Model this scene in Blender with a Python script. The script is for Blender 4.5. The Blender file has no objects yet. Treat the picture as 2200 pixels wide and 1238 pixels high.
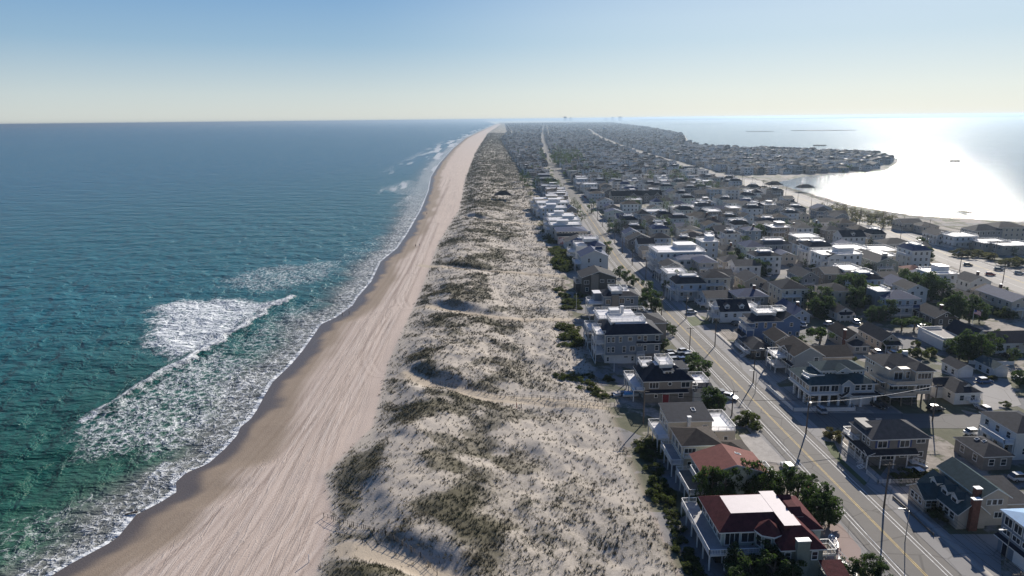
import bpy, math, random
import numpy as np
from mathutils import Matrix, Vector

random.seed(7); RNG = np.random.default_rng(7)
S = bpy.context.scene
COL = S.collection

# ------------------------------------------------------------------ camera
F = 1467.0; CH = 75.0; P = math.radians(13.9); ROLL = math.radians(0.6); YAW = math.radians(2.698)
def ray(px, py):
    u = px - 1100; v = py - 619
    c, s = math.cos(ROLL), math.sin(ROLL)
    u, v = c*u - s*v, s*u + c*v
    fx = u; fy = F*math.cos(P) - v*math.sin(P); fz = -(F*math.sin(P) + v*math.cos(P))
    c, s = math.cos(YAW), math.sin(YAW)
    return Vector((c*fx + s*fy, -s*fx + c*fy, fz))
def at(px, py, z=0.0):
    d = ray(px, py); t = (z - CH)/d.z
    return d.x*t, d.y*t
cam = bpy.data.cameras.new('camera'); camo = bpy.data.objects.new('camera', cam); COL.objects.link(camo)
fw = ray(1100, 619).normalized(); rt = (ray(1101, 619) - ray(1100, 619)).normalized(); up = rt.cross(fw)
M = Matrix.Identity(4)
for i in range(3):
    M[i][0] = rt[i]; M[i][1] = up[i]; M[i][2] = -fw[i]
M[2][3] = CH
camo.matrix_world = M
cam.sensor_width = 36; cam.lens = F/2200*36; cam.clip_start = 1; cam.clip_end = 200000
S.camera = camo

# ------------------------------------------------------------------ light
SKY = 1.0      # the sky texture is scaled by 0.055 below
SUN_EL = math.radians(25.5); SUN_AZ = math.radians(29.5 + 2.7)       # azimuth clockwise from +Y
w = bpy.data.worlds.new('World'); S.world = w; w.use_nodes = True
nt = w.node_tree; bg = nt.nodes['Background']
sky = nt.nodes.new('ShaderNodeTexSky'); sky.sky_type = 'NISHITA'; sky.sun_disc = False
sky.sun_elevation = SUN_EL; sky.sun_rotation = SUN_AZ
sky.altitude = 0; sky.air_density = 1.0; sky.dust_density = 0.2; sky.ozone_density = 2.0
# the clear autumn sky: Nishita, its glare round the sun rolled off, blended with the pale-to-blue haze gradient of this day
def _vm(op, a, b=None):
    n = nt.nodes.new('ShaderNodeVectorMath'); n.operation = op
    for i, q in enumerate((a, b)):
        if q is None: continue
        if hasattr(q, 'is_linked'): nt.links.new(q, n.inputs[i])
        else: n.inputs[i].default_value = q
    return n.outputs[0]
_n = _vm('MULTIPLY', sky.outputs[0], (0.055, 0.055, 0.058))
_n = _vm('DIVIDE', _n, _vm('ADD', _vm('MULTIPLY', _n, (0.75, 0.75, 0.75)), (1, 1, 1)))
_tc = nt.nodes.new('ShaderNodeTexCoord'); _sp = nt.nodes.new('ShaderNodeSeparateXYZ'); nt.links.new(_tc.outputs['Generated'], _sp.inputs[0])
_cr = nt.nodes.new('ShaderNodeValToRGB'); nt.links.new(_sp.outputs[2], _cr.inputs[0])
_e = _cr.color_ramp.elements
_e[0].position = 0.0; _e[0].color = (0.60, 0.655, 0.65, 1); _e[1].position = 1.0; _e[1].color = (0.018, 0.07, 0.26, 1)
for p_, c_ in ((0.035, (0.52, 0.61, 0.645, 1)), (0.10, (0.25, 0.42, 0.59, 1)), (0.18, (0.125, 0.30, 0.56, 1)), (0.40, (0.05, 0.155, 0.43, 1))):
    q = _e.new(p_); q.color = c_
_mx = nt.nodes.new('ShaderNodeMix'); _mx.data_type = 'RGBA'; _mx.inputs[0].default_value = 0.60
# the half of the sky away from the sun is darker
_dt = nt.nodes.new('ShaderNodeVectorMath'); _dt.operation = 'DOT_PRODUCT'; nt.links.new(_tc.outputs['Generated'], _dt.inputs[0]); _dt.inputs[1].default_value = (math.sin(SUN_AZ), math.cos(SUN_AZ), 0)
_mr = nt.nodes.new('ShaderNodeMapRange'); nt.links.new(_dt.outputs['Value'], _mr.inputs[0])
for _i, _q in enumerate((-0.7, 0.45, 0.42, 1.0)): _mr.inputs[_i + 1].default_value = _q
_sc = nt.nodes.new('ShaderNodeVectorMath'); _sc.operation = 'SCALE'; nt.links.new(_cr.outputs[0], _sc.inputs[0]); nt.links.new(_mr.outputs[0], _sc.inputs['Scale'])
# pale glow round the sun's bearing, strongest above the horizon band
_g1 = nt.nodes.new('ShaderNodeMapRange'); _g1.interpolation_type = 'SMOOTHSTEP'; nt.links.new(_dt.outputs['Value'], _g1.inputs[0]); _g1.inputs[1].default_value = 0.72; _g1.inputs[2].default_value = 1.02
_g2 = nt.nodes.new('ShaderNodeMapRange'); nt.links.new(_sp.outputs[2], _g2.inputs[0])
for _i, _q in enumerate((0.0, 0.13, 0.25, 1.0)): _g2.inputs[_i + 1].default_value = _q
_g3 = nt.nodes.new('ShaderNodeMath'); _g3.operation = 'MULTIPLY'; nt.links.new(_g1.outputs[0], _g3.inputs[0]); nt.links.new(_g2.outputs[0], _g3.inputs[1])
_g4 = nt.nodes.new('ShaderNodeVectorMath'); _g4.operation = 'SCALE'; _g4.inputs[0].default_value = (0.28, 0.25, 0.17); nt.links.new(_g3.outputs[0], _g4.inputs['Scale'])
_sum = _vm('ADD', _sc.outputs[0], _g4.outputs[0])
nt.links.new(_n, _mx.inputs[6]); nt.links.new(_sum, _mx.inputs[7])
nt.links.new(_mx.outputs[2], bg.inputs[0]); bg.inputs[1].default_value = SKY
sl = bpy.data.lights.new('sun', 'SUN'); so = bpy.data.objects.new('sun', sl); COL.objects.link(so)
sl.energy = 4.8; sl.angle = math.radians(0.5); sl.color = (1, 0.93, 0.83)
sd = Vector((math.sin(SUN_AZ)*math.cos(SUN_EL), math.cos(SUN_AZ)*math.cos(SUN_EL), math.sin(SUN_EL)))
so.rotation_euler = sd.to_track_quat('Z', 'Y').to_euler()
S.view_settings.view_transform = 'Standard'; S.view_settings.look = 'None'
S.view_settings.exposure = 0.45; S.view_settings.gamma = 1.0
S.cycles.use_denoising = True
S.cycles.max_bounces = 6; S.cycles.transparent_max_bounces = 8; S.cycles.volume_bounces = 0
S.cycles.sample_clamp_indirect = 8

# ------------------------------------------------------------------ helpers
def mix_rgb(N, L, fac, a, b, mode='MIX'):
    m = N.new('ShaderNodeMix'); m.data_type = 'RGBA'; m.blend_type = mode
    for sock, v in ((m.inputs[0], fac), (m.inputs[6], a), (m.inputs[7], b)):
        if hasattr(v, 'is_linked'): L.new(v, sock)
        elif isinstance(v, (int, float)): sock.default_value = v
        else: sock.default_value = (*v, 1)
    return m.outputs[2]
def mth(N, L, op, a, b=None, c=None, clamp=False):
    m = N.new('ShaderNodeMath'); m.operation = op; m.use_clamp = clamp
    for i, v in enumerate((a, b, c)):
        if v is None: continue
        if hasattr(v, 'is_linked'): L.new(v, m.inputs[i])
        else: m.inputs[i].default_value = v
    return m.outputs[0]
def sstep(N, L, v, lo, hi):
    m = N.new('ShaderNodeMapRange'); m.interpolation_type = 'SMOOTHSTEP'
    L.new(v, m.inputs[0]); m.inputs[1].default_value = lo; m.inputs[2].default_value = hi
    return m.outputs[0]
def noise(N, L, vec, scale, detail=4, rough=0.55, dist=0.0, out=0):
    n = N.new('ShaderNodeTexNoise'); n.inputs['Scale'].default_value = scale; n.inputs['Detail'].default_value = detail
    n.inputs['Roughness'].default_value = rough; n.inputs['Distortion'].default_value = dist
    if vec is not None: L.new(vec, n.inputs['Vector'])
    return n.outputs[out]
def scaled(N, L, vec, s, rot=(0, 0, 0)):
    m = N.new('ShaderNodeMapping'); L.new(vec, m.inputs[0]); m.inputs['Scale'].default_value = s; m.inputs['Rotation'].default_value = rot
    return m.outputs[0]
def attr(N, name):
    a = N.new('ShaderNodeAttribute'); a.attribute_name = name; return a.outputs['Fac']
def bump(N, L, h, strength, dist, normal=None):
    b = N.new('ShaderNodeBump'); L.new(h, b.inputs['Height']); b.inputs['Strength'].default_value = strength; b.inputs['Distance'].default_value = dist
    if normal is not None: L.new(normal, b.inputs['Normal'])
    return b.outputs[0]
def newmat(name):
    m = bpy.data.materials.new(name); m.use_nodes = True
    N = m.node_tree.nodes; L = m.node_tree.links; b = N['Principled BSDF']
    tc = N.new('ShaderNodeTexCoord')
    return m, N, L, b, tc.outputs['Object']
MATS = {}
def mat(name, col, rough=0.6, var=0.12, scale=0.6, bmp=0.0, bscale=3.0, spec=0.3, clap=0, metal=0.0):
    """painted / shingled surface: mottled colour, fine grain and, for siding, clapboard grooves"""
    m, N, L, b, v = newmat(name)
    n1 = noise(N, L, v, scale, 5, 0.6); n2 = noise(N, L, v, scale*9, 3, 0.6)
    f = mth(N, L, 'MULTIPLY_ADD', n2, 0.5, mth(N, L, 'MULTIPLY', n1, 0.5))
    lo = tuple(c*(1 - var*1.6) for c in col); hi = tuple(min(1, c*(1 + var*1.6)) for c in col)
    c = mix_rgb(N, L, sstep(N, L, f, 0.28, 0.72), lo, hi)
    L.new(c, b.inputs['Base Color']); b.inputs['Roughness'].default_value = rough
    b.inputs['Specular IOR Level'].default_value = spec; b.inputs['Metallic'].default_value = metal
    if clap:
        wv = N.new('ShaderNodeTexWave'); wv.wave_type = 'BANDS'; wv.bands_direction = 'Z'; wv.wave_profile = 'SAW'
        L.new(v, wv.inputs[0]); wv.inputs['Scale'].default_value = clap
        L.new(bump(N, L, wv.outputs['Fac'], 0.5, 0.03), b.inputs['Normal'])
    elif bmp:
        L.new(bump(N, L, noise(N, L, v, bscale, 4, 0.7), bmp, 0.1), b.inputs['Normal'])
    MATS[name] = m
    return m

def tag(o, label=None, cat=None, group=None, kind=None):
    if label: o['label'] = label
    if cat: o['category'] = cat
    if group: o['group'] = group
    if kind: o['kind'] = kind
    return o
def empty(name, loc=(0, 0, 0), rz=0.0):
    o = bpy.data.objects.new(name, None); COL.objects.link(o); o.location = loc; o.rotation_euler = (0, 0, rz); o.empty_display_size = 1
    return o
def link(name, me, parent=None, loc=None):
    o = bpy.data.objects.new(name, me); COL.objects.link(o)
    if parent is not None: o.parent = parent
    if loc is not None: o.location = loc
    return o
def copy_tree(o, parent=None):
    c = o.copy(); COL.objects.link(c)
    if parent is not None: c.parent = parent
    for ch in o.children: copy_tree(ch, c)
    return c
def np_mesh(name, V, Fc, mats, mi=None, attrs=None, smooth=False, uniform=4):
    """mesh from numpy arrays: V (n,3), Fc (m,k)"""
    me = bpy.data.meshes.new(name)
    V = np.asarray(V, np.float32); Fc = np.asarray(Fc, np.int32); m, k = Fc.shape
    me.vertices.add(len(V)); me.vertices.foreach_set('co', V.ravel())
    me.loops.add(m*k); me.loops.foreach_set('vertex_index', Fc.ravel())
    me.polygons.add(m); me.polygons.foreach_set('loop_start', np.arange(0, m*k, k, dtype=np.int32))
    for x in mats: me.materials.append(x)
    if mi is not None: me.polygons.foreach_set('material_index', np.asarray(mi, np.int32))
    if smooth: me.polygons.foreach_set('use_smooth', np.ones(m, bool))
    for an, av in (attrs or {}).items():
        a = me.attributes.new(an, 'FLOAT', 'POINT'); a.data.foreach_set('value', np.asarray(av, np.float32).ravel())
    me.update(calc_edges=True)
    return me
def grid_faces(nr, nc):
    i = np.arange(nr*nc).reshape(nr, nc)
    return np.stack([i[:-1, :-1], i[:-1, 1:], i[1:, 1:], i[1:, :-1]], -1).reshape(-1, 4)
def _h(ix, iy, s):
    n = np.sin(ix*127.1 + iy*311.7 + s*74.7)*43758.5453
    return n - np.floor(n)
def vnoise(x, y, s=0):
    x = np.asarray(x, float); y = np.asarray(y, float)
    ix = np.floor(x); iy = np.floor(y); fx = x - ix; fy = y - iy
    fx = fx*fx*(3 - 2*fx); fy = fy*fy*(3 - 2*fy)
    a = _h(ix, iy, s); b = _h(ix + 1, iy, s); c = _h(ix, iy + 1, s); d = _h(ix + 1, iy + 1, s)
    return a + (b - a)*fx + (c - a)*fy + (a - b - c + d)*fx*fy
def fbm(x, y, s=0, o=4):
    t = 0; a = 0.5; n = 0
    for i in range(o):
        t = t + a*vnoise(x, y, s + i); n += a; a *= 0.5; x = x*2.03; y = y*2.03
    return t/n
def smst(x, a, b):
    t = np.clip((x - a)/(b - a), 0, 1); return t*t*(3 - 2*t)
def seg_dist(X, Y, pts):
    d = np.full(np.shape(X), 1e9)
    for (x0, y0), (x1, y1) in zip(pts[:-1], pts[1:]):
        dx, dy = x1 - x0, y1 - y0
        t = np.clip(((X - x0)*dx + (Y - y0)*dy)/(dx*dx + dy*dy + 1e-9), 0, 1)
        d = np.minimum(d, np.hypot(X - x0 - t*dx, Y - y0 - t*dy))
    return d
def in_poly(X, Y, pts):
    r = np.zeros(np.shape(X), bool); n = len(pts)
    for i in range(n):
        x0, y0 = pts[i]; x1, y1 = pts[(i + 1) % n]
        if y0 == y1: continue
        c = ((y0 > Y) != (y1 > Y)) & (X < (x1 - x0)*(Y - y0)/(y1 - y0) + x0)
        r ^= c
    return r
def poly_sd(X, Y, pts):      # positive inside
    d = seg_dist(X, Y, pts + [pts[0]])
    return np.where(in_poly(X, Y, pts), d, -d)

# ------------------------------------------------------------------ plan of the island, measured on the ground
SEA = -1.2; BAYZ = -0.8
_sh = [at(*p, SEA) for p in [(109,1238),(153,1211),(232,1169),(254,1154),(293,1106),(344,1080),(379,1058),(378,1036),(399,1017),(448,996),(483,965),(510,935),(516,919),
       (539,900),(553,880),(569,849),(587,820),(627,782),(654,749),(690,697),(722,682),(758,656),(769,638),(798,605),(818,562),(853,534),(874,504),(905,450),(921,410),(926,380),
       (945,350),(972,320),(1000,297),(1040,278)]]
SHY = np.array([20] + [p[1] for p in _sh] + [12000, 16000]); SHX = np.array([-84] + [p[0] for p in _sh] + [330, 600])
def shore(y): return np.interp(y, SHY, SHX)
def road(y): return np.interp(y, [0, 300, 360, 500, 640, 770, 940, 1515, 2500, 4186, 8000, 14000], [73.5, 73.5, 75, 84, 93, 99, 108, 152, 235, 390, 760, 1300])
def toe(y): return np.interp(y, [0, 118, 124, 137, 160, 207, 306, 428, 588, 932, 1578, 4041, 12000], [-30, -30, -32, -36, -29, -31, -28, -27, -18, -18, -8, 60, 420])
def edge(y): return np.interp(y, [0, 99, 240, 363, 500, 648, 1200, 2650, 4186, 12000], [31, 31, 33, 42, 46, 55, 62, 85, 180, 470])
def bay(y): return np.interp(y, [0, 440, 470, 509, 576, 671, 789, 871, 950, 1088, 1200, 1282, 1500, 1713, 2154, 3020, 5237, 12000],
                             [470, 440, 383, 334, 322, 331, 344, 420, 573, 675, 745, 771, 690, 573, 660, 904, 1300, 2300])
def blvd(y): return np.interp(y, [0, 308, 341, 382, 495, 653, 873, 1306, 1966, 3000, 5000], [205, 250, 254, 262, 284, 304, 319, 345, 400, 520, 800])
PATHS = [[(870,812),(930,838),(1000,853),(1070,868),(1180,873),(1330,884)], [(735,1188),(800,1203),(870,1222),(960,1262)],
         [(905,663),(950,670),(1020,684),(1100,692),(1230,692)], [(905,569),(950,578),(1030,588),(1120,592),(1230,598)], [(1000,470),(1060,480),(1190,488)]]
PATHW = [[at(*p) for p in q] for q in PATHS]
BLOB = [  # denser beach grass: centre pixel, half sizes in metres, strength
    (880,890,11,5,.9), (985,862,9,3.5,1.0), (1020,1040,6,12,.7), (960,1130,10,7,.6), (1090,1060,9,14,.45), (800,1010,10,8,.5), (1130,1190,12,9,.45),
    (800,1230,7,3,.8), (985,690,9,6,1.0), (985,630,12,9,.9), (1000,570,13,12,.9), (980,520,12,18,1.0), (900,690,7,6,.5), (900,770,11,9,.6), (1000,740,9,6,.7),
    (970,810,9,5,.7), (1090,700,8,4,.6), (1060,560,10,20,.7), (1040,500,14,26,.9), (1050,440,14,40,.9), (1100,500,8,30,.6)]
def dune_h(X, Y):
    t = (X - toe(Y))/(edge(Y) - toe(Y))
    w = smst(t, -0.02, 0.22)
    prof = w*(1.0 + 2.6*np.exp(-((t - 0.3)/0.25)**2))*(1 - smst(t, 0.9, 1.25))
    hum = (fbm(X/16 + 3, Y/16, 1, 4) - 0.5)*2.5 + (fbm(X/4.5, Y/6, 5, 3) - 0.5)*1.3
    h = prof + w*hum*(1 - smst(t, 0.85, 1.1))
    for q in PATHW:
        d = seg_dist(X, Y, q)
        k = smst(d, 1.2, 7.0)
        h = h*k + (1 - k)*np.minimum(h, 1.3)
    return np.maximum(h, -0.1)
def ground_z(X, Y):
    s = shore(Y); u = X - s
    beach = SEA + 1.2*smst(u, 0, 22)*0.75 + 0.25*smst(u, 22, 34)*1.2 - 0.09*np.maximum(-u, 0)
    berm = (fbm(X/3, Y/40, 9, 3) - 0.5)*0.25*smst(u, 14, 24)
    z = beach + berm + dune_h(X, Y)
    return z
def veg_d(X, Y):
    t = (X - toe(Y))/(edge(Y) - toe(Y))
    inside = smst(t, 0.0, 0.06)*(1 - smst(t, 1.0, 1.08))
    n = fbm(X/9 + 7, Y/9, 21, 4)
    t2 = smst(t, .55, .8); d = 0.08 + .06*t2 + 0.68*smst(n, 0.43, 0.64)*(1 - .5*t2)
    d = d + 0.45*smst(Y, 450, 1000)
    for px, py, rx, ry, s in BLOB:
        x0, y0 = at(px, py, 2)
        n2 = 1.5*(fbm(X/5, Y/5, px % 13, 3) - .5)
        d = d + .62*s*np.exp(-(((X - x0)/rx)**2 + ((Y - y0)/ry)**2)*1.2 + n2)
    for q in PATHW: d = d*smst(seg_dist(X, Y, q), 1.8, 3.5)
    return np.clip(d*inside, 0, 1.3)

# ------------------------------------------------------------------ ground sheet
ys = [30.0]
while ys[-1] < 15500: ys.append(ys[-1] + max(0.65, ys[-1]*0.0042))
ys = np.array(ys)
a = np.concatenate([np.linspace(-0.6, 0, 8)[:-1], np.linspace(0, 1, 150)])
b = np.array([0.02, 0.05, 0.1, 0.2, 0.35, 0.5, 0.65, 0.8, 0.9, 0.96, 0.985, 1.0, 1.01, 1.03])
Yg = np.repeat(ys[:, None], len(a) + len(b), 1)
sx = shore(ys)[:, None]; ex = edge(ys)[:, None] + 3; bx = bay(ys)[:, None]
Xg = np.concatenate([sx + a[None]*(ex - sx), ex + b[None]*(bx - ex)], 1)
Zg = ground_z(Xg, Yg)
tb = (Xg - bx)
Zg = np.where(Xg > ex + 0.01, np.minimum(0.0, -2.0*smst(tb, -3, 6)), Zg)
u = Xg - shore(Yg)
wetn = (fbm(Xg/14 + 2, Yg/10, 31, 3) - 0.5)*9
wet = 1 - smst(u + wetn*smst(u, 0, 4), 2.0, 6.5)
damp = 1 - smst(u + (fbm(Xg/10, Yg/30, 33, 3) - .5)*9, 9, 16)
vegm = veg_d(Xg, Yg)
pathm = np.zeros_like(Xg)
for q in PATHW: pathm = np.maximum(pathm, 1 - smst(seg_dist(Xg, Yg, q), 1.5, 3.0))
town = smst(Xg - edge(Yg), -1.5, 2.5)
RUTS = []
for q in [[(250,1262),(420,1130),(560,985),(640,900),(720,780),(800,650),(850,590),(880,520),(930,420),(960,370)], [(330,1262),(470,1120),(590,985),(670,890),(742,780),(812,660),(862,590),(893,520),(940,420),(968,370)],
          [(430,1262),(560,1090),(640,950),(700,860),(765,750),(830,640),(880,560),(910,480),(955,400)], [(520,1262),(640,1120),(680,1040),(705,930),(770,820),(820,730),(860,650),(900,560),(930,480)],
          [(180,1262),(330,1160),(500,1010),(600,900),(690,770),(760,670),(820,600),(860,530)], [(600,1262),(672,1180),(700,1110),(735,1150),(800,1200)], [(860,812),(805,806),(788,775),(800,735),(850,660)], [(905,663),(870,664),(858,640),(880,590)]]:
    w_ = np.array([at(*p, -.3) for p in q]); tt = np.linspace(0, 1, len(w_)); fine = np.linspace(0, 1, 60); w2 = np.stack([np.interp(fine, tt, w_[:, k]) for k in (0, 1)], 1)
    for _ in range(6): w2[1:-1] = (w2[:-2] + w2[1:-1]*2 + w2[2:])/4
    RUTS.append([tuple(p) for p in w2])
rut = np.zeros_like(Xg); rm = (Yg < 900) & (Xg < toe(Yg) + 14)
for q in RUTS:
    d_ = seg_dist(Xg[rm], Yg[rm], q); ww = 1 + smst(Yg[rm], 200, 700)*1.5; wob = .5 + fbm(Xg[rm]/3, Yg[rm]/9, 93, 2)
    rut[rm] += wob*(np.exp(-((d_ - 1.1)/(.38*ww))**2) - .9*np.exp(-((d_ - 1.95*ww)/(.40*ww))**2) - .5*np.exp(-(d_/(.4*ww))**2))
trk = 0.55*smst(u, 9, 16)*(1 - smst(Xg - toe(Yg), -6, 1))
m, N, L, pb, v = newmat('ground_sand')
n_big = noise(N, L, v, 0.05, 5, 0.6); n_mid = noise(N, L, v, 0.5, 5, 0.65); n_fine = noise(N, L, v, 3.0, 4, 0.7)
dry = mix_rgb(N, L, n_mid, (0.42, 0.365, 0.30), (0.56, 0.50, 0.43))
dry = mix_rgb(N, L, sstep(N, L, n_fine, 0.35, 0.75), dry, (0.40, 0.35, 0.29))
beach = mix_rgb(N, L, n_big, (0.47, 0.375, 0.31), (0.60, 0.49, 0.415))
# wheel tracks run along the beach
vt = scaled(N, L, v, (0.30, 0.008, 1)); tr1 = noise(N, L, vt, 1.6, 4, 0.65, 0.5)
vt2 = scaled(N, L, v, (0.30, 0.012, 1), (0, 0, 0.07)); tr2 = noise(N, L, vt2, 2.6, 2, 0.5, 0.3)
line = mth(N, L, 'SUBTRACT', 1.0, sstep(N, L, mth(N, L, 'ABSOLUTE', mth(N, L, 'SUBTRACT', tr1, 0.5)), 0.0, 0.035))
line2 = mth(N, L, 'SUBTRACT', 1.0, sstep(N, L, mth(N, L, 'ABSOLUTE', mth(N, L, 'SUBTRACT', tr2, 0.47)), 0.0, 0.03))
lines = mth(N, L, 'MULTIPLY', mth(N, L, 'MAXIMUM', line, line2), attr(N, 'track'))
beach = mix_rgb(N, L, mth(N, L, 'MULTIPLY', lines, 0.6), beach, (0.62, 0.54, 0.47))
ln3 = mth(N, L, 'MULTIPLY', mth(N, L, 'SUBTRACT', 1.0, sstep(N, L, mth(N, L, 'ABSOLUTE', mth(N, L, 'SUBTRACT', tr1, 0.465)), 0.0, 0.03)), attr(N, 'track'))
beach = mix_rgb(N, L, mth(N, L, 'MULTIPLY', ln3, 0.55), beach, (0.26, 0.20, 0.165))
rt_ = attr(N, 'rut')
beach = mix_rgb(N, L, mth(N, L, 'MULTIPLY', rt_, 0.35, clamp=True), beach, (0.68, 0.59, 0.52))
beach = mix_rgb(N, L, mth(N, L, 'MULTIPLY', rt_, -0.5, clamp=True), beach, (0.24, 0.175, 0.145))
dark = mth(N, L, 'MULTIPLY', sstep(N, L, noise(N, L, scaled(N, L, v, (1, 0.3, 1)), 1.1, 6, 0.75), 0.60, 0.75), 0.4)
beach = mix_rgb(N, L, dark, beach, (0.27, 0.23, 0.185))
dunef = sstep(N, L, attr(N, 'dune'), 0.2, 0.8)
c = mix_rgb(N, L, dunef, beach, dry)
c = mix_rgb(N, L, mth(N, L, 'MULTIPLY', attr(N, 'damp'), 0.85), c, mix_rgb(N, L, n_mid, (0.22, 0.165, 0.115), (0.30, 0.235, 0.17)))
vegc = mix_rgb(N, L, n_mid, (0.075, 0.068, 0.04), (0.16, 0.14, 0.09))
vm = mth(N, L, 'MULTIPLY', attr(N, 'veg'), sstep(N, L, mth(N, L, 'MULTIPLY_ADD', n_fine, 0.6, mth(N, L, 'MULTIPLY_ADD', attr(N, 'veg'), 0.42, mth(N, L, 'MULTIPLY', noise(N, L, scaled(N, L, v, (1, .6, 1)), 0.9, 4, .7), 0.6))), 0.66, 0.92))
c = mix_rgb(N, L, mth(N, L, 'MULTIPLY', vm, 0.95, clamp=True), c, vegc)
c = mix_rgb(N, L, attr(N, 'path'), c, mix_rgb(N, L, n_fine, (0.44, 0.36, 0.26), (0.56, 0.47, 0.36)))
vl = N.new('ShaderNodeTexVoronoi'); vl.inputs['Scale'].default_value = 0.062; vl.distance = 'CHEBYCHEV'; L.new(v, vl.inputs['Vector']); sl_ = N.new('ShaderNodeSeparateColor'); L.new(vl.outputs['Color'], sl_.inputs[0])
tw = mix_rgb(N, L, sstep(N, L, n_mid, .35, .7), (0.24, 0.21, 0.18), (0.37, 0.325, 0.28))
tw = mix_rgb(N, L, sstep(N, L, sl_.outputs[0], .5, .56), tw, mix_rgb(N, L, n_mid, (0.15, 0.145, 0.145), (0.25, 0.24, 0.235)))
grn = mix_rgb(N, L, n_mid, (0.05, 0.062, 0.03), (0.125, 0.12, 0.06))
tw = mix_rgb(N, L, mth(N, L, 'MULTIPLY', sstep(N, L, mth(N, L, 'MULTIPLY_ADD', sl_.outputs[1], .35, noise(N, L, v, 0.13, 5, 0.7)), 0.66, 0.76), .9), tw, grn)
c = mix_rgb(N, L, attr(N, 'town'), c, tw)
wetc = mix_rgb(N, L, attr(N, 'wet'), c, (0.115, 0.095, 0.085))
L.new(wetc, pb.inputs['Base Color'])
L.new(mth(N, L, 'MULTIPLY_ADD', attr(N, 'wet'), -0.55, 0.9), pb.inputs['Roughness'])
pb.inputs['Specular IOR Level'].default_value = 0.25
h1 = mth(N, L, 'MULTIPLY_ADD', mth(N, L, 'SUBTRACT', lines, ln3), 0.5, mth(N, L, 'MULTIPLY', n_fine, 0.6))
L.new(bump(N, L, h1, 0.55, 0.25), pb.inputs['Normal'])
dn = (town < 0.5)*smst((Xg - toe(Yg)), -1, 3)
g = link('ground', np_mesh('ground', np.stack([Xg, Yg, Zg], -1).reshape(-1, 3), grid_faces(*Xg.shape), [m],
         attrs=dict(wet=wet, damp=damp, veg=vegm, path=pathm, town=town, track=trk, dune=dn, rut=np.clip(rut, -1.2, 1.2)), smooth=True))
tag(g, kind='structure')

# ------------------------------------------------------------------ ocean
ys = [20.0]
while ys[-1] < 60000: ys.append(ys[-1] + max(0.8, ys[-1]*0.0045 if ys[-1] < 1500 else ys[-1]*0.02))
ys = np.array(ys)
us = [0.0]
while us[-1] < 60000: us.append(us[-1] + max(0.8, us[-1]*0.012 if us[-1] < 250 else us[-1]*0.06))
us = np.array(us)
Yo = np.repeat(ys[:, None], len(us), 1); Xo = shore(np.minimum(ys, 12000))[:, None] - us[None]
U = np.repeat(us[None], len(ys), 0)
W = lambda pts: [at(*p, SEA) for p in pts]
CREST = W([(225,885),(300,835),(365,797),(440,752),(520,702),(580,664),(618,640)])
foam = np.zeros_like(Xo)
def zone(pts, s, soft):
    global foam
    sdv = poly_sd(Xo, Yo, W(pts)) + (fbm(Xo/7, Yo/7, 3, 3) - .5)*10
    foam = np.maximum(foam, s*smst(sdv, -soft, soft))
zone([(612,642),(560,652),(480,640),(400,645),(335,655),(320,700),(318,745),(370,792),(440,750),(520,700)], 0.84, 7)
zone([(365,797),(300,830),(240,870),(170,915),(130,950),(200,985),(330,985),(430,960),(510,900),(560,850),(590,800),(520,760),(470,745)], 0.55, 7)
zone([(600,665),(690,640),(700,670),(640,740),(590,800),(520,860),(480,800),(500,740),(560,690)], 0.42, 7)
zone([(470,600),(560,575),(720,558),(740,575),(690,605),(560,630),(480,618)], 0.46, 8)
zone([(-20,1130),(100,1090),(200,1060),(330,1030),(330,1070),(260,1130),(120,1238),(-20,1260)], 0.36, 6)
zone([(300,1025),(345,996),(430,988),(440,1000),(380,1012),(320,1032)], 0.62, 2)
zone([(810,405),(880,385),(925,395),(925,430),(860,420)], 0.40, 10)
zone([(700,560),(780,520),(850,490),(870,500),(800,570),(740,600)], 0.28, 8)
wbx = (fbm(Xo/9, Yo/9, 85, 3) - .5)*7; wby = (fbm(Xo/9, Yo/9, 87, 3) - .5)*7
cd = seg_dist(Xo + wbx, Yo + wby, CREST[2:]); cw = 0.4 + 2.2*fbm(Xo/2.2, Yo/2.2, 81, 3); foam = np.maximum(foam, 1.05*(1 - smst(cd, cw*.7, cw*1.7)))
cd2 = seg_dist(Xo, Yo, W([(180,905),(260,856),(365,797)])); foam = np.maximum(foam, 0.8*(1 - smst(cd2, 0.5, 3)))
# swash at the edge: lace, with a bright last lip
sw = 6 + 13*fbm(Yo/22, Yo*0, 41, 3) + 12*smst(Yo, 300, 800)
foam = np.maximum(foam, 0.50*(1 - smst(U, sw*0.4, sw*1.4)))
foam = np.maximum(foam, 0.9*(1 - smst(U, 0.7, 2.0)))
far = smst(Yo, 500, 800)
foam = np.maximum(foam, far*0.75*smst(fbm(Yo/160, U/18, 51, 3), 0.46, 0.64)*(1 - smst(U, 30, 110)))
film = (1 - smst(U, sw*0.5, sw*1.6))*(1 - 0.6*far)
swl = lambda X, Y, k, th: np.sin((X*math.cos(th) + Y*math.sin(th))*k + 3*fbm(X/60, Y/60, 61, 2))
near = 1 - smst(np.hypot(Xo, Yo), 250, 900)
Zo = SEA + (0.16*swl(Xo, Yo, 0.42, 0.55) + 0.10*swl(Xo, Yo, 0.8, 0.2) + .22*(fbm(Xo/5, Yo/9, 63, 3) - .5))*near*smst(U, 2, 14)
cs = seg_dist(Xo + wbx, Yo + wby, CREST)
Zo = Zo + (0.5 + 0.9*fbm(Xo/6, Yo/6, 83, 3))*np.exp(-(cs/1.9)**2)*smst(U, 3, 10) + 0.5*np.exp(-(cs/5)**2)
Zo = np.where(U < 0.4, SEA + 0.02, Zo)
m, N, L, pb, v = newmat('ocean_water')
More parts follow.
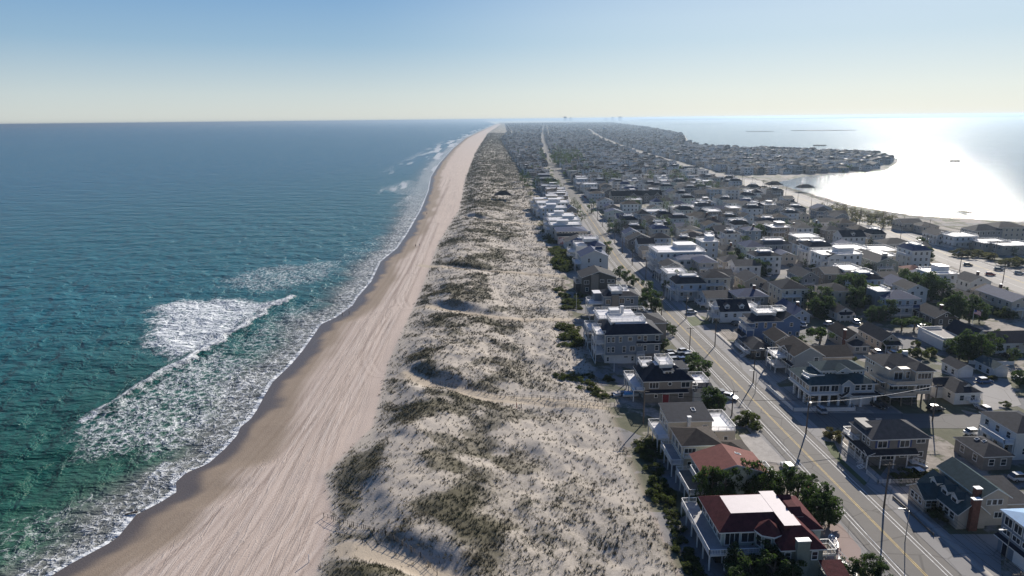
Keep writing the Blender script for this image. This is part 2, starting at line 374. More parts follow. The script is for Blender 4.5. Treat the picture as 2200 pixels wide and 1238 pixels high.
sep = N.new('ShaderNodeSeparateXYZ'); L.new(v, sep.inputs[0])
off = attr(N, 'off')
nb = noise(N, L, scaled(N, L, v, (0.02, 0.006, 1)), 1.0, 4, 0.6)
nbb = noise(N, L, scaled(N, L, v, (.05, .11, 1), (0, 0, .5)), 1.0, 5, 0.65)
dd = mth(N, L, 'ADD', off, mth(N, L, 'MULTIPLY', mth(N, L, 'SUBTRACT', nb, 0.5), 60))
c = mix_rgb(N, L, sstep(N, L, dd, 3, 45), (0.042, 0.120, 0.078), (0.006, 0.074, 0.050))
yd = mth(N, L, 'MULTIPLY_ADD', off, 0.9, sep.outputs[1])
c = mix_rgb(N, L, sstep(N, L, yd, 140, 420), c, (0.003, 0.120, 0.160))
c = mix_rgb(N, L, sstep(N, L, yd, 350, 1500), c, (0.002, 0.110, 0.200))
c = mix_rgb(N, L, mth(N, L, 'MULTIPLY', sstep(N, L, nbb, .45, .75), 0.3), c, (0.010, 0.10, 0.085))
# foam lace
vw = N.new('ShaderNodeVectorMath'); vw.operation = 'MULTIPLY_ADD'
L.new(noise(N, L, v, 0.35, 3, .6, out=1), vw.inputs[0]); vw.inputs[1].default_value = (3.2, 3.2, 0); L.new(v, vw.inputs[2])
vo = N.new('ShaderNodeTexVoronoi'); vo.feature = 'DISTANCE_TO_EDGE'; vo.inputs['Scale'].default_value = 0.42; L.new(scaled(N, L, vw.outputs[0], (1, .75, 1)), vo.inputs['Vector'])
vo2 = N.new('ShaderNodeTexVoronoi'); vo2.feature = 'DISTANCE_TO_EDGE'; vo2.inputs['Scale'].default_value = 1.1; L.new(vw.outputs[0], vo2.inputs['Vector'])
cell = mth(N, L, 'MULTIPLY_ADD', vo.outputs['Distance'], 0.9, mth(N, L, 'MULTIPLY', vo2.outputs['Distance'], 0.7))
fr = attr(N, 'foam')
fn = noise(N, L, scaled(N, L, v, (1, 0.55, 1)), 0.55, 5, 0.7)
thr = mth(N, L, 'SUBTRACT', mth(N, L, 'ADD', fr, mth(N, L, 'MULTIPLY', mth(N, L, 'SUBTRACT', fn, 0.5), 0.95)), mth(N, L, 'MULTIPLY', cell, 1.15))
fm = mth(N, L, 'MULTIPLY', sstep(N, L, thr, 0.06, 0.62), sstep(N, L, fr, 0.02, 0.15))
# scattered whitecaps
wc = mth(N, L, 'MULTIPLY', sstep(N, L, noise(N, L, scaled(N, L, v, (0.10, 0.22, 1), (0, 0, .35)), 1.0, 6, 0.72), 0.705, 0.77), 0.5)
fm = mth(N, L, 'MAXIMUM', fm, wc)
c = mix_rgb(N, L, mth(N, L, 'MULTIPLY', attr(N, 'film'), .8), c, (0.17, 0.155, 0.15))
c = mix_rgb(N, L, mth(N, L, 'MULTIPLY', fm, 0.9), c, (0.74, 0.76, 0.78))
L.new(c, pb.inputs['Base Color'])
L.new(mth(N, L, 'MULTIPLY_ADD', fm, 0.45, 0.20), pb.inputs['Roughness'])
pb.inputs['IOR'].default_value = 1.333; pb.inputs['Specular IOR Level'].default_value = 0.2
w1 = noise(N, L, scaled(N, L, v, (0.20, 0.42, 1), (0, 0, 0.35)), 1.0, 6, 0.62)
w2 = noise(N, L, scaled(N, L, v, (0.035, 0.075, 1), (0, 0, 0.45)), 1.0, 4, 0.6)
hh = mth(N, L, 'MULTIPLY_ADD', w2, 4.0, w1)
hh = mth(N, L, 'MULTIPLY_ADD', fm, 0.25, hh)
L.new(bump(N, L, hh, 1.0, 2.0), pb.inputs['Normal'])
Fo = grid_faces(*Xo.shape)[:, ::-1]
o = link('ocean_water', np_mesh('ocean_water', np.stack([Xo, Yo, Zo], -1).reshape(-1, 3), Fo, [m], attrs=dict(foam=foam, off=U, film=film), smooth=True))
tag(o, kind='structure')

# ------------------------------------------------------------------ bay
ys = np.array(list(np.arange(20, 2000, 20.)) + list(np.geomspace(2000, 60000, 30)))
us = np.array([-8, 0, 30, 100, 300, 1000, 4000, 15000, 60000.])
Yb = np.repeat(ys[:, None], len(us), 1); Xb = bay(ys)[:, None] + us[None]
m, N, L, pb, v = newmat('bay_water')
pb.inputs['Base Color'].default_value = (0.03, 0.07, 0.10, 1); pb.inputs['Specular IOR Level'].default_value = 0.42; pb.inputs['IOR'].default_value = 1.333
w1 = noise(N, L, scaled(N, L, v, (0.35, 0.5, 1)), 1.0, 6, 0.65); w2 = noise(N, L, scaled(N, L, v, (0.02, 0.012, 1)), 1.0, 4, 0.6)
L.new(mth(N, L, 'MULTIPLY_ADD', w2, 0.07, 0.09), pb.inputs['Roughness'])
L.new(bump(N, L, w1, 0.6, 0.7), pb.inputs['Normal'])
o = link('bay_water', np_mesh('bay_water', np.stack([Xb, Yb, np.full_like(Xb, BAYZ)], -1).reshape(-1, 3), grid_faces(*Xb.shape), [m]))
tag(o, kind='structure')
# deep sea floor stand under both sheets is not needed: the sheets are opaque

# ------------------------------------------------------------------ building kit
mat('white_paint', (0.74, 0.73, 0.71), 0.5, 0.05, 0.5, clap=0)
mat('white_siding', (0.66, 0.655, 0.645), 0.55, 0.06, 0.4, clap=3.0)
mat('beige_siding', (0.47, 0.41, 0.345), 0.6, 0.07, 0.4, clap=3.0)
mat('cream_siding', (0.56, 0.50, 0.41), 0.6, 0.06, 0.4, clap=3.0)
mat('taupe_siding', (0.27, 0.235, 0.20), 0.65, 0.10, 0.5, clap=3.0)
mat('grey_siding', (0.27, 0.28, 0.29), 0.6, 0.08, 0.5, clap=3.0)
mat('cedar_grey', (0.21, 0.195, 0.18), 0.7, 0.16, 0.8, clap=3.0)
mat('dark_cedar', (0.105, 0.095, 0.085), 0.75, 0.18, 0.8, clap=3.0)
mat('slate_siding', (0.185, 0.22, 0.265), 0.6, 0.08, 0.5, clap=3.0)
mat('blue_siding', (0.10, 0.17, 0.32), 0.55, 0.08, 0.5, clap=3.0)
mat('pale_blue_siding', (0.40, 0.46, 0.53), 0.55, 0.06, 0.5, clap=3.0)
mat('pale_green_siding', (0.43, 0.48, 0.44), 0.6, 0.06, 0.5, clap=3.0)
mat('sage_siding', (0.22, 0.24, 0.21), 0.6, 0.08, 0.5, clap=3.0)
mat('navy_shingle', (0.019, 0.024, 0.038), 0.75, 0.28, 1.2, 0.35, 4, 0.06)
mat('charcoal_shingle', (0.045, 0.046, 0.052), 0.8, 0.25, 1.2, 0.35, 4, 0.06)
mat('grey_shingle', (0.082, 0.080, 0.082), 0.8, 0.2, 1.2, 0.35, 4, 0.06)
mat('brown_shingle', (0.062, 0.051, 0.045), 0.8, 0.22, 1.2, 0.35, 4, 0.06)
mat('maroon_shingle', (0.098, 0.030, 0.032), 0.8, 0.25, 1.2, 0.35, 4, 0.06)
mat('red_shingle', (0.20, 0.078, 0.066), 0.75, 0.15, 1.0, 0.3, 4, 0.06)
mat('green_shingle', (0.045, 0.075, 0.082), 0.75, 0.2, 1.2, 0.35, 4, 0.06)
mat('blue_shingle', (0.16, 0.33, 0.55), 0.5, 0.08, 1.2, 0.2, 4, 0.06)
mat('steel_blue_shingle', (0.055, 0.075, 0.14), 0.7, 0.15, 1.2, 0.3, 4, 0.06)
mat('roof_membrane', (0.60, 0.52, 0.52), 0.6, 0.05, 0.8)
mat('deck_white', (0.69, 0.67, 0.67), 0.55, 0.08, 0.8)
mat('deck_grey', (0.30, 0.28, 0.28), 0.6, 0.12, 1.0)
mat('deck_wood', (0.20, 0.165, 0.13), 0.75, 0.2, 1.5)
mat('brick', (0.17, 0.075, 0.055), 0.85, 0.3, 2.0, 0.4, 6)
mat('concrete', (0.36, 0.33, 0.30), 0.85, 0.15, 0.6, 0.15, 4)
mat('underfloor_shade', (0.05, 0.048, 0.045), 0.9, 0.2, 1.0)  # near-black colour painted in for the shade under raised floors
mat('door_red', (0.22, 0.03, 0.04), 0.5, 0.06, 1)
mat('pole_wood', (0.13, 0.105, 0.085), 0.9, 0.25, 1.0)
mat('old_wood', (0.17, 0.15, 0.125), 0.9, 0.25, 1.0)
mat('metal_grey', (0.30, 0.31, 0.32), 0.4, 0.08, 1, metal=0.6)
mat('wire_black', (0.022, 0.022, 0.022), 0.95, 0.05, 1, spec=0.0)
mat('blue_shutter', (0.05, 0.075, 0.19), 0.5, 0.05, 1)
def glass():
    m, N, L, b, v = newmat('window_glass')
    n = noise(N, L, v, 0.35, 2, 0.5)
    L.new(mix_rgb(N, L, n, (0.012, 0.017, 0.026), (0.035, 0.042, 0.05)), b.inputs['Base Color'])
    b.inputs['Roughness'].default_value = 0.08; b.inputs['Specular IOR Level'].default_value = 0.7
    MATS['glass'] = m
glass()

class MB:
    def __init__(s): s.V = []; s.F = []; s.M = []
    def add(s, vs, fs, mi=0):
        n = len(s.V); s.V += vs; s.F += [tuple(i + n for i in f) for f in fs]; s.M += [mi]*len(fs)
    def box(s, x0, x1, y0, y1, z0, z1, mi=0):
        s.add([(x, y, z) for z in (z0, z1) for y in (y0, y1) for x in (x0, x1)],
              [(0, 2, 3, 1), (4, 5, 7, 6), (0, 1, 5, 4), (2, 6, 7, 3), (0, 4, 6, 2), (1, 3, 7, 5)], mi)
    def bar(s, a, b, wd, ht, mi=0):
        a = Vector(a); b = Vector(b); d = (b - a).normalized()
        sd_ = d.cross(Vector((0, 0, 1)))
        if sd_.length < 1e-4: sd_ = Vector((1, 0, 0))
        sd_.normalize(); u_ = sd_.cross(d).normalized()
        c = []
        for q in (a, b):
            for i, j in ((-1, -1), (1, -1), (1, 1), (-1, 1)): c.append(tuple(q + sd_*(i*wd/2) + u_*(j*ht/2)))
        s.add(c, [(0, 1, 2, 3), (7, 6, 5, 4), (0, 4, 5, 1), (1, 5, 6, 2), (2, 6, 7, 3), (3, 7, 4, 0)], mi)
    def cyl(s, x, y, z0, z1, r0, r1=None, n=8, mi=0):
        r1 = r0 if r1 is None else r1
        vs = []
        for z, r in ((z0, r0), (z1, r1)):
            for k in range(n): vs.append((x + r*math.cos(2*math.pi*k/n), y + r*math.sin(2*math.pi*k/n), z))
        fs = [(k, (k + 1) % n, n + (k + 1) % n, n + k) for k in range(n)] + [tuple(range(n))[::-1], tuple(range(n, 2*n))]
        s.add(vs, fs, mi)
    def mesh(s, name, mats):
        me = bpy.data.meshes.new(name); me.from_pydata(s.V, [], s.F)
        for m in mats: me.materials.append(MATS[m] if isinstance(m, str) else m)
        me.polygons.foreach_set('material_index', s.M); me.update()
        return me
    def build(s, name, mats, parent=None, loc=None): return link(name, s.mesh(name, mats), parent, loc)

_WC = {}
def win_mesh(w_, h_, two):
    k = (round(w_, 1), round(h_, 1), two)
    if k not in _WC:
        w_, h_ = k[0], k[1]; f = MB(); t = 0.13
        f.box(-w_/2 - t, -w_/2, -0.07, 0.0, -h_/2 - t, h_/2 + t); f.box(w_/2, w_/2 + t, -0.07, 0.0, -h_/2 - t, h_/2 + t)
        f.box(-w_/2, w_/2, -0.07, 0.0, h_/2, h_/2 + t); f.box(-w_/2, w_/2, -0.09, 0.0, -h_/2 - t, -h_/2)
        n = max(1, round(w_/0.9))
        for i in range(1, n): f.box(-w_/2 + w_*i/n - .04, -w_/2 + w_*i/n + .04, -0.06, 0.0, -h_/2, h_/2)
        if h_ > 1.1 and n == 1: f.box(-w_/2, w_/2, -0.055, 0.0, -0.03, 0.03)
        g_ = MB()
        if two:
            f.box(-w_/2, w_/2, -0.03, 0.012, -h_/2, h_/2, 1); _WC[k] = (f.mesh('window', ['white_paint', 'glass']), None)
        else:
            g_.box(-w_/2, w_/2, -0.03, 0.012, -h_/2, h_/2); _WC[k] = (f.mesh('window', ['white_paint']), g_.mesh('pane', ['glass']))
    return _WC[k]
FACE = {'S': 0.0, 'W': -math.pi/2, 'E': math.pi/2, 'N': math.pi}

OCC = []; HOUSES = []
class House:
    def __init__(s, label, X, Y, name='beach_house', cat='house', lod=0, rot=0.0, z=0.0, group='houses of the beach town'):
        HOUSES.append((X, Y, label)); OCC.append((X + 5, Y + 5, 11.5)); s.root = tag(empty(name, (X, Y, z), rot), label, cat, group); s.lod = lod
    def box(s, x0, x1, y0, y1, z0, z1, m, name='wall'):
        if x1 - x0 > 18: OCC.extend((s.root.location.x + x_, s.root.location.y + (y0 + y1)/2, 9.5) for x_ in np.arange(x0, x1 + 1, 8))
        b = MB(); b.box(x0, x1, y0, y1, z0, z1); return b.build(name, [m], s.root)
    def hip(s, x0, x1, y0, y1, z, ht, m, over=0.4, inset=None, top=None, trim='white_paint'):
        x0 -= over; x1 += over; y0 -= over; y1 += over
        i = min((x1 - x0), (y1 - y0))/2 if inset is None else inset
        tx0, tx1, ty0, ty1 = (x0 + i, x1 - i, y0 + i, y1 - i)
        f = 0.2; b = MB()
        V = [(x0, y0, z - f), (x1, y0, z - f), (x1, y1, z - f), (x0, y1, z - f), (x0, y0, z), (x1, y0, z), (x1, y1, z), (x0, y1, z),
             (tx0, ty0, z + ht), (tx1, ty0, z + ht), (tx1, ty1, z + ht), (tx0, ty1, z + ht)]
        b.add(V, [(4, 5, 9, 8), (5, 6, 10, 9), (6, 7, 11, 10), (7, 4, 8, 11)], 0)
        b.add(V, [(0, 1, 5, 4), (1, 2, 6, 5), (2, 3, 7, 6), (3, 0, 4, 7), (3, 2, 1, 0)], 1)
        if inset is not None: b.add(V, [(8, 9, 10, 11)], 2)
        r = b.build('roof', [m, trim, top or m], s.root)
        return r
    def gable(s, x0, x1, y0, y1, z, ht, m, axis='y', over=0.4, wall='white_siding', trim='white_paint'):
        b = MB(); t = 0.2
        if axis == 'y':
            xm = (x0 + x1)/2; sl_ = ht/((x1 - x0)/2); e0, e1 = x0 - over, x1 + over; ze = z - over*sl_; a0, a1 = y0 - over, y1 + over
            P_ = lambda u_, a_, zz: (u_, a_, zz)
        else:
            xm = (y0 + y1)/2; sl_ = ht/((y1 - y0)/2); e0, e1 = y0 - over, y1 + over; ze = z - over*sl_; a0, a1 = x0 - over, x1 + over
            P_ = lambda u_, a_, zz: (a_, u_, zz)
        V = [P_(*q) for q in ((e0, a0, ze), (xm, a0, z + ht), (e1, a0, ze), (e0, a1, ze), (xm, a1, z + ht), (e1, a1, ze),
             (e0, a0, ze + t), (xm, a0, z + ht + t), (e1, a0, ze + t), (e0, a1, ze + t), (xm, a1, z + ht + t), (e1, a1, ze + t))]
        b.add(V, [(6, 7, 10, 9), (7, 8, 11, 10)], 0)
        b.add(V, [(0, 1, 7, 6), (1, 2, 8, 7), (4, 3, 9, 10), (5, 4, 10, 11), (3, 0, 6, 9), (2, 5, 11, 8), (1, 0, 3, 4), (2, 1, 4, 5)], 1)
        r = b.build('roof', [m, trim], s.root)
        i0, i1 = ((x0, x1) if axis == 'y' else (y0, y1)); c0, c1 = ((y0, y1) if axis == 'y' else (x0, x1))
        W_ = [P_(*q) for q in ((i0, c0, z), (i1, c0, z), (xm, c0, z + ht - .02), (i0, c1, z), (i1, c1, z), (xm, c1, z + ht - .02))]
        for t3 in ((0, 1, 2), (4, 3, 5)):
            g_ = MB(); g_.add([W_[q] for q in t3], [(0, 1, 2)], 0); g_.build('gable_wall', [wall], s.root)
        return r
    def slab(s, x0, x1, y0, y1, z, th, m, name='roof', edge='white_paint', over=0.0):
        b = MB(); b.box(x0 - over, x1 + over, y0 - over, y1 + over, z, z + th)
        b.M = [1, 0, 1, 1, 1, 1]; return b.build(name, [m, edge], s.root)
    def shed(s, x0, x1, y0, y1, z0, z1, m, th=0.2, axis='y'):
        """lean-to roof rising from the low edge (z0) to the high edge (z1), along y (south low) or x (west low)"""
        b = MB()
        zc = (lambda x, y: z0 if y == y0 else z1) if axis == 'y' else (lambda x, y: z0 if x == x0 else z1)
        V = [(x, y, zc(x, y) + o_) for o_ in (0, th) for y in (y0, y1) for x in (x0, x1)]
        b.add(V, [(4, 5, 7, 6)], 0); b.add(V, [(0, 2, 3, 1), (0, 1, 5, 4), (2, 6, 7, 3), (0, 4, 6, 2), (1, 3, 7, 5)], 1)
        return b.build('roof', [m, 'white_paint'], s.root)
    def wins(s, face, p, a0, a1, n, z, w_=0.9, h_=1.4, name='window'):
        two = s.lod > 0
        me, pm = win_mesh(w_, h_, two)
        for k in range(n):
            c = a0 + (a1 - a0)*(k + 0.5)/n
            loc = (c, p, z) if face in 'SN' else (p, c, z)
            o_ = link(name, me, s.root, loc); o_.rotation_euler = (0, 0, FACE[face])
            if pm is not None: link('pane', pm, o_)
    def rail(s, pts, z, parent=None, m='white_paint', solid=False, ht=0.95):
        b = MB(); sp = 0.26 if s.lod == 0 else 0.45
        for (xa, ya), (xb, yb) in zip(pts[:-1], pts[1:]):
            ln = math.hypot(xb - xa, yb - ya); n = max(1, int(ln/sp))
            b.bar((xa, ya, z + ht), (xb, yb, z + ht), 0.11, 0.09)
            if solid:
                b.bar((xa, ya, z + ht/2 + .02), (xb, yb, z + ht/2 + .02), 0.07, ht - 0.12); continue
            b.bar((xa, ya, z + 0.12), (xb, yb, z + 0.12), 0.07, 0.08)
            for k in range(n + 1):
                t = k/n; x = xa + (xb - xa)*t; y = ya + (yb - ya)*t
                r = 0.055 if k % max(1, int(1.9/sp)) == 0 or k == n else (0.026 if s.lod == 0 else 0.035)
                b.box(x - r, x + r, y - r, y + r, z, z + ht + (0.06 if r == .055 else -.03))
        return b.build('railing', [m], parent or s.root)
    def deck(s, x0, x1, y0, y1, z, rails='SW', posts=0, m='deck_white', solid=False, th=0.28):
        d_ = s.slab(x0, x1, y0, y1, z - th, th, m, 'deck')
        c = {'S': ((x0, y0), (x1, y0)), 'W': ((x0, y1), (x0, y0)), 'E': ((x1, y0), (x1, y1)), 'N': ((x1, y1), (x0, y1))}
        i = .07
        c = {k: tuple((min(max(x, x0 + i), x1 - i), min(max(y, y0 + i), y1 - i)) for x, y in v_) for k, v_ in c.items()}
        for k in rails: s.rail(list(c[k]), z, solid=solid)
        if posts:
            b = MB(); b.box(-.11, .11, -.11, .11, 0, z - th); me = b.mesh('post', ['white_paint'])
            nx = max(2, int((x1 - x0)/3) + 1); ny = max(2, int((y1 - y0)/3) + 1); pos = set()
            for k in range(nx): pos.add((x0 + .15 + (x1 - x0 - .3)*k/(nx - 1), y0 + .15))
            for k in range(ny): pos.add((x0 + .15, y0 + .15 + (y1 - y0 - .3)*k/(ny - 1)))
            if posts == 2:
                for k in range(ny): pos.add((x1 - .15, y0 + .15 + (y1 - y0 - .3)*k/(ny - 1)))
            for p_ in pos: link('post', me, s.root, (p_[0], p_[1], 0))
        return d_
    def piles(s, pts, z1, r=0.2, m='concrete'):
        b = MB(); b.box(-r, r, -r, r, 0, z1); me = b.mesh('pile', [m])
        for x, y in pts: link('pile', me, s.root, (x, y, 0))
    def chim(s, x, y, w_, d_, z0, z1, m='brick', cap='white_paint'):
        b = MB(); b.box(x, x + w_, y, y + d_, z0, z1); c = b.build('chimney', [m], s.root)
        k = MB(); k.box(x - .1, x + w_ + .1, y - .1, y + d_ + .1, z1, z1 + .15); k.build('cap', [cap], c)
    def door(s, face, p, c, z0, w_, h_, m='door_red', name='door'):
        b = MB(); b.box(-w_/2 - .1, w_/2 + .1, -0.05, 0.01, 0, h_ + .1, 1); b.box(-w_/2, w_/2, -0.08, -0.05, 0, h_, 0)
        for q in range(1, 4):
            b.box(-w_/2 + .06, w_/2 - .06, -0.095, -0.08, h_*q/4 - .04, h_*q/4 + .02, 1 if name == 'garage_door' and q == 3 else 0)
        o_ = b.build(name, [m, 'white_paint'], s.root, (c, p, z0) if face in 'SN' else (p, c, z0)); o_.rotation_euler = (0, 0, FACE[face])
    def dormer(s, x, y, z, w_, h_, dep, m, wall='white_siding', kind='gable', face='S'):
        b = MB(); b.box(-w_/2, w_/2, 0, dep, 0, h_, 0)
        if kind == 'gable':
            rz = w_*0.42; e = .22
            V = [(-w_/2 - e, -e, h_ - .1), (0, -e, h_ + rz), (w_/2 + e, -e, h_ - .1), (-w_/2 - e, dep, h_ - .1), (0, dep, h_ + rz), (w_/2 + e, dep, h_ - .1)]
            V2 = [(a_, b_, c_ + .14) for a_, b_, c_ in V]
            b.add(V + V2, [(6, 7, 10, 9), (7, 8, 11, 10)], 1); b.add(V + V2, [(0, 1, 7, 6), (1, 2, 8, 7), (0, 6, 9, 3), (2, 5, 11, 8)], 2)
            b.add([(-w_/2, 0, h_), (w_/2, 0, h_), (0, 0, h_ + rz - .05)], [(0, 1, 2)], 0)
        else:
            b.add([(-w_/2 - .2, -.25, h_), (w_/2 + .2, -.25, h_), (w_/2 + .2, dep, h_ + .35), (-w_/2 - .2, dep, h_ + .35), (-w_/2 - .2, -.25, h_ + .14), (w_/2 + .2, -.25, h_ + .14), (w_/2 + .2, dep, h_ + .49), (-w_/2 - .2, dep, h_ + .49)],
                  [(4, 5, 6, 7), ], 1)
            n = len(b.V) - 8; b.F += [tuple(i + n for i in f) for f in ((0, 1, 5, 4), (1, 2, 6, 5), (3, 0, 4, 7))]; b.M += [2]*3
        o_ = b.build('dormer', [wall, m, 'white_paint'], s.root, (x, y, z)); o_.rotation_euler = (0, 0, FACE[face])
        me, pm = win_mesh(w_*0.62, h_*0.62, True); link('window', me, o_, (0, 0, h_*0.52))
    def stairs(s, xa, ya, za, xb, yb, zb, w_=1.2):
        b = MB(); n = max(3, int(abs(zb - za)/0.2)); d_ = Vector((xb - xa, yb - ya, 0)).normalized(); sd_ = Vector((-d_.y, d_.x, 0))
        for k in range(n):
            t = (k + .5)/n; c = Vector((xa + (xb - xa)*t, ya + (yb - ya)*t, za + (zb - za)*t))
            b.bar(tuple(c - sd_*w_/2), tuple(c + sd_*w_/2), 0.3, 0.07)
        for e in (-1, 1):
            o_ = sd_*(e*w_/2)
            b.bar((xa + o_.x, ya + o_.y, za - .1), (xb + o_.x, yb + o_.y, zb - .1), 0.06, 0.25)
            b.bar((xa + o_.x, ya + o_.y, za + .9), (xb + o_.x, yb + o_.y, zb + .9), 0.07, 0.08)
            for k in range(0, n + 1, 2):
                t = k/n; x, y, z = xa + (xb - xa)*t + o_.x, ya + (yb - ya)*t + o_.y, za + (zb - za)*t
                b.box(x - .03, x + .03, y - .03, y + .03, z, z + .9)
        b.build('stairs', ['white_paint'], s.root)
    def sky(s, x, y, z, w_, d_, tx=0, ty=0):
        b = MB(); b.box(-w_/2, w_/2, -d_/2, d_/2, 0, .12, 0); b.box(-w_/2 + .1, w_/2 - .1, -d_/2 + .1, d_/2 - .1, .12, .14, 1)
        o_ = b.build('skylight', ['white_paint', 'glass'], s.root, (x, y, z)); o_.rotation_euler = (tx, ty, 0)

# ------------------------------------------------------------------ oceanfront houses, nearest first (metres, from the south-west wall corner)
def h_maroon():
    h = House('maroon-roofed house with white flat roof top and octagonal turret, biggest in the foreground', 38, 96)
    h.box(1.4, 20, 5.3, 16, 0, 3.3, 'underfloor_shade', 'lower_storey')  # dark block: shade of the void below the deck, put in as colour
    h.box(2.4, 15.5, 5.4, 16, 3.3, 6.3, 'pale_green_siding'); h.box(10.9, 17.9, 1.0, 9.5, 0, 5.4, 'sage_siding'); h.box(14, 19.6, 5.4, 15.6, 3.3, 6.0, 'pale_green_siding')
    h.hip(2.0, 15.6, 5.3, 16.2, 6.3, 1.75, 'maroon_shingle', inset=3.0, top='roof_membrane')
    h.hip(10.9, 17.9, 1.0, 9.8, 5.4, 2.6, 'maroon_shingle', inset=3.15, top='roof_membrane')
    h.hip(13, 19.6, 5.6, 15.6, 6.0, 1.9, 'maroon_shingle', inset=2.9, top='maroon_shingle')
    h.slab(12.2, 14.9, 3.6, 14.6, 7.3, .78, 'roof_membrane', 'roof_walk', 'maroon_shingle')
    h.dormer(17.0, 8.6, 6.4, 2.4, 0.9, 2.2, 'maroon_shingle', 'maroon_shingle', face='E'); h.dormer(17.0, 12.6, 6.4, 2.4, 0.9, 2.2, 'maroon_shingle', 'maroon_shingle', face='E')
    b = MB(); b.cyl(10.2, 5.2, 3.3, 6.3, 2.05, n=8); b.build('turret_wall', ['pale_green_siding'], h.root)
    b = MB(); b.cyl(10.2, 5.2, 6.3, 6.5, 2.55, 2.5, 8, 1); b.cyl(10.2, 5.2, 6.5, 8.35, 2.5, 0.05, 8, 0); b.build('turret_roof', ['maroon_shingle', 'white_paint'], h.root)
    me, pm = win_mesh(1.0, 1.9, False)
    for k in range(-4, 2):
        a_ = math.pi*(k + .5)/4; o_ = link('window', me, h.root, (10.2 + 1.93*math.cos(a_), 5.2 + 1.93*math.sin(a_), 4.9)); o_.rotation_euler = (0, 0, a_ + math.pi/2); link('pane', pm, o_)
    h.wins('S', 5.4, 2.8, 5.4, 1, 4.75, 2.4, 2.2, 'sliding_door'); h.wins('S', 5.4, 5.5, 8.2, 1, 4.9, 2.2, 1.7)
    h.wins('W', 2.4, 5.8, 15.8, 5, 4.8, 1.4, 1.9)
    h.wins('S', 1.0, 15.4, 17.6, 1, 4.0, 0.9, 1.4); h.wins('S', 1.0, 11.2, 12.6, 1, 4.0, 0.9, 1.4)
    h.chim(13.0, 0.1, 2.1, 0.9, 0, 7.3, 'sage_siding')
    h.deck(-0.6, 2.4, 3.0, 19.4, 3.4, 'WN', 1, 'deck_grey'); h.deck(2.4, 8.4, 3.0, 5.4, 3.4, 'S', 1, 'deck_grey')
    h.rail([(-0.53, 3.07), (2.4, 3.07)], 3.4)
    h.deck(17.9, 21.5, 3.0, 6.0, 2.6, 'ESN', 2, 'deck_wood'); h.stairs(21.4, 2.4, 2.5, 24.0, 0.6, 0.1)
    h.shed(17.2, 21.0, -3.6, 1.0, 1.8, 2.9, 'maroon_shingle')
    h.box(17.5, 20.6, -2.8, 1.0, 0, 1.8, 'sage_siding')
h_maroon()
def h_red():
    h = House('pale green house with faded red gable roof and one skylight, beside the pine clump', 43.6, 120.8)
    h.box(0, 12.6, 0, 8.2, 0, 6, 'pale_green_siding'); h.gable(0, 12.6, 0, 8.2, 6, 2.0, 'red_shingle', 'y', .5, 'pale_green_siding')
    h.wins('W', 0, 0.5, 8, 3, 4.8, 1.6, 1.8); h.wins('S', 0, 1, 6, 2, 4.2, 1.0, 1.3); h.sky(8.6, 5.4, 7.45, 1.3, 0.7, 0, .31)
    h.deck(-3.6, 0, -2, 7.4, 3.0, 'SWN', 1, 'deck_wood'); h.deck(-1.4, 0, 0.2, 5.0, 4.6, 'SWN', 0, 'deck_grey')
    h.deck(12.6, 15.8, 2.0, 8.0, 3.2, 'SEN', 2); h.stairs(15.6, 2.6, 3.1, 15.6, -2.4, 0.1)
h_red()
def h_taupe():
    h = House('cream house with brown hip roof, between the faded red and the navy roofs', 42.4, 131.5)
    h.box(0, 8.2, 0, 8.4, 0, 7, 'cream_siding'); h.hip(0, 8.2, 0, 8.4, 7, 1.9, 'brown_shingle')
    h.box(8.2, 15.5, 0.4, 7.6, 0, 3.9, 'cream_siding'); h.hip(8.0, 15.5, 0.4, 7.6, 3.9, 1.5, 'brown_shingle')
    h.wins('W', 0, 0.5, 8, 3, 5.2, 1.5, 1.7); h.wins('W', 0, 0.5, 8, 3, 2.6, 1.4, 1.6); h.wins('S', 0, 0.2, 3.0, 1, 5.7, 2.4, 1.0); h.wins('S', 0, 4.6, 7.8, 2, 5.6, .9, 1.0); h.wins('S', 0, 0.8, 2.4, 1, 2.4, .8, 1.4)
    h.deck(-2.6, 0, -1.0, 8.2, 3.2, 'SWN', 1, 'deck_grey'); h.deck(0.1, 2.8, -1.0, 0.0, 4.6, 'SWE', 0, 'deck_white')
h_taupe()
def h_navy():
    h = House('cream house with navy shed roof, skylight and wide white roof terrace towards the road', 42.5, 143.2)
    h.box(0, 10.2, 0, 7.6, 0, 6.9, 'cream_siding'); h.shed(-.3, 10.5, -.4, 8.2, 6.9, 8.0, 'navy_shingle'); h.box(0, 10.2, 6.6, 7.6, 6.9, 7.7, 'white_siding', 'clerestory')
    h.sky(7.1, 4.6, 7.8, 0.9, 1.5, .13)
    h.chim(4.3, -0.7, 0.7, 0.7, 4, 8.2, 'white_siding')
    h.box(11.3, 16.2, 0.9, 10.2, 0, 3.7, 'cream_siding'); h.deck(10.2, 16.3, 0.8, 10.4, 4.0, 'SEN', 0); h.wins('S', 0.9, 13, 15, 1, 2, .8, .8)
    h.wins('W', 0, 0.5, 7.2, 3, 5.4, 1.5, 1.8); h.wins('W', 0, .5, 7.2, 3, 2.2, 1.3, 1.5); h.wins('S', 0, 7.6, 9.6, 1, 5.6, 1.0, .5)
    h.deck(-2.9, 0, -1.4, 7.4, 3.5, 'SWN', 1)
    h.door('S', 0, 2.4, 3.5, .9, 2.0, 'cream_siding')
h_navy()
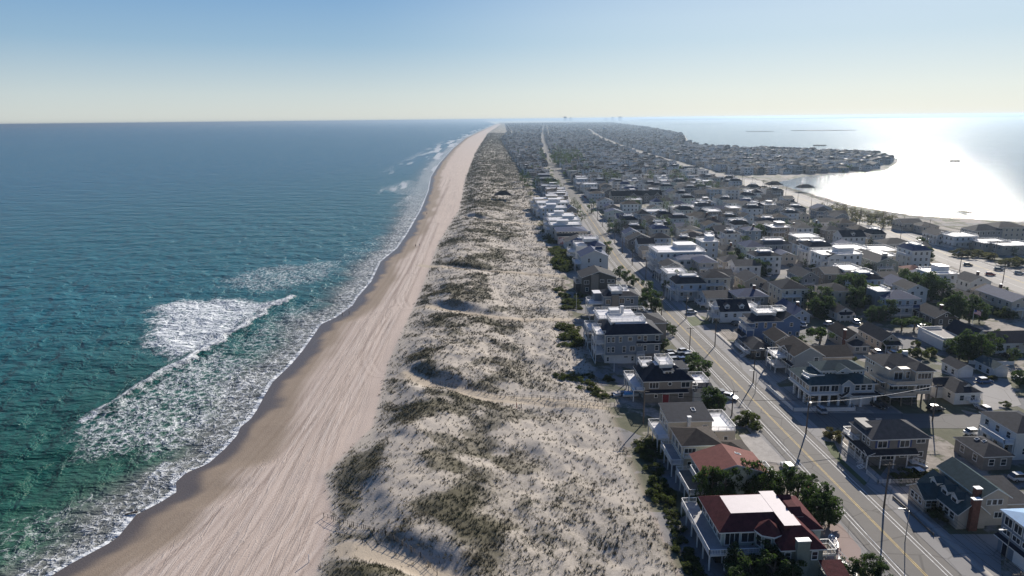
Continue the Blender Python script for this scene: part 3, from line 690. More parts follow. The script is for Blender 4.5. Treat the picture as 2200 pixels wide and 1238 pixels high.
def h_reddoor():
    h = House('shingled hip-roofed house with a red front door and white widow walk', 43.4, 169.9)
    h.box(0, 13.2, 0, 11.6, 0, 3.4, 'cedar_grey'); h.box(0, 13.2, 0.4, 11.6, 3.4, 6.2, 'taupe_siding')
    h.shed(-.2, 11.9, -1.0, 0.45, 3.0, 3.5, 'navy_shingle')
    h.hip(0, 13.2, 0.4, 11.6, 6.2, 3.0, 'navy_shingle', .5, 4.3, 'deck_white')
    h.deck(4.6, 8.6, 3.2, 9.2, 9.75, 'SWEN', 0); h.box(4.8, 8.4, 3.4, 9.0, 8.6, 9.5, 'white_siding', 'walk_base')
    h.dormer(6.9, 2.0, 7.1, 2.8, 1.2, 2.4, 'navy_shingle', kind='shed')
    h.box(1.2, 4.4, 6.6, 11.0, 6.6, 8.0, 'taupe_siding', 'dormer_wall'); h.deck(0.6, 4.6, 6.4, 11.4, 8.2, 'SWN', 0)
    h.box(9.6, 12.6, 3.2, 9.4, 6.6, 8.3, 'cedar_grey', 'dormer_wall'); h.slab(9.4, 12.9, 3.0, 9.6, 8.3, .2, 'navy_shingle')
    h.wins('S', .4, 1.2, 4.2, 1, 4.9, 2.4, 1.5); h.wins('S', .4, 10.0, 12.6, 1, 4.9, 2.2, 1.4); h.wins('S', 0, 2.4, 4.0, 1, 2, .7, .8); h.wins('S', 0, 9, 11, 1, 2.0, 1.2, 1.2)
    b = MB(); b.cyl(0, 0, -.1, .0, .62, n=14, mi=0); b.cyl(0, 0, -.0, .03, .45, n=14, mi=1)
    o_ = b.build('round_window', ['white_paint', 'glass'], h.root, (7.0, .38, 5.2)); o_.rotation_euler = (math.pi/2, 0, 0)
    h.door('S', 0, 5.9, 0.1, 1.7, 2.3)
    h.wins('W', 0, 1, 11, 4, 4.9, 1.4, 1.6); h.wins('W', 0, 1, 11, 4, 1.8, 1.2, 1.3)
    h.slab(-3.0, 0, 0.6, 13, 3.3, .3, 'deck_white', 'deck'); h.rail([(0, -.2), (-2.2, 0.7), (-2.93, 3), (-2.93, 12.9), (0, 12.9)], 3.6)
    b = MB(); b.box(-.12, .12, -.12, .12, 0, 3.3); pm = b.mesh('post', ['white_paint'])
    for y in (1, 4, 7, 10, 12.6): link('post', pm, h.root, (-2.7, y, 0))
    h.box(13.2, 18.6, -1.2, 9, 0, 3.2, 'white_siding', 'garage_wall'); h.shed(13.0, 19.0, -1.6, 2.6, 3.2, 4.2, 'navy_shingle'); h.deck(13.2, 18.6, 2.6, 9, 4.2, 'ESN', 0)
    h.rail([(13.0, -.2), (13.9, -.6), (14.6, .2), (14.6, 2.6)], 3.9)
h_reddoor()
def h_big():
    h = House('tall slate blue three-storey house with navy hip roof and stacked white sea balconies', 38.5, 200)
    h.box(0, 17.2, .8, 13.6, 0, 3.2, 'white_siding', 'lower_storey'); h.box(9.6, 17.2, 0.5, 1.0, 0, 3.2, 'cedar_grey', 'lower_storey')
    h.box(0, 9.5, 0, 13.6, 3.2, 9.9, 'slate_siding'); h.box(9.5, 17.2, 0.6, 13.6, 3.2, 9.9, 'slate_siding')
    h.shed(9.4, 17.5, -.3, .65, 6.6, 7.1, 'navy_shingle')
    h.hip(0, 17.2, 0, 13.6, 9.9, 2.3, 'navy_shingle', .5, 4.0, 'deck_white')
    h.deck(2.0, 13.4, 4.4, 10.6, 12.6, 'SWEN', 0); h.box(2.2, 13.2, 4.6, 10.4, 11.6, 12.3, 'white_siding', 'walk_base')
    for z in (8.2, 5.0):
        h.wins('S', 0, 0.3, 1.3, 1, z, .7, 1.5); h.wins('S', 0, 1.7, 2.7, 1, z, .8, 1.6); h.wins('S', .6, 15.2, 17, 1, z, 1.0, 1.6); h.wins('S', .6, 11.6, 13.2, 1, z, .9, 1.6)
    h.wins('S', 0, 3.9, 5.1, 1, 8.2, .8, 1.6); h.wins('S', 0, 5.0, 6.4, 1, 5.0, .9, 1.9); h.wins('S', 0, 6.6, 8.4, 1, 8.3, 1.1, 1.1); h.wins('S', 0, 7.4, 9.2, 1, 5.2, 1.5, 1.5)
    h.wins('S', .6, 9.8, 11.2, 1, 8.5, .9, .9); h.wins('S', .6, 9.8, 11.4, 1, 6.1, 1.2, .5)
    h.wins('S', .8, 0.2, 1.4, 1, 1.6, .6, 1.3); h.wins('S', .8, 5.6, 7.4, 1, 2.2, 1.2, .4); h.wins('S', .8, 8, 9.2, 1, 1.6, .7, 1.4)
    h.wins('W', 0, .5, 13, 5, 8.2, 1.6, 1.9); h.wins('W', 0, .5, 13, 5, 5, 1.6, 1.9); h.wins('E', 17.2, 1, 13, 4, 8.2, 1, 1.5); h.wins('E', 17.2, 1, 13, 4, 5, 1, 1.5)
    for z in (3.4, 6.8, 9.9): h.deck(-3.2, 0, 0.8, 8.6, z, 'SWN', 1 if z > 9 else 0)
    h.deck(9.6, 12.2, -.7, 0.5, 3.3, 'SE', 1)
h_big()
def h_decks():
    h = House('taupe flat-roofed house with several white roof terraces, behind the slate blue house', 39.6, 219)
    h.box(0, 12.6, 0, 10, 0, 9.3, 'taupe_siding'); h.slab(0, 12.6, 0, 10, 9.3, .25, 'deck_white', 'roof', over=.4)
    h.box(11.5, 22, -3.6, 8, 0, 8.6, 'taupe_siding'); h.hip(11.5, 22, -3.6, 8, 8.6, 1.7, 'charcoal_shingle', .4)
    h.rail([(0, 9.8), (0, .1), (12, .1)], 9.55); h.rail([(0, 9.8), (17, 9.8), (17, 6)], 9.8); h.box(4.5, 8, 4.5, 8, 9.5, 11.0, 'white_siding', 'stair_house')
    h.chim(8.4, 5.2, 1, 1, 9.5, 12.0, 'white_siding')
    h.deck(-4.2, 0, -2.4, 6, 6.2, 'SWN', 1); h.deck(-5, 0, -6, 2, 3.4, 'SWN', 1, 'deck_wood'); h.wins('W', 0, .5, 9.5, 4, 7.6, 1.6, 1.8); h.wins('W', 0, .5, 9.5, 4, 4.4, 1.6, 1.8); h.wins('S', 0, .5, 5, 2, 7.8, 1.2, 1.4)
h_decks()
def h_slate2():
    h = House('slate blue two-storey house with taupe chimney block and white rooftop cage deck', 46.8, 249.5)
    h.box(0, 13.2, 0, 10, 0, 9.1, 'slate_siding'); h.hip(0, 13.2, 0, 10, 9.1, 1.2, 'navy_shingle', .4, 3.2, 'deck_white')
    h.box(3, 7.2, 1.2, 8, 9.6, 10.6, 'white_siding', 'walk_base'); h.deck(2.8, 7.4, 1.0, 8.2, 10.9, 'SWEN', 0); h.deck(7.4, 10.2, 5, 8.6, 10.4, 'SEN', 0)
    h.chim(2.9, -.8, 2.6, .8, 0, 9.6, 'taupe_siding', 'taupe_siding')
    h.wins('S', 0, .6, 2.6, 1, 6.9, 1.6, 1.7); h.wins('S', 0, 5.8, 8, 1, 7.2, 1.7, 1.9); h.wins('S', 0, 8.4, 10, 1, 7.7, 1.1, .6); h.wins('S', 0, 10, 11.6, 1, 7, 1, 1.6)
    h.wins('S', 0, .6, 2.6, 1, 3.6, 1.5, 1.7); h.wins('S', 0, 8, 13, 1, 3.8, 4.4, 1.6); h.wins('W', 0, .5, 9.5, 4, 7, 1.5, 1.8); h.wins('W', 0, .5, 9.5, 4, 3.6, 1.5, 1.8)
    h.deck(-5.8, 0, 1, 8, 6.0, 'SWN', 1); h.deck(-5.8, 0, -2, 8, 3.0, 'SWN', 1); h.box(-2.8, 0, 5, 9.6, 3, 9.0, 'slate_siding'); h.slab(-3.2, 0, 4.8, 9.8, 9.0, .2, 'deck_white')
h_slate2()
def h_shake():
    h = House('dark weathered shake house with charcoal roof and square chimney block beside the dunes', 44, 287.5)
    h.box(0, 15, 0, 13, 0, 7.6, 'dark_cedar'); h.gable(0, 15, 0, 13, 7.6, 2.6, 'charcoal_shingle', 'y', .4, 'dark_cedar'); h.chim(4, -.9, 3.2, .9, 0, 9, 'taupe_siding', 'taupe_siding')
    h.wins('S', 0, .6, 3.6, 1, 5.6, 2.0, 1.5); h.wins('S', 0, 7.4, 10.4, 1, 6, 1.5, 1.2); h.wins('S', 0, 11, 14.6, 2, 6, 1.2, 1.2); h.wins('S', 0, 1.2, 3.4, 1, 2.4, 1.2, 1.5); h.wins('W', 0, .5, 12.5, 4, 5.6, 1.5, 1.6)
    h.box(-2, 0, 4, 12, 0, 4, 'dark_cedar'); h.deck(-2, 0, 4, 12, 4.3, 'SWN', 0, 'deck_wood')
h_shake()
def h_wgable():
    h = House('white gable-fronted house with blue-grey roof and sea deck, north of the dark shake house', 50.5, 333)
    h.box(0, 13.6, 0, 13, 0, 7.8, 'white_siding'); h.gable(0, 13.6, 0, 13, 7.8, 3.0, 'steel_blue_shingle', 'y', .5, 'white_siding')
    for z in (2.0, 5.8): h.wins('S', 0, 3.2, 4.6, 1, z, .9, 2.0); h.wins('S', 0, 9, 10.4, 1, z, .9, 1.9)
    h.wins('W', 0, .5, 12.5, 4, 6, 1.4, 1.7); h.deck(-3.2, 0, -.6, 10, 4.4, 'SWN', 1); h.dormer(11, 5, 9.4, 2.6, 1.2, 3, 'steel_blue_shingle', face='E')
h_wgable()
def h_wgable2():
    h = House('white flat-decked house with navy shed roof wall, behind the white gable-fronted house', 51, 356)
    h.box(0, 16, 0, 12, 0, 8.8, 'white_siding'); h.hip(6, 16, 0, 12, 8.8, 2.2, 'steel_blue_shingle', .3); h.slab(0, 6, 0, 12, 8.8, .25, 'deck_white'); h.rail([(6, .1), (.1, .1), (.1, 11.8), (6, 11.8)], 9.05)
    h.box(5.0, 13, 5, 11.6, 10.2, 11.6, 'white_siding', 'walk_base'); h.deck(4.8, 13.2, 4.8, 11.8, 11.9, 'SWEN', 0); h.deck(-3.6, 0, 0, 10, 5.8, 'SWN', 1); h.deck(-3.6, 0, 0, 10, 3, 'SWN', 0); h.wins('W', 0, .5, 11.5, 4, 7.2, 1.6, 1.8); h.wins('S', 0, 8, 15, 3, 7, 1, 1.3)
h_wgable2()
def h_mural():
    h = House('beige oceanfront house with a pink and white mural on its low front wall', 47.5, 410, lod=1)
    h.box(0, 18.6, 3, 20, 0, 7.8, 'beige_siding'); h.hip(0, 18.6, 3, 20, 7.8, 1.6, 'steel_blue_shingle', .5); h.box(0, 12.8, 0, 3, 0, 5, 'beige_siding'); h.shed(-.4, 13.2, -.5, 3, 5, 6.4, 'charcoal_shingle')
    h.wins('S', 3, 1, 13, 6, 7, 1.2, .7); h.wins('S', 3, 14, 18, 2, 5.6, 1.2, 1.5); h.wins('W', 0, 4, 19, 5, 5.6, 1.4, 1.6)
    m, N, L, b, v = newmat('mural_paint')
    n1 = noise(N, L, v, .55, 4, .6, .6, 0); n2 = noise(N, L, v, .35, 4, .6, 1.0, 1)
    c = mix_rgb(N, L, sstep(N, L, n1, .50, .53), (.62, .56, .56), (.30, .13, .15)); sp = N.new('ShaderNodeSeparateXYZ'); L.new(v, sp.inputs[0])
    c = mix_rgb(N, L, mth(N, L, 'MULTIPLY', sstep(N, L, noise(N, L, v, .9, 3, .6), .54, .57), sstep(N, L, sp.outputs[0], 6, 7)), c, (.05, .06, .12))
    L.new(c, b.inputs['Base Color']); MATS['mural'] = m
    q = MB(); q.box(.4, 12.4, -.06, 0, .5, 4.6); q.build('mural', ['mural'], h.root)
h_mural()
def h_slabs(label, X, Y, w_, d_, z, m, n, seed, lod=1):
    """row of flat-roofed deck houses joined wall to wall"""
    r = random.Random(seed); h = House(label, X, Y, lod=lod)
    h.box(0, w_, 0, d_, 0, z, m); h.slab(0, w_, 0, d_, z, .25, 'deck_white', over=.4); h.rail([(.1, d_ - .2), (.1, .1), (w_ - .1, .1), (w_ - .1, d_ - .2)], z + .25)
    x = w_*r.uniform(.2, .5); h.box(x, x + w_*.35, d_*.3, d_*.8, z, z + 2.3, m, 'penthouse_wall'); h.slab(x, x + w_*.35, d_*.3, d_*.8, z + 2.3, .25, 'deck_white', over=.4)
    for f in range(n):
        zz = z - 1.6 - f*3.0; h.wins('S', 0, .6, w_ - .6, max(3, int(w_/3.2)), zz, 1.3, 1.5); h.wins('W', 0, .6, d_ - .6, max(3, int(d_/3)), zz, 1.7, 1.8)
        if zz - 1.4 > 1: h.deck(-2.6, 0, .5, d_ - 1, zz - 1.1, 'SWN', 1 if f == 0 else 0)
    return h
h_slabs('white oceanfront house with two wide roof decks, just past the mural house', 45.5, 432, 20, 12, 8.6, 'white_siding', 2, 1)
h_slabs('white oceanfront house with long blue-white flat roof, second past the mural house', 46, 449, 21, 13, 9.2, 'pale_blue_siding', 2, 2)
h_slabs('white oceanfront house with penthouse deck, beside the dark road pines', 48.5, 474, 18, 12, 9.0, 'white_siding', 2, 3)
def h_grouped():
    h = h_slabs('pale oceanfront house with a gabled east end, opposite the shingled lodge car park', 47, 520, 20, 14, 8.4, 'pale_blue_siding', 2, 4)
    h.box(20, 28, 0, 12, 0, 7, 'cedar_grey'); h.gable(20, 28, 0, 12, 7, 2.6, 'steel_blue_shingle', 'y', .4, 'cedar_grey')
h_grouped()
h_slabs('white three-deck oceanfront house below the beach pavilion', 46.5, 545, 26, 15, 9.4, 'white_siding', 2, 5)
h_slabs('long cream oceanfront house with a flat white roof, nearest the pavilion lane', 46.5, 572, 25, 13, 9.4, 'cream_siding', 2, 6)

# ------------------------------------------------------------------ inland houses near the avenue
def S_(label, X, Y, w_, d_, z, wall, roof, kind='gable', ht=2.2, axis='y', lod=1, dw=0, ds=0, top=0, chim=0, dorm=0, gar=0, porch=0, floors=None, name='beach_house'):
    """ordinary beach house: wall block, roof, windows on each storey and whatever decks, dormers, chimney, porch it has"""
    h = House(label, X, Y, lod=lod, name=name)
    h.box(0, w_, 0, d_, 0, z, wall)
    if kind == 'gable': h.gable(0, w_, 0, d_, z, ht, roof, axis, .4, wall)
    elif kind == 'hip': h.hip(0, w_, 0, d_, z, ht, roof)
    elif kind == 'hipdeck': 
        h.hip(0, w_, 0, d_, z, ht, roof, .4, min(w_, d_)*.28, 'deck_white'); i = min(w_, d_)*.3
        h.deck(i, w_ - i, i, d_ - i, z + ht + .5, 'SWEN', 0)
    elif kind == 'flat':
        h.slab(0, w_, 0, d_, z, .25, 'deck_white', over=.4); h.rail([(.1, d_ - .1), (.1, .1), (w_ - .1, .1), (w_ - .1, d_ - .1), (.1, d_ - .1)], z + .25)
        if top: h.box(w_*.5, w_*.9, d_*.4, d_*.9, z, z + 2.3, wall, 'penthouse_wall'); h.slab(w_*.5, w_*.9, d_*.4, d_*.9, z + 2.3, .2, 'deck_white', over=.3)
    nf = floors or max(1, int((z + .4)/3))
    for f in range(nf):
        zz = z - 1.55 - f*3.0
        if zz < .9: break
        ns = max(2, int(w_/3.2)); nw = max(2, int(d_/3.4))
        if not (gar and f == nf - 1): h.wins('S', 0, .5, w_ - .5, ns, zz, 1.1, 1.35)
        h.wins('W', 0, .5, d_ - .5, nw, zz, 1.1, 1.35); h.wins('E', w_, .5, d_ - .5, 2, zz, 1.0, 1.3)
    if kind == 'gable' and axis == 'y' and ht > 1.6 and w_ > 5: h.wins('S', 0, w_/2 - .6, w_/2 + .6, 1, z + ht*.36, .7, .8)
    for k in range(dw): h.deck(-2.4, 0, .2, d_*.75, z - 2.7 - 3*k + (.0), 'SWN', 1 if k == 0 else 0)
    for k in range(ds): h.deck(0.2, w_*.7, -2.0, 0, z - 2.7 - 3*k, 'SWE', 1 if k == 0 else 0)
    if chim: h.chim(w_*.62, d_*.4, .9, .8, z - .5, z + ht + 1.1, 'brick' if chim == 1 else 'white_siding')
    if dorm:
        for k in range(dorm):
            if axis == 'x': h.dormer(w_*(k + .5)/dorm, 1.0, z + .55, 1.7, 1.35, 2.6, roof)
            else: h.dormer(1.0, d_*(k + .5)/dorm, z + .45, 1.7, 1.35, 2.4, roof, face='W')
    if gar: h.door('S', 0, w_*.5, 0.05, min(2.8, w_*.6), 2.2, 'deck_white', 'garage_door')
    if porch:
        h.shed(.1, w_ - .1, -2.2, -.02, min(z, 3.0) - .5, min(z, 3.0) + .2, roof); b = MB(); b.box(-.09, .09, -.09, .09, 0, min(z, 3.0) - .5); pm = b.mesh('post', ['white_paint'])
        for k in range(4): link('post', pm, h.root, (.3 + (w_ - .6)*k/3, -2.0, 0))
        h.rail([(.3, -2.0), (w_ - .3, -2.0)], .5)
    return h
def r_porch():
    h = House('grey shingled house with wraparound porch, blue shutters and white balcony', 84.6, 132.6)
    h.box(0, 12.8, 0, 8.6, 0, 6.4, 'cedar_grey'); h.hip(0, 12.8, 0, 8.6, 6.4, 2.5, 'grey_shingle', .4)
    h.shed(-1.7, 10, -1.6, .05, 3.1, 3.8, 'charcoal_shingle'); h.shed(-1.7, 0.05, -1.6, 9.5, 3.1, 3.8, 'charcoal_shingle', axis='x')
    b = MB(); b.box(-.1, .1, -.1, .1, 0, 3.1); pm = b.mesh('post', ['white_paint'])
    for x in (-1.5, 1.5, 4.5, 7.5): link('post', pm, h.root, (x, -1.4, 0))
    for y in (1, 3.4, 6, 9): link('post', pm, h.root, (-1.5, y, 0))
    h.rail([(-1.5, 9), (-1.5, 0)], .5); h.deck(-1.6, 1.2, 4.6, 9.2, 4.2, 'SWN', 0); h.box(0.4, 3, 3.4, 8.4, 6.2, 7.6, 'cedar_grey', 'dormer_wall')
    h.wins('S', 0, 1.2, 3.6, 1, 5.1, 2.0, 1.5); h.wins('S', 0, 6.2, 8.6, 1, 5.1, 2.0, 1.5); h.wins('S', 0, 9.8, 12.2, 1, 5.7, 1.8, 1.0); h.wins('S', 0, 2.6, 5.6, 1, 2.0, 3.0, 1.1); h.wins('S', 0, 6.6, 9, 1, 2.3, 2.2, .7); h.wins('S', 0, 10.6, 12, 1, 2.5, .9, 1)
    h.wins('W', 0, .4, 4, 2, 5.2, .9, 1.3); h.wins('W', 0, .5, 8.4, 6, 1.9, 1.0, 1.7)
    sm = MB(); sm.box(-.24, .24, -.06, 0, -.85, .85); me = sm.mesh('shutter', ['blue_shutter'])
    for x in (1.05, 3.75, 6.05, 8.75): link('shutter', me, h.root, (x, -.01, 5.1))
    h.stairs(9.6, -1.0, 1.2, 12.4, -1.0, .1); h.deck(8.6, 10, -1.6, 0, 1.3, 'S', 0); h.stairs(-1.7, -.6, .6, -3.0, -.6, .05)
    h.sky(4.8, 6.2, 8.1, .9, .7, -.4)
r_porch()
h = S_('low grey cottage with two skylights behind the shingled porch house', 107.6, 129, 6.4, 9, 3.4, 'cedar_grey', 'charcoal_shingle', 'hip', 1.5, lod=0); h.sky(2.3, 5.6, 4.6, .8, .8, 0, -.42); h.sky(2.9, 4.2, 4.75, .8, .8, 0, -.42)
def r_cottage():
    h = House('rambling green-roofed cottage with three gabled dormers and brick chimneys across the road', 84.2, 108.4)
    h.box(3.2, 8.6, 0, 11.4, 0, 3.4, 'beige_siding'); h.gable(3.2, 8.6, 0, 11.4, 3.4, 2.3, 'green_shingle', 'y', .45, 'beige_siding')
    h.box(.6, 4.2, 5.8, 10.6, 0, 3.1, 'beige_siding'); h.gable(.6, 5.4, 5.8, 10.6, 3.1, 1.7, 'green_shingle', 'x', .45, 'beige_siding')
    h.box(7.6, 13, .8, 12.4, 0, 6, 'beige_siding'); h.gable(7.6, 13, .8, 12.4, 6, 1.7, 'green_shingle', 'y', .45, 'beige_siding')
    h.box(13, 18.5, 2, 9.4, 0, 3.6, 'beige_siding'); h.shed(12.6, 18.9, 1.6, 9.8, 3.6, 4.9, 'charcoal_shingle')
    for y in (2.6, 5.4, 8.6): h.dormer(4.0, y, 3.95, 1.9, 1.2, 2.4, 'green_shingle', face='W')
    h.chim(5.1, -.75, 1.5, .75, 0, 6.4); h.chim(6.9, 1.2, 1.1, .9, 4, 7.4)
    h.wins('W', .6, 6.4, 10, 3, 2.0, .9, 1.2); h.wins('S', 5.8, .9, 3.1, 2, 1.9, 1.0, 1.3); h.wins('W', 3.2, .8, 5.4, 3, 2.0, 1.1, 1.3); h.wins('S', .8, 8.8, 12, 3, 4.9, .8, 1.0); h.wins('S', .8, 10.4, 12.6, 1, 2.2, 1.4, 1.1)
r_cottage()
def r_blue():
    h = House('slate blue house with bright blue roof and white garage door, at the bottom right corner', 90.4, 90.5)
    h.box(0, 10, 0, 11.6, 0, 7.8, 'slate_siding'); h.hip(0, 10, 0, 11.6, 7.8, 1.5, 'blue_shingle', .4); h.shed(-.7, .02, -.4, 12, 2.7, 3.1, 'navy_shingle', axis='x')
    h.wins('W', 0, .4, 11.2, 5, 6.4, 1.6, 1.5); h.wins('W', 0, .4, 11.2, 5, 4.4, 1.6, .9); h.door('W', 0, 6.2, .05, 3.4, 2.2, 'white_paint', 'garage_door'); h.door('W', 0, 10, .05, 1, 2.1, 'navy_shingle'); h.wins('W', 0, 1, 4, 2, 1.7, .9, 1)
    h.chim(2.6, 8.2, 2.0, 1.8, 7.8, 10.2, 'white_siding')
r_blue()
h = S_('white two-storey house with navy roof at the right edge, past the skylight cottage', 117.6, 133, 9, 11, 6.6, 'white_siding', 'navy_shingle', 'hip', 2, dw=1, lod=0)
def r_piers():
    h = House('wide pale house on open piers with porthole and arched gable behind white fence', 86.2, 164.5)
    h.box(2, 17.6, 4, 12, 0, 3.3, 'underfloor_shade', 'lower_storey'); h.box(10.6, 17.6, .2, 4, 0, 3.2, 'pale_blue_siding', 'garage_wall')  # dark core stands in for the shade between the open piers
    h.box(0, 17.6, 0, 12, 3.3, 6.2, 'pale_blue_siding'); h.slab(-.2, 17.8, -.2, 12, 3.1, .5, 'white_paint', 'band'); h.hip(0, 17.6, 0, 12, 6.2, 1.9, 'green_shingle', .5, 4.0)
    h.box(4.2, 16.2, 3.2, 9.6, 6.8, 8.9, 'pale_blue_siding'); h.hip(4.2, 16.2, 3.2, 9.6, 8.9, 1.7, 'green_shingle', .4)
    h.gable(8.0, 12.0, 1.6, 4.6, 8.9, 1.2, 'green_shingle', 'y', .2, 'pale_blue_siding'); h.box(8.2, 11.8, 2.9, 3.4, 6.8, 8.9, 'pale_blue_siding')
    b = MB(); b.cyl(0, 0, -.12, 0, .62, n=14); b.cyl(0, 0, 0, .03, .5, n=14, mi=1); o_ = b.build('porthole', ['white_paint', 'glass'], h.root, (10, 2.85, 8.5)); o_.rotation_euler = (math.pi/2, 0, 0)
    h.wins('S', 3.2, 4.6, 7.4, 3, 8.0, .45, .45); h.wins('S', 3.2, 13, 15.8, 3, 8.0, .45, .45)
    h.wins('S', 0, .2, 2.2, 1, 5, 1.6, 1.5); h.wins('S', 0, 2.4, 5.4, 1, 5, 2.6, 1.5); h.wins('S', 0, 5.6, 7.8, 1, 5, 1.8, 1.6); h.wins('S', 0, 12, 17, 3, 5, 1.2, 1.4); h.wins('S', -.9, 8.6, 10.4, 1, 4.9, 1.5, 1.6)
    h.box(8.2, 10.9, -.9, 0, 3.3, 6.4, 'pale_blue_siding'); h.gable(8.0, 11.1, -1, 3, 6.4, 1.2, 'green_shingle', 'y', .3, 'pale_blue_siding'); h.gable(8.1, 11, -1.6, 0, 3.2, .9, 'navy_shingle', 'y', .3, 'pale_blue_siding')
    h.shed(10.8, 18.4, -1.2, .2, 3.0, 3.5, 'navy_shingle'); h.wins('W', 0, .3, 11.6, 6, 5, 1.4, 1.5)
    h.piles([(.3, .3), (3, .3), (5.6, .3), (8.2, .3), (.3, 3), (.3, 6), (.3, 9), (10.5, -1.2), (13.6, -.9), (17.4, -.9)], 3.2, .28, 'white_paint')
    h.door('S', .2, 12.4, .05, 2.6, 2.2, 'white_paint', 'garage_door'); h.door('S', .2, 15.8, .05, 2.6, 2.2, 'white_paint', 'garage_door')
    h.slab(.4, 5, 2.6, 6, 6.7, .3, 'deck_white', 'deck'); h.rail([(5.0, 2.5), (2.4, 2.5), (1.0, 3.3), (.5, 5), (.8, 6.2)], 7.0, solid=True)
r_piers()
def r_brown():
    h = House('grey-brown gabled house with stacked white corner balconies, between the piers house and the shake cottage', 91.2, 184.5)
    h.box(0, 8.4, 0, 11, 0, 7, 'grey_siding'); h.gable(0, 8.4, 0, 11, 7, 2.4, 'brown_shingle', 'y', .5, 'grey_siding'); h.gable(-.2, 4, 3, 9, 6.6, 1.5, 'brown_shingle', 'x', .4, 'grey_siding')
    h.box(8.4, 20.5, 5.4, 14.4, 0, 4.4, 'beige_siding'); h.gable(8.4, 20.5, 5.4, 14.4, 4.4, 2.0, 'brown_shingle', 'x', .4, 'beige_siding')
    h.wins('S', 0, 5.6, 7.4, 1, 5.6, 1.2, 1.4); h.wins('W', 0, .6, 10.4, 3, 5.6, 1.4, 1.7); h.wins('W', 0, .6, 10.4, 3, 2.4, 1.4, 1.7); h.shed(-.9, .05, 0, 10, 3.6, 4.0, 'navy_shingle', axis='x')
    h.deck(-3.6, 0, 4.4, 11, 5.0, 'SWN', 1); h.deck(-3.6, 0, 4.4, 11, 2.0, 'SWN', 0)
r_brown()
def r_beige():
    h = House('beige three-storey house on pilings with curved solid balconies and charcoal roofs', 107.2, 163.2)
    h.box(0, 11.2, 1.6, 12.6, 3.2, 9.8, 'beige_siding'); h.box(6.4, 11.2, 0, 1.6, 3.2, 9.8, 'beige_siding'); h.box(1.5, 10.5, 4, 12.4, 0, 3.2, 'underfloor_shade', 'lower_storey')  # last box is dark to stand in for shade among the pilings
    h.hip(0, 11.2, 4.0, 12.6, 9.8, 2.0, 'charcoal_shingle', .5); h.hip(6.4, 11.2, 0, 5.4, 9.8, 1.5, 'charcoal_shingle', .5)
    h.gable(.4, 3.6, 1.8, 6, 9.4, 1.1, 'charcoal_shingle', 'y', .3, 'beige_siding')
    for z in (6.5, 3.3):
        h.slab(-.6, 6.4, -1.4, 1.6, z - .3, .3, 'deck_grey', 'deck'); h.rail([(6.4, -1.3), (.6, -1.3), (-.9, .2), (-1.6, 2.6), (-1.7, 7)], z, solid=True, m='beige_siding'); h.slab(-1.7, 0, 1.0, 7, z - .3, .3, 'deck_grey', 'deck')
    for z in (8.3, 5.0): h.wins('S', 0, 6.7, 11, 1, z, 3.6, 1.5)
    h.wins('S', 1.6, 1.4, 4.2, 1, 7.9, 2.2, 2.1, 'sliding_door'); h.wins('S', 1.6, .6, 5.8, 2, 4.9, 2.2, 1.8); h.wins('S', 1.6, 4.6, 6, 1, 8.1, 1, 1.8)
    h.wins('W', 0, 8, 12.2, 4, 9.0, .8, .9); h.wins('W', 0, 8, 12, 2, 6.3, .7, 1.4); h.wins('W', 0, 2, 7, 2, 5, 1.6, 1.6)
    h.piles([(.4, 0), (3.4, 0), (6.4, .2), (9, .2), (11, .2), (-1.2, 3), (-1.2, 6.6)], 3.2, .16, 'old_wood')
    h.box(8.0, 9.4, 8.6, 9.2, 10.6, 12.2, 'white_siding', 'vent_wall')
r_beige()
h = S_('white cottage with charcoal hip roof and railed front steps, right of the piling house', 125.0, 163.0, 7, 10.4, 3.4, 'white_siding', 'charcoal_shingle', 'hip', 1.9, lod=0, floors=1)
h.box(-2.0, 0, 4.6, 9, 0, 3.2, 'white_siding'); h.gable(-2.2, 2.4, 4.6, 9, 3.2, 1.6, 'charcoal_shingle', 'x', .3, 'white_siding'); h.stairs(5.2, 0, 1.2, 5.2, -2.2, .05); h.deck(3.4, 6.4, -1.2, 0, 1.2, 'WE', 0); h.dormer(4.4, 1.6, 4.0, 1.5, .5, 1.6, 'charcoal_shingle')
h = S_('white garage with tan door and grey gable roof, left of two', 138.9, 181.4, 4.6, 7, 2.7, 'white_siding', 'charcoal_shingle', 'gable', 1.3, lod=0, gar=1, floors=1, name='garage')
h = S_('white garage with dark window row in its door, right of two beside the pines', 149.4, 181, 4.4, 7.4, 2.7, 'white_siding', 'green_shingle', 'gable', 1.3, lod=0, gar=1, floors=1, name='garage')
h = S_('beige cottage with lower hipped porch and brick chimney, left of the twin long cottages', 119.6, 207.6, 6, 12.6, 3.6, 'beige_siding', 'brown_shingle', 'gable', 2.2, lod=0, floors=1); h.box(.3, 5.7, -3.4, 0, 0, 2.6, 'beige_siding'); h.hip(.3, 5.7, -3.4, 2.0, 2.6, 1.4, 'charcoal_shingle', .3); h.chim(-.5, 1, .6, .9, 0, 6.6); h.wins('S', -3.4, .6, 5.4, 2, 1.5, 1.2, 1.2)
h = S_('beige cottage with white front gable and porch, right of the twin long cottages', 130.2, 205.6, 6, 14, 3.5, 'beige_siding', 'charcoal_shingle', 'gable', 2.3, lod=0, floors=1, porch=1)
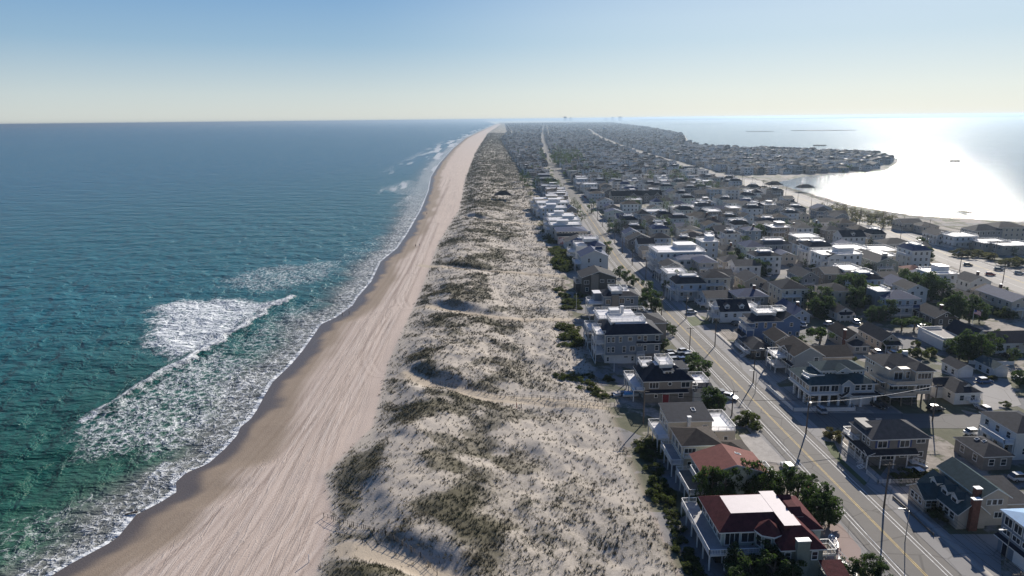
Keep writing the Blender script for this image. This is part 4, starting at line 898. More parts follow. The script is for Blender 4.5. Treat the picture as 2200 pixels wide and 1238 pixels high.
def r_blue2():
    h = House('blue-sided house with navy roof and bright white rooftop deck, south of the side street', 92.2, 218)
    h.box(0, 16.4, 0, 9, 0, 7.4, 'blue_siding'); h.hip(0, 10, 0, 9, 7.4, 1.4, 'navy_shingle', .4, 3.0, 'deck_white'); h.gable(9.6, 16.4, 0, 9, 7.4, 2.1, 'navy_shingle', 'y', .4, 'blue_siding')
    h.box(2.2, 8.8, 2.6, 7.6, 8.4, 9.4, 'white_siding', 'walk_base'); h.deck(2, 9, 2.4, 7.8, 9.7, 'SWEN', 0); h.deck(9.2, 13.4, 4.6, 8.6, 9.6, 'SEN', 0)
    h.deck(-2.8, 0, -1.4, 6, 4.9, 'SWN', 1); h.slab(-2.9, 0, -1.5, 6, 7.1, .25, 'navy_shingle'); h.box(-2.6, 0, -1.2, 5.8, 0, 4.6, 'blue_siding'); h.shed(-4.4, -2.6, -1.8, 6, 2.5, 3.2, 'navy_shingle', axis='x')
    h.wins('S', 0, .6, 1.8, 1, 6, .7, 1.7); h.wins('S', 0, 3.6, 5, 1, 6, .8, 1.8); h.wins('S', 0, 6.4, 8.2, 1, 6, 1.2, 1.1); h.wins('S', 0, 12.6, 14, 1, 6, .9, 1.2); h.wins('S', 0, 3.4, 4.6, 1, 3.4, .8, .9); h.wins('S', 0, 12.4, 13.6, 1, 3, .8, .8); h.wins('S', 0, 15, 16.2, 1, 2.6, .8, 1.3)
r_blue2()
h = S_('white cape house with navy roof and two white dormers facing the side street', 89.4, 241.5, 11, 10, 4.3, 'white_siding', 'navy_shingle', 'gable', 3.2, 'x', lod=0, dorm=2, floors=1); h.deck(-3.2, 0, -.4, 6, 2.2, 'SWN', 1); h.box(11, 15, 3, 9, 0, 4.4, 'white_siding'); h.deck(11, 15.2, 3, 9.2, 4.7, 'SEN', 0); h.deck(-2.2, 0, 1.5, 8, 4.9, 'SWN', 1)
h = S_('white house with curved wraparound decks and navy hip roof, behind the low navy-roofed garage', 95.2, 279, 11.4, 9, 8.3, 'cream_siding', 'navy_shingle', 'hip', 2.2, lod=0, dw=2, ds=2); h.stairs(8, -1.6, 5.6, 11.6, -1.6, 2.6)
h = S_('low garage with wide navy roof and white deck stairs beside the avenue', 91, 262.5, 13, 11, 3.8, 'white_siding', 'navy_shingle', 'gable', 1.8, 'x', dw=1, floors=1, name='garage')
h = S_('dark shingled cottage with white porch lattice by the avenue', 85.8, 202, 6.8, 11.4, 3.1, 'dark_cedar', 'charcoal_shingle', 'hip', 1.8, lod=0, floors=1); h.stairs(-.2, 2, 1.6, -3, 2, .1); h.deck(-1.8, 0, 1.2, 10.6, 1.6, 'WSN', 0)
h = S_('taupe gabled house joined behind the dark shingled cottage', 92.6, 201, 6.6, 9, 5.9, 'taupe_siding', 'brown_shingle', 'gable', 2.0, lod=0)
def r_flat():
    h = House('white flat-topped garage with solid parapet beside a steep white gable', 150.4, 205)
    h.box(0, 8.4, 0, 13, 0, 3, 'white_siding'); h.slab(0, 8.4, 0, 13, 3, .2, 'concrete'); h.rail([(8.3, 12.9), (.1, 12.9), (.1, .1), (8.3, .1)], 3.2, solid=True)
    h.box(8.4, 14, -1.5, 11, 0, 3.6, 'white_siding'); h.gable(8.4, 14, -1.5, 11, 3.6, 3.4, 'navy_shingle', 'y', .3, 'white_siding'); h.wins('S', -1.5, 9.4, 13, 2, 2, 1, 1.3)
r_flat()
h = S_('long low white house with dark roof, half hidden by pines at the right edge', 161, 200.5, 16, 9.6, 3.5, 'white_siding', 'navy_shingle', 'gable', 2.4, 'x', floors=1)
h = S_('blue house with royal blue porch roofs and white roof deck behind dense trees', 154, 243, 13, 11, 7.2, 'pale_blue_siding', 'steel_blue_shingle', 'hip', 2.2, lod=0, ds=2); h.box(-1.5, 4, 5, 12, 0, 8.8, 'slate_siding'); h.slab(-1.5, 4, 5, 12, 8.8, .25, 'deck_white'); h.rail([(-1.4, 11.9), (-1.4, 5.1), (3.9, 5.1), (3.9, 11.9)], 9.05); h.shed(-.3, 13.3, -2.3, .02, 4.0, 4.6, 'steel_blue_shingle')
S_('tiny white cottage with navy gable and sunroom porch, framed by dark trees', 133.6, 240.5, 6.2, 9, 3, 'white_siding', 'navy_shingle', 'gable', 2.0, lod=0, porch=1, floors=1)
S_('grey cottage with slate gable roof and white sunroom, behind the blue-sided house', 116.2, 238.5, 6, 16, 3.2, 'pale_blue_siding', 'steel_blue_shingle', 'gable', 2.0, lod=0, chim=1, floors=1)
S_('faded pink-beige gabled house behind the white cape house', 115.6, 285, 9.6, 12.6, 5, 'beige_siding', 'grey_shingle', 'gable', 2.6)
S_('small dark cottage with white-trimmed windows below the pink-beige house', 121, 271.5, 7, 11, 3.3, 'dark_cedar', 'charcoal_shingle', 'gable', 2, floors=1)
S_('grey two-storey gabled house with white side deck, left of the big tree cluster', 141.4, 287, 8, 14, 5.8, 'grey_siding', 'grey_shingle', 'gable', 2.4, ds=1, dw=1)
h = S_('large white flat-roofed block with corner balconies and roof pods', 166, 318, 20, 11, 9.3, 'white_siding', 'navy_shingle', 'flat', top=1, ds=2); h.gable(2.4, 9, -1.6, 6, 8.4, 1.6, 'charcoal_shingle', 'y', .4, 'white_siding'); h.box(2.4, 9, -1.6, 0, 0, 8.4, 'white_siding'); h.wins('S', -1.6, 3, 8.4, 2, 6.8, 1.4, 1.5)
h = S_('long sage house with grey gable roof and white rooftop terrace, right of the white block', 191, 313, 10.4, 24, 6.2, 'sage_siding', 'grey_shingle', 'gable', 2.2, ds=2); h.deck(6, 11.4, 4, 20, 8.4, 'SWEN', 0); h.chim(4.6, 3, 2, 1.6, 6, 9.8, 'beige_siding')
S_('brown house with grey roof tucked in front of the white block', 154.4, 291.6, 8.4, 12, 6, 'taupe_siding', 'grey_shingle', 'gable', 2.0, 'x')
S_('white-decked flat-roofed house between the brown house and grey gable', 163.6, 292, 8, 10, 7.4, 'white_siding', 'navy_shingle', 'flat')
S_('narrow grey gabled house with white balcony beside the tree cluster', 172.4, 290.6, 6, 11, 5.6, 'slate_siding', 'charcoal_shingle', 'gable', 2, ds=1)
S_('low house with broad charcoal roof left of the grey warehouse', 180.6, 289, 8, 13.6, 3.4, 'cream_siding', 'charcoal_shingle', 'gable', 2.2, 'x', floors=1)
S_('red-roofed food stand with pale counters by the boulevard sidewalk', 205, 310, 9, 8, 2.8, 'cream_siding', 'red_shingle', 'hip', 1.7, floors=1, name='food_stand')
S_('plain grey warehouse with slate gable roof on the boulevard corner', 200.6, 291, 10, 11, 3.9, 'white_siding', 'steel_blue_shingle', 'gable', 1.9, floors=1, name='warehouse')
S_('beige cottage with small white roof deck beside the long beige house', 190, 247, 8, 14, 4, 'beige_siding', 'charcoal_shingle', 'gable', 2, ds=1, floors=1)
S_('long beige two-storey house with slate roof and pale blue front at the right edge', 200.4, 239.5, 9, 19, 6, 'cream_siding', 'steel_blue_shingle', 'gable', 2, ds=1)
S_('dark cottage with grey roof between the blue house and the right-hand trees', 164.4, 230, 8.2, 12, 3.4, 'dark_cedar', 'charcoal_shingle', 'gable', 2.2, floors=1, chim=1)
h = S_('big white three-storey complex of stacked flat decks by the avenue', 88, 329, 24, 18, 9.8, 'white_siding', 'steel_blue_shingle', 'flat', top=1, ds=0, dw=3); h.box(7.6, 24.4, -9.5, 0, 0, 8.2, 'white_siding'); h.hip(7.6, 24.4, -9.5, 0, 8.2, 1.4, 'steel_blue_shingle', .3); h.deck(3.2, 7.6, -9.5, -1, 5.4, 'SW', 1); h.deck(3.2, 7.6, -9.5, -1, 2.8, 'SW', 0); h.wins('S', -9.5, 8, 24, 5, 6.6, 1.5, 1.3); h.wins('S', -9.5, 9, 20, 3, 3.6, 1.0, 1.4)
def q5(x, y, z): return at(1100 + x*.2828, 238 + y*.2828, z)
def q8(x, y, z): return at(1600 + x*.2828, 238 + y*.2828, z)
for (q, x, y, z, w_, d_, wall, roof, kind, ht, ax, kw, lab) in [
    (q5, 1260, 985, 6.4, 9.5, 10, 'white_siding', 'charcoal_shingle', 'hipdeck', 1.4, 'y', dict(ds=1), 'white hip-roofed house with small roof deck behind the stacked flat decks'),
    (q5, 1440, 1000, 9.2, 9, 11, 'pale_blue_siding', 'navy_shingle', 'flat', 0, 'y', dict(top=1), 'tall pale grey box house with bright white roof deck beside a pine'),
    (q5, 882, 985, 5.4, 15, 10, 'cedar_grey', 'charcoal_shingle', 'gable', 3.2, 'y', dict(), 'wide shingled house with a broad patterned front gable facing the avenue'),
    (q5, 985, 1065, 4.6, 8.5, 9, 'beige_siding', 'grey_shingle', 'gable', 1.6, 'x', dict(floors=1, ds=1), 'small pink-beige house in front of the broad shingled gable'),
    (q5, 1600, 1065, 4.6, 9, 12, 'cream_siding', 'charcoal_shingle', 'hip', 2.2, 'y', dict(chim=1), 'cream house with charcoal hip roof below the white deck tower'),
    (q5, 1620, 935, 9, 8.5, 10, 'white_siding', 'navy_shingle', 'hipdeck', 1.0, 'y', dict(ds=2, dw=1), 'white deck tower with three balcony levels among trees'),
    (q5, 1845, 1108, 9, 13, 11, 'white_siding', 'navy_shingle', 'hipdeck', 1.4, 'y', dict(ds=2, dw=1), 'white tower house with navy skirt roof and white crown deck, near the inland trees'),
    (q5, 1890, 1022, 8, 17, 11, 'grey_siding', 'grey_shingle', 'hipdeck', 1.6, 'y', dict(dw=2), 'wide grey house with long white roof deck, behind the navy-skirted tower'),
    (q5, 1605, 1148, 4.8, 12, 10, 'beige_siding', 'grey_shingle', 'hip', 2.4, 'y', dict(dw=1), 'beige house with worn grey hip roof and side deck, left of the inland trees'),
    (q5, 1345, 802, 6.5, 16, 11, 'white_siding', 'brown_shingle', 'hip', 2.3, 'y', dict(ds=2), 'white double-porch house with brown hip roof in the middle rows'),
    (q5, 1018, 768, 6, 13, 11, 'pale_blue_siding', 'navy_shingle', 'flat', 0, 'y', dict(ds=1), 'pale flat-roofed house with curved white deck behind the pines'),
    (q5, 1100, 825, 5, 15, 10, 'white_siding', 'charcoal_shingle', 'gable', 2.6, 'x', dict(dorm=2), 'long white house with charcoal roof and dormers between two pine groups'),
    (q5, 796, 815, 5, 10, 10, 'white_siding', 'steel_blue_shingle', 'gable', 2.6, 'x', dict(dorm=2, ds=1), 'white house with steel blue roof beside the avenue pines'),
    (q5, 655, 690, 6.4, 13, 11, 'white_siding', 'navy_shingle', 'gable', 2.4, 'y', dict(ds=1), 'white navy-roofed house just right of the avenue, before the shingled lodge'),
    (q5, 700, 735, 4, 9, 9, 'slate_siding', 'steel_blue_shingle', 'gable', 2.2, 'y', dict(floors=1), 'small slate house with blue gable under the white navy-roofed house'),
    (q5, 905, 680, 7.4, 9, 10, 'pale_green_siding', 'charcoal_shingle', 'flat', 0, 'y', dict(ds=1), 'pale green house with roof deck in front of the shingled lodge'),
    (q5, 1105, 690, 6, 11, 10, 'white_siding', 'navy_shingle', 'gable', 2.2, 'x', dict(), 'white house with navy roof at the lodge\'s right end'),
    (q5, 540, 560, 8.4, 15, 12, 'white_siding', 'navy_shingle', 'flat', 0, 'y', dict(dw=2, ds=1), 'white flat-roofed house on the avenue, left of the shingled lodge'),
    (q5, 1385, 705, 5, 18, 11, 'pale_blue_siding', 'steel_blue_shingle', 'gable', 2.6, 'y', dict(), 'wide slate gabled house beyond the lodge'),
    (q5, 1515, 755, 4, 17, 10, 'grey_siding', 'steel_blue_shingle', 'gable', 2.4, 'x', dict(floors=1), 'long low grey building with steel blue roof in the middle rows'),
    (q5, 1552, 668, 7, 10, 11, 'white_siding', 'grey_shingle', 'gable', 2.6, 'y', dict(ds=1), 'pale gable-fronted house left of the three-deck white villa'),
    (q5, 1635, 702, 7, 15, 11, 'white_siding', 'charcoal_shingle', 'hip', 2.0, 'y', dict(ds=2), 'three-deck white villa with hip roof towards the boulevard'),
    (q5, 1745, 655, 5, 12, 10, 'taupe_siding', 'charcoal_shingle', 'hip', 2.2, 'y', dict(), 'taupe house with charcoal roof, close to the boulevard bend'),
    (q5, 1855, 690, 5, 15, 11, 'taupe_siding', 'grey_shingle', 'gable', 2.6, 'x', dict(dorm=2), 'taupe house with two roof dormers backing the boulevard'),
    (q5, 1622, 812, 5, 11, 11, 'grey_siding', 'charcoal_shingle', 'gable', 2.4, 'y', dict(ds=1), 'grey gabled house with white deck rail, left of the paired porch houses'),
    (q5, 1750, 812, 5, 9, 11, 'pale_blue_siding', 'charcoal_shingle', 'gable', 2.4, 'y', dict(), 'pale slate gabled house directly left of the paired porch houses'),
    (q5, 1885, 815, 7, 11, 11, 'grey_siding', 'brown_shingle', 'hip', 2.2, 'y', dict(ds=2), 'grey house with white double porches, left of the pair'),
    (q8, 225, 812, 7, 10, 11, 'grey_siding', 'brown_shingle', 'hip', 2.2, 'y', dict(ds=2), 'grey house with white double porches, right of the pair'),
    (q8, 330, 770, 6, 11, 11, 'white_siding', 'charcoal_shingle', 'gable', 2.4, 'y', dict(), 'white gabled house with charcoal roof near the boulevard verge'),
    (q8, 395, 800, 4.5, 10, 10, 'cream_siding', 'grey_shingle', 'gable', 2.4, 'y', dict(), 'cream gabled house facing down the inland lane'),
    (q8, 570, 850, 5, 12, 11, 'white_siding', 'charcoal_shingle', 'gable', 2.2, 'x', dict(ds=1), 'white house with charcoal roof against the boulevard wires'),
    (q8, 362, 858, 4.5, 10, 10, 'slate_siding', 'charcoal_shingle', 'hip', 2.0, 'y', dict(), 'small slate house with charcoal hip roof in the dark tree belt'),
    (q8, 742, 962, 5.4, 14, 11, 'white_siding', 'charcoal_shingle', 'gable', 3.2, 'x', dict(dorm=1), 'white farmhouse-like house with steep charcoal gables and attic window'),
    (q8, 395, 965, 6.4, 13, 11, 'beige_siding', 'navy_shingle', 'flat', 0, 'y', dict(), 'beige block with one bright white flat roof'),
    (q8, 400, 1020, 6, 13, 10, 'pale_blue_siding', 'navy_shingle', 'hipdeck', 1.4, 'y', dict(ds=1), 'pale house with broken white deck roofs below the beige block'),
    (q8, 1068, 1015, 6.4, 16, 12, 'grey_siding', 'charcoal_shingle', 'hip', 2.4, 'y', dict(), 'broad grey hip-roofed house at the boulevard, beside a tall pine'),
    (q8, 725, 1035, 4.6, 12, 10, 'pale_blue_siding', 'steel_blue_shingle', 'gable', 2.2, 'y', dict(), 'pale blue gabled house behind the white block'),
    (q8, 1465, 950, 6, 10, 14, 'white_siding', 'grey_shingle', 'gable', 2.6, 'y', dict(), 'white gabled bayside house across the boulevard'),
    (q8, 1590, 960, 7, 14, 12, 'white_siding', 'navy_shingle', 'flat', 0, 'y', dict(ds=1), 'white flat-roofed bayside house among the wires'),
    (q8, 1750, 915, 7.5, 17, 12, 'grey_siding', 'grey_shingle', 'hip', 3.0, 'y', dict(), 'large grey bayside house with tall hip roof'),
    (q8, 1925, 890, 9, 18, 14, 'cream_siding', 'charcoal_shingle', 'hip', 2.6, 'y', dict(floors=3), 'largest cream bayside house at the right edge'),
    (q8, 1815, 1010, 5, 16, 12, 'beige_siding', 'navy_shingle', 'flat', 0, 'y', dict(), 'beige flat-roofed bayside shop in front of the large grey house'),
    (q8, 1960, 1030, 5, 18, 12, 'beige_siding', 'navy_shingle', 'flat', 0, 'y', dict(), 'beige flat-roofed bayside shop at the right edge'),
    (q8, 1200, 860, 5, 14, 12, 'cream_siding', 'grey_shingle', 'gable', 2.4, 'x', dict(), 'hazy cream bayside house behind the scrub at the shore'),
    (q8, 1340, 880, 4.6, 12, 12, 'beige_siding', 'charcoal_shingle', 'hip', 2.2, 'y', dict(), 'beige bayside bungalow beside the boulevard scrub')]:
    X, Y = q(x, y, z); S_(lab, X + .4, Y + .4, w_, d_, z, wall, roof, kind, ht or 2, ax, **kw)
def lodge():
    X, Y = q5(760, 650, 6); h = House('long brown shingled lodge with three front gables and a sandy car park', X, Y, name='lodge', cat='lodge', lod=1)
    h.box(0, 46, 0, 14, 0, 6, 'taupe_siding'); h.gable(0, 46, 0, 14, 6, 4, 'brown_shingle', 'x', .5, 'taupe_siding')
    for x in (16, 28, 38): h.box(x, x + 6, -2.4, 0, 0, 6, 'cedar_grey'); h.gable(x, x + 6, -2.4, 6, 6, 2.6, 'brown_shingle', 'y', .4, 'cedar_grey'); h.wins('S', -2.4, x + 1, x + 5, 2, 4.6, 1.1, 1.4); h.wins('S', -2.4, x + 1, x + 5, 2, 1.8, 1.1, 1.4)
    h.wins('S', 0, 1, 15, 5, 4.6, 1.1, 1.4); h.wins('S', 0, 1, 15, 5, 1.8, 1.1, 1.4); h.wins('W', 0, 1, 13, 4, 4.4, 1.1, 1.4)
lodge()

# ------------------------------------------------------------------ streets (plan), used for setting out lots
def px_line(pts): return [at(*p) for p in pts]
CROSS = [px_line([(1690,902),(1900,904),(2250,906)]), px_line([(1500,702),(1720,709),(1973,716),(2260,726)]), px_line([(1302,556),(1430,557),(1560,561)])]
CROSSY = [612, 700, 790, 880, 975, 1070]
def cross_lines():
    out = list(CROSS)
    for y in CROSSY: out.append([(float(road(y)) + 4, float(y)), (float(blvd(y)) - 8, float(y) - 6)])
    return out
XL = cross_lines()
def free(x, y, r):
    for (a_, b_, c_) in OCC:
        if (x - a_)**2 + (y - b_)**2 < (r*.58 + c_*.58)**2: return False
    return True
WALLS = ['white_siding', 'white_siding', 'white_siding', 'pale_blue_siding', 'white_siding', 'pale_blue_siding', 'beige_siding', 'grey_siding', 'cedar_grey', 'cream_siding', 'slate_siding', 'taupe_siding', 'pale_green_siding']
WN = dict(white_siding='white', pale_blue_siding='pale blue', beige_siding='beige', grey_siding='grey', cedar_grey='shingled', cream_siding='cream', slate_siding='slate', taupe_siding='taupe', pale_green_siding='pale green')
ROOFS = ['charcoal_shingle', 'navy_shingle', 'grey_shingle', 'brown_shingle', 'steel_blue_shingle', 'charcoal_shingle']
RN = dict(charcoal_shingle='charcoal', navy_shingle='navy', grey_shingle='grey', brown_shingle='brown', steel_blue_shingle='steel blue')
R = random.Random(11)
slots = []
y = 262.0
while y < 11500:
    g_ = 17 + (y > 1500)*3 + (y > 3500)*14
    for side in ('sea', 'mid', 'bay'):
        if y < 372 and side != 'mid': continue
        if side == 'sea': x0, x1 = ((float(edge(y)) + float(road(y)))/2 - 2, (float(edge(y)) + float(road(y)))/2 + 3) if y < 900 else (float(edge(y)) + 9, float(road(y)) - 11)
        elif side == 'mid': x0, x1 = float(road(y)) + 15, float(min(blvd(y), bay(y) - 12)) - 22
        else: x0, x1 = float(blvd(y)) + 20, float(bay(y)) - 13
        if side == 'bay' and y < 900: continue
        x = x0 + R.uniform(0, 4)
        while x < x1:
            if side == 'sea' and y < 900: slots.append((x - 1, y, side)); break
            xx, yy = x + R.uniform(-1.5, 1.5), y + R.uniform(-2.5, 2.5)
            if y > 1100 or (min(float(seg_dist(np.array([xx]), np.array([yy]), l_)[0]) for l_ in XL) > 10):
                slots.append((xx, yy, side))
            x += g_*R.uniform(.9, 1.2)
    y += g_
def visible_slot(x, y):
    return True
near_slots, far_slots = [], []
for s_ in slots:
    if s_[1] < 1000 and not free(s_[0], s_[1], 10): continue
    if 430 < s_[1] < 520 and s_[2] == 'mid' and False: continue
    (near_slots if len(near_slots) < 192 else far_slots).append(s_)
ORD = ['first', 'second', 'third', 'fourth', 'fifth', 'sixth', 'seventh', 'eighth', 'ninth', 'tenth', 'eleventh', 'twelfth', 'thirteenth', 'fourteenth', 'fifteenth', 'sixteenth', 'seventeenth', 'eighteenth', 'nineteenth', 'twentieth']
KN = dict(gable='gabled', hip='hip-roofed', flat='flat-roofed', hipdeck='deck-topped')
seen = {}
for (x, y, side) in near_slots:
    wall = R.choice(WALLS if side != 'sea' else ['slate_siding', 'grey_siding', 'cedar_grey', 'white_siding', 'pale_blue_siding', 'taupe_siding']); roof = R.choice(ROOFS); kind = R.choice(['gable', 'gable', 'hip', 'hip', 'flat', 'hipdeck', 'hipdeck'] if side != 'sea' else ['flat', 'hipdeck', 'hip', 'hipdeck', 'gable'])
    z = R.choice([5.6, 6.2, 7.4, 8.6, 9.2]) if kind != 'gable' else R.choice([4.6, 5.8, 6.4, 7.2])
    w_, d_ = (R.uniform(8.5, 13), R.uniform(9, 13)) if side != 'sea' else (min(20, float(road(y)) - float(edge(y)) - 17)*R.uniform(.8, 1), R.uniform(11, 14)); ax = R.choice('xy')
    where = dict(sea='oceanfront', mid='inland', bay='bayside')[side]
    if side == 'sea': spot = 'in oceanfront row'
    else:
        f = (x - float(road(y)))/(float(blvd(y)) - float(road(y)))
        spot = 'beside the avenue' if f < .2 else 'near the avenue' if f < .35 else 'mid-block' if f < .6 else 'near the boulevard' if f < .78 else 'backing the boulevard'
    rn = 'white' if kind == 'flat' else RN[roof]
    zone_ = 'before the lodge' if y < 545 else 'past the lodge' if y < 680 else 'by the bay beach' if y < 800 else 'by the wooded corner'
    base = f"{WN[wall]} {KN[kind]} house with {rn} roof {spot} {zone_}"
    seen[base] = seen.get(base, 0) + 1
    lab = base if seen[base] == 1 else base.replace(' with ', f" ({ORD[seen[base] - 1]} back) with ", 1)
    S_(lab, x - w_/2, y - d_/2, w_, d_, z, wall, roof, kind, R.uniform(1.6, 2.8), ax, lod=1, dw=(1 if R.random() < .35 and z > 5 else 0), ds=(R.choice([0, 1, 2]) if z > 5.5 else 0), top=R.random() < .5, chim=(R.random() < .15)*1, floors=None)
# the far town, hundreds of houses: one mass
def far_town():
    V = []; Fq = []; MI = []
    mats = ['white_siding', 'pale_blue_siding', 'beige_siding', 'grey_siding', 'cedar_grey', 'charcoal_shingle', 'navy_shingle', 'grey_shingle', 'brown_shingle', 'deck_white', 'glass']
    r = random.Random(5)
    def q(vs, mi):
        n = len(V); V.extend(vs); Fq.append((n, n + 1, n + 2, n + 3)); MI.append(mi)
    for (x, y, side) in far_slots:
        s = 1.0 if y < 3500 else 1.7
        w_, d_ = r.uniform(7.5, 12)*s, r.uniform(8, 13)*s; z = r.choice([5.6, 6.4, 7.6, 8.8, 9.6]); x0, x1, y0, y1 = x - w_/2, x + w_/2, y - d_/2, y + d_/2
        wm = r.choice([0, 0, 0, 1, 1, 2, 3, 4]); rm = r.choice([5, 5, 6, 7, 8]); flat = r.random() < .45
        for a_, b_ in (((x0, y0), (x1, y0)), ((x1, y0), (x1, y1)), ((x1, y1), (x0, y1)), ((x0, y1), (x0, y0))): q([(*a_, 0), (*b_, 0), (*b_, z), (*a_, z)], wm)
        if flat:
            q([(x0 - .3, y0 - .3, z + .1), (x1 + .3, y0 - .3, z + .1), (x1 + .3, y1 + .3, z + .1), (x0 - .3, y1 + .3, z + .1)], 9); q([(x0 - .3, y0 - .3, z + .1), (x1 + .3, y0 - .3, z + .1), (x1 + .3, y0 - .3, z + .9), (x0 - .3, y0 - .3, z + .9)], 9)
            q([(x0 - .3, y1, z + .1), (x0 - .3, y0 - .3, z + .1), (x0 - .3, y0 - .3, z + .9), (x0 - .3, y1, z + .9)], 9)
        else:
            i = min(w_, d_)/2*r.choice([1, 1, .55]); h = r.uniform(1.6, 3); o_ = .4; e = [(x0 - o_, y0 - o_), (x1 + o_, y0 - o_), (x1 + o_, y1 + o_), (x0 - o_, y1 + o_)]; t = [(x0 + i, y0 + i), (x1 - i, y0 + i), (x1 - i, y1 - i), (x0 + i, y1 - i)]
            if r.random() < .5: t = [((x0 + x1)/2 - .01, y0), ((x0 + x1)/2 + .01, y0), ((x0 + x1)/2 + .01, y1), ((x0 + x1)/2 - .01, y1)]
            for k in range(4): a_, b_, c_, d2 = e[k], e[(k + 1) % 4], t[(k + 1) % 4], t[k]; q([(*a_, z), (*b_, z), (*c_, z + h), (*d2, z + h)], rm)
            q([(*p_, z + h) for p_ in t], 9 if i < min(w_, d_)/2 - .1 else rm)
        if y < 3000:
            for f in range(int((z + .3)/3)):
                zz = z - 2.2 - 3*f; n = r.choice([2, 3])
                if zz < .4: break
                for k in range(n):
                    c = x0 + w_*(k + .5)/n; ww = r.uniform(.5, 1.2); q([(c - ww, y0 - .05, zz), (c + ww, y0 - .05, zz), (c + ww, y0 - .05, zz + 1.4), (c - ww, y0 - .05, zz + 1.4)], 10)
                    c = y0 + d_*(k + .5)/n; q([(x0 - .05, c + .7, zz), (x0 - .05, c - .7, zz), (x0 - .05, c - .7, zz + 1.4), (x0 - .05, c + .7, zz + 1.4)], 10)
                if r.random() < .4: q([(x0, y0 - 1.8, zz - .5), (x1, y0 - 1.8, zz - .5), (x1, y0, zz - .5), (x0, y0, zz - .5)], 9); q([(x0, y0 - 1.8, zz - .5), (x1, y0 - 1.8, zz - .5), (x1, y0 - 1.8, zz + .4), (x0, y0 - 1.8, zz + .4)], 9)
    o_ = link('far_houses', np_mesh('far_houses', V, Fq, [MATS[k] for k in mats], MI)); tag(o_, kind='stuff')
far_town()
def far_trees():
    r = np.random.default_rng(12); n = 2600; Y = 900*np.exp(r.uniform(0, 2.0, n)); e0 = edge(Y) + 4; e1 = bay(Y) - 4; X = e0 + (e1 - e0)*r.uniform(0, 1, n); cl = fbm(X/60, Y/90, 91, 3)
    k = (cl > .5) & (np.abs(X - road(Y)) > 9) & (np.abs(X - blvd(Y)) > 18); X, Y = X[k], Y[k]; n = len(X); s = r.uniform(2, 4.2, n); Vs = []
    for q in range(16):
        c = r.normal(size=(n, 3))*np.array([.5, .5, .38])*s[:, None] + np.stack([X, Y, s*1.05], 1); a_ = r.normal(size=(n, 3)); a_ /= np.linalg.norm(a_, axis=1)[:, None]; u_ = np.cross(a_, r.normal(size=(n, 3))); u_ /= np.linalg.norm(u_, axis=1)[:, None]; z = (s*.42)[:, None]
        Vs.append(np.stack([c - a_*z, c + u_*z, c + a_*z, c - u_*z], 1))
    V = np.stack(Vs, 1).reshape(-1, 3); tag(link('far_trees', np_mesh('far_trees', V, np.arange(len(V)).reshape(-1, 4), [MATS['pine_needles']])), kind='stuff')

# ------------------------------------------------------------------ trees and shrubs
def foliage(name, lo, hi):
    m, N, L, b, v = newmat(name)
    oi = N.new('ShaderNodeObjectInfo')
    n = noise(N, L, v, 3.2, 3, .6)
    c = mix_rgb(N, L, sstep(N, L, n, .3, .7), lo, hi)
    c = mix_rgb(N, L, mth(N, L, 'MULTIPLY', oi.outputs['Random'], .45), c, (lo[0]*1.8, lo[1]*1.5, lo[2]*1.1))
    L.new(c, b.inputs['Base Color']); b.inputs['Roughness'].default_value = .75; b.inputs['Specular IOR Level'].default_value = .2
    t = N.new('ShaderNodeBsdfTranslucent'); L.new(mix_rgb(N, L, 1.0, c, (1.5, 1.6, .8), 'MULTIPLY'), t.inputs[0]); x = N.new('ShaderNodeMixShader'); x.inputs[0].default_value = .4
    L.new(b.outputs[0], x.inputs[1]); L.new(t.outputs[0], x.inputs[2]); L.new(x.outputs[0], N['Material Output'].inputs[0])
    MATS[name] = m
foliage('pine_needles', (.026, .046, .022), (.062, .098, .040)); foliage('shrub_leaves', (.036, .050, .018), (.092, .108, .040)); foliage('olive_leaves', (.062, .062, .034), (.125, .12, .07))
def crown_mesh(name, seed, kind, n, mname):
    r = np.random.default_rng(seed)
    if kind == 'pine': nc = 26; c = r.normal(size=(nc, 3)); c /= np.linalg.norm(c, axis=1)[:, None]; c *= r.uniform(.35, .88, (nc, 1))**.7; c[:, 2] = np.where(c[:, 2] < 0, c[:, 2]*.95, c[:, 2]*1.05); cs = r.uniform(.17, .30, nc)
    elif kind == 'flat': nc = 18; a_ = r.uniform(0, 6.28, nc); q = np.sqrt(r.uniform(0, 1, nc))*.85; c = np.stack([q*np.cos(a_), q*np.sin(a_), r.uniform(-.05, .25, nc)], 1); cs = r.uniform(.16, .28, nc)
    else: nc = 22; a_ = r.uniform(0, 6.28, nc); q = np.sqrt(r.uniform(0, 1, nc))*.85; c = np.stack([q*np.cos(a_), q*np.sin(a_), r.uniform(-.25, .85, nc)*(1.15 - q)], 1); cs = r.uniform(.18, .3, nc)
    i = r.integers(0, nc, n); d = r.normal(size=(n, 3)); d /= np.linalg.norm(d, axis=1)[:, None]
    p = c[i] + d*(cs[i]*r.uniform(.55, 1.1, n)**.8)[:, None]*np.array([1.1, 1.1, .75])
    t = r.normal(size=(n, 3)); t[:, 2] = np.abs(t[:, 2])*.7; t /= np.linalg.norm(t, axis=1)[:, None]; u_ = np.cross(t, r.normal(size=(n, 3))); u_ /= np.linalg.norm(u_, axis=1)[:, None]
    sz = r.uniform(.035, .085, n)[:, None]
    V = np.stack([p - u_*sz*.6, p + t*sz*.9, p + u_*sz*.6, p - t*sz*1.0 + d*sz*.3], 1).reshape(-1, 3)
    me = np_mesh(name, V, np.arange(4*n).reshape(-1, 4), [MATS[mname]])
    return me, c
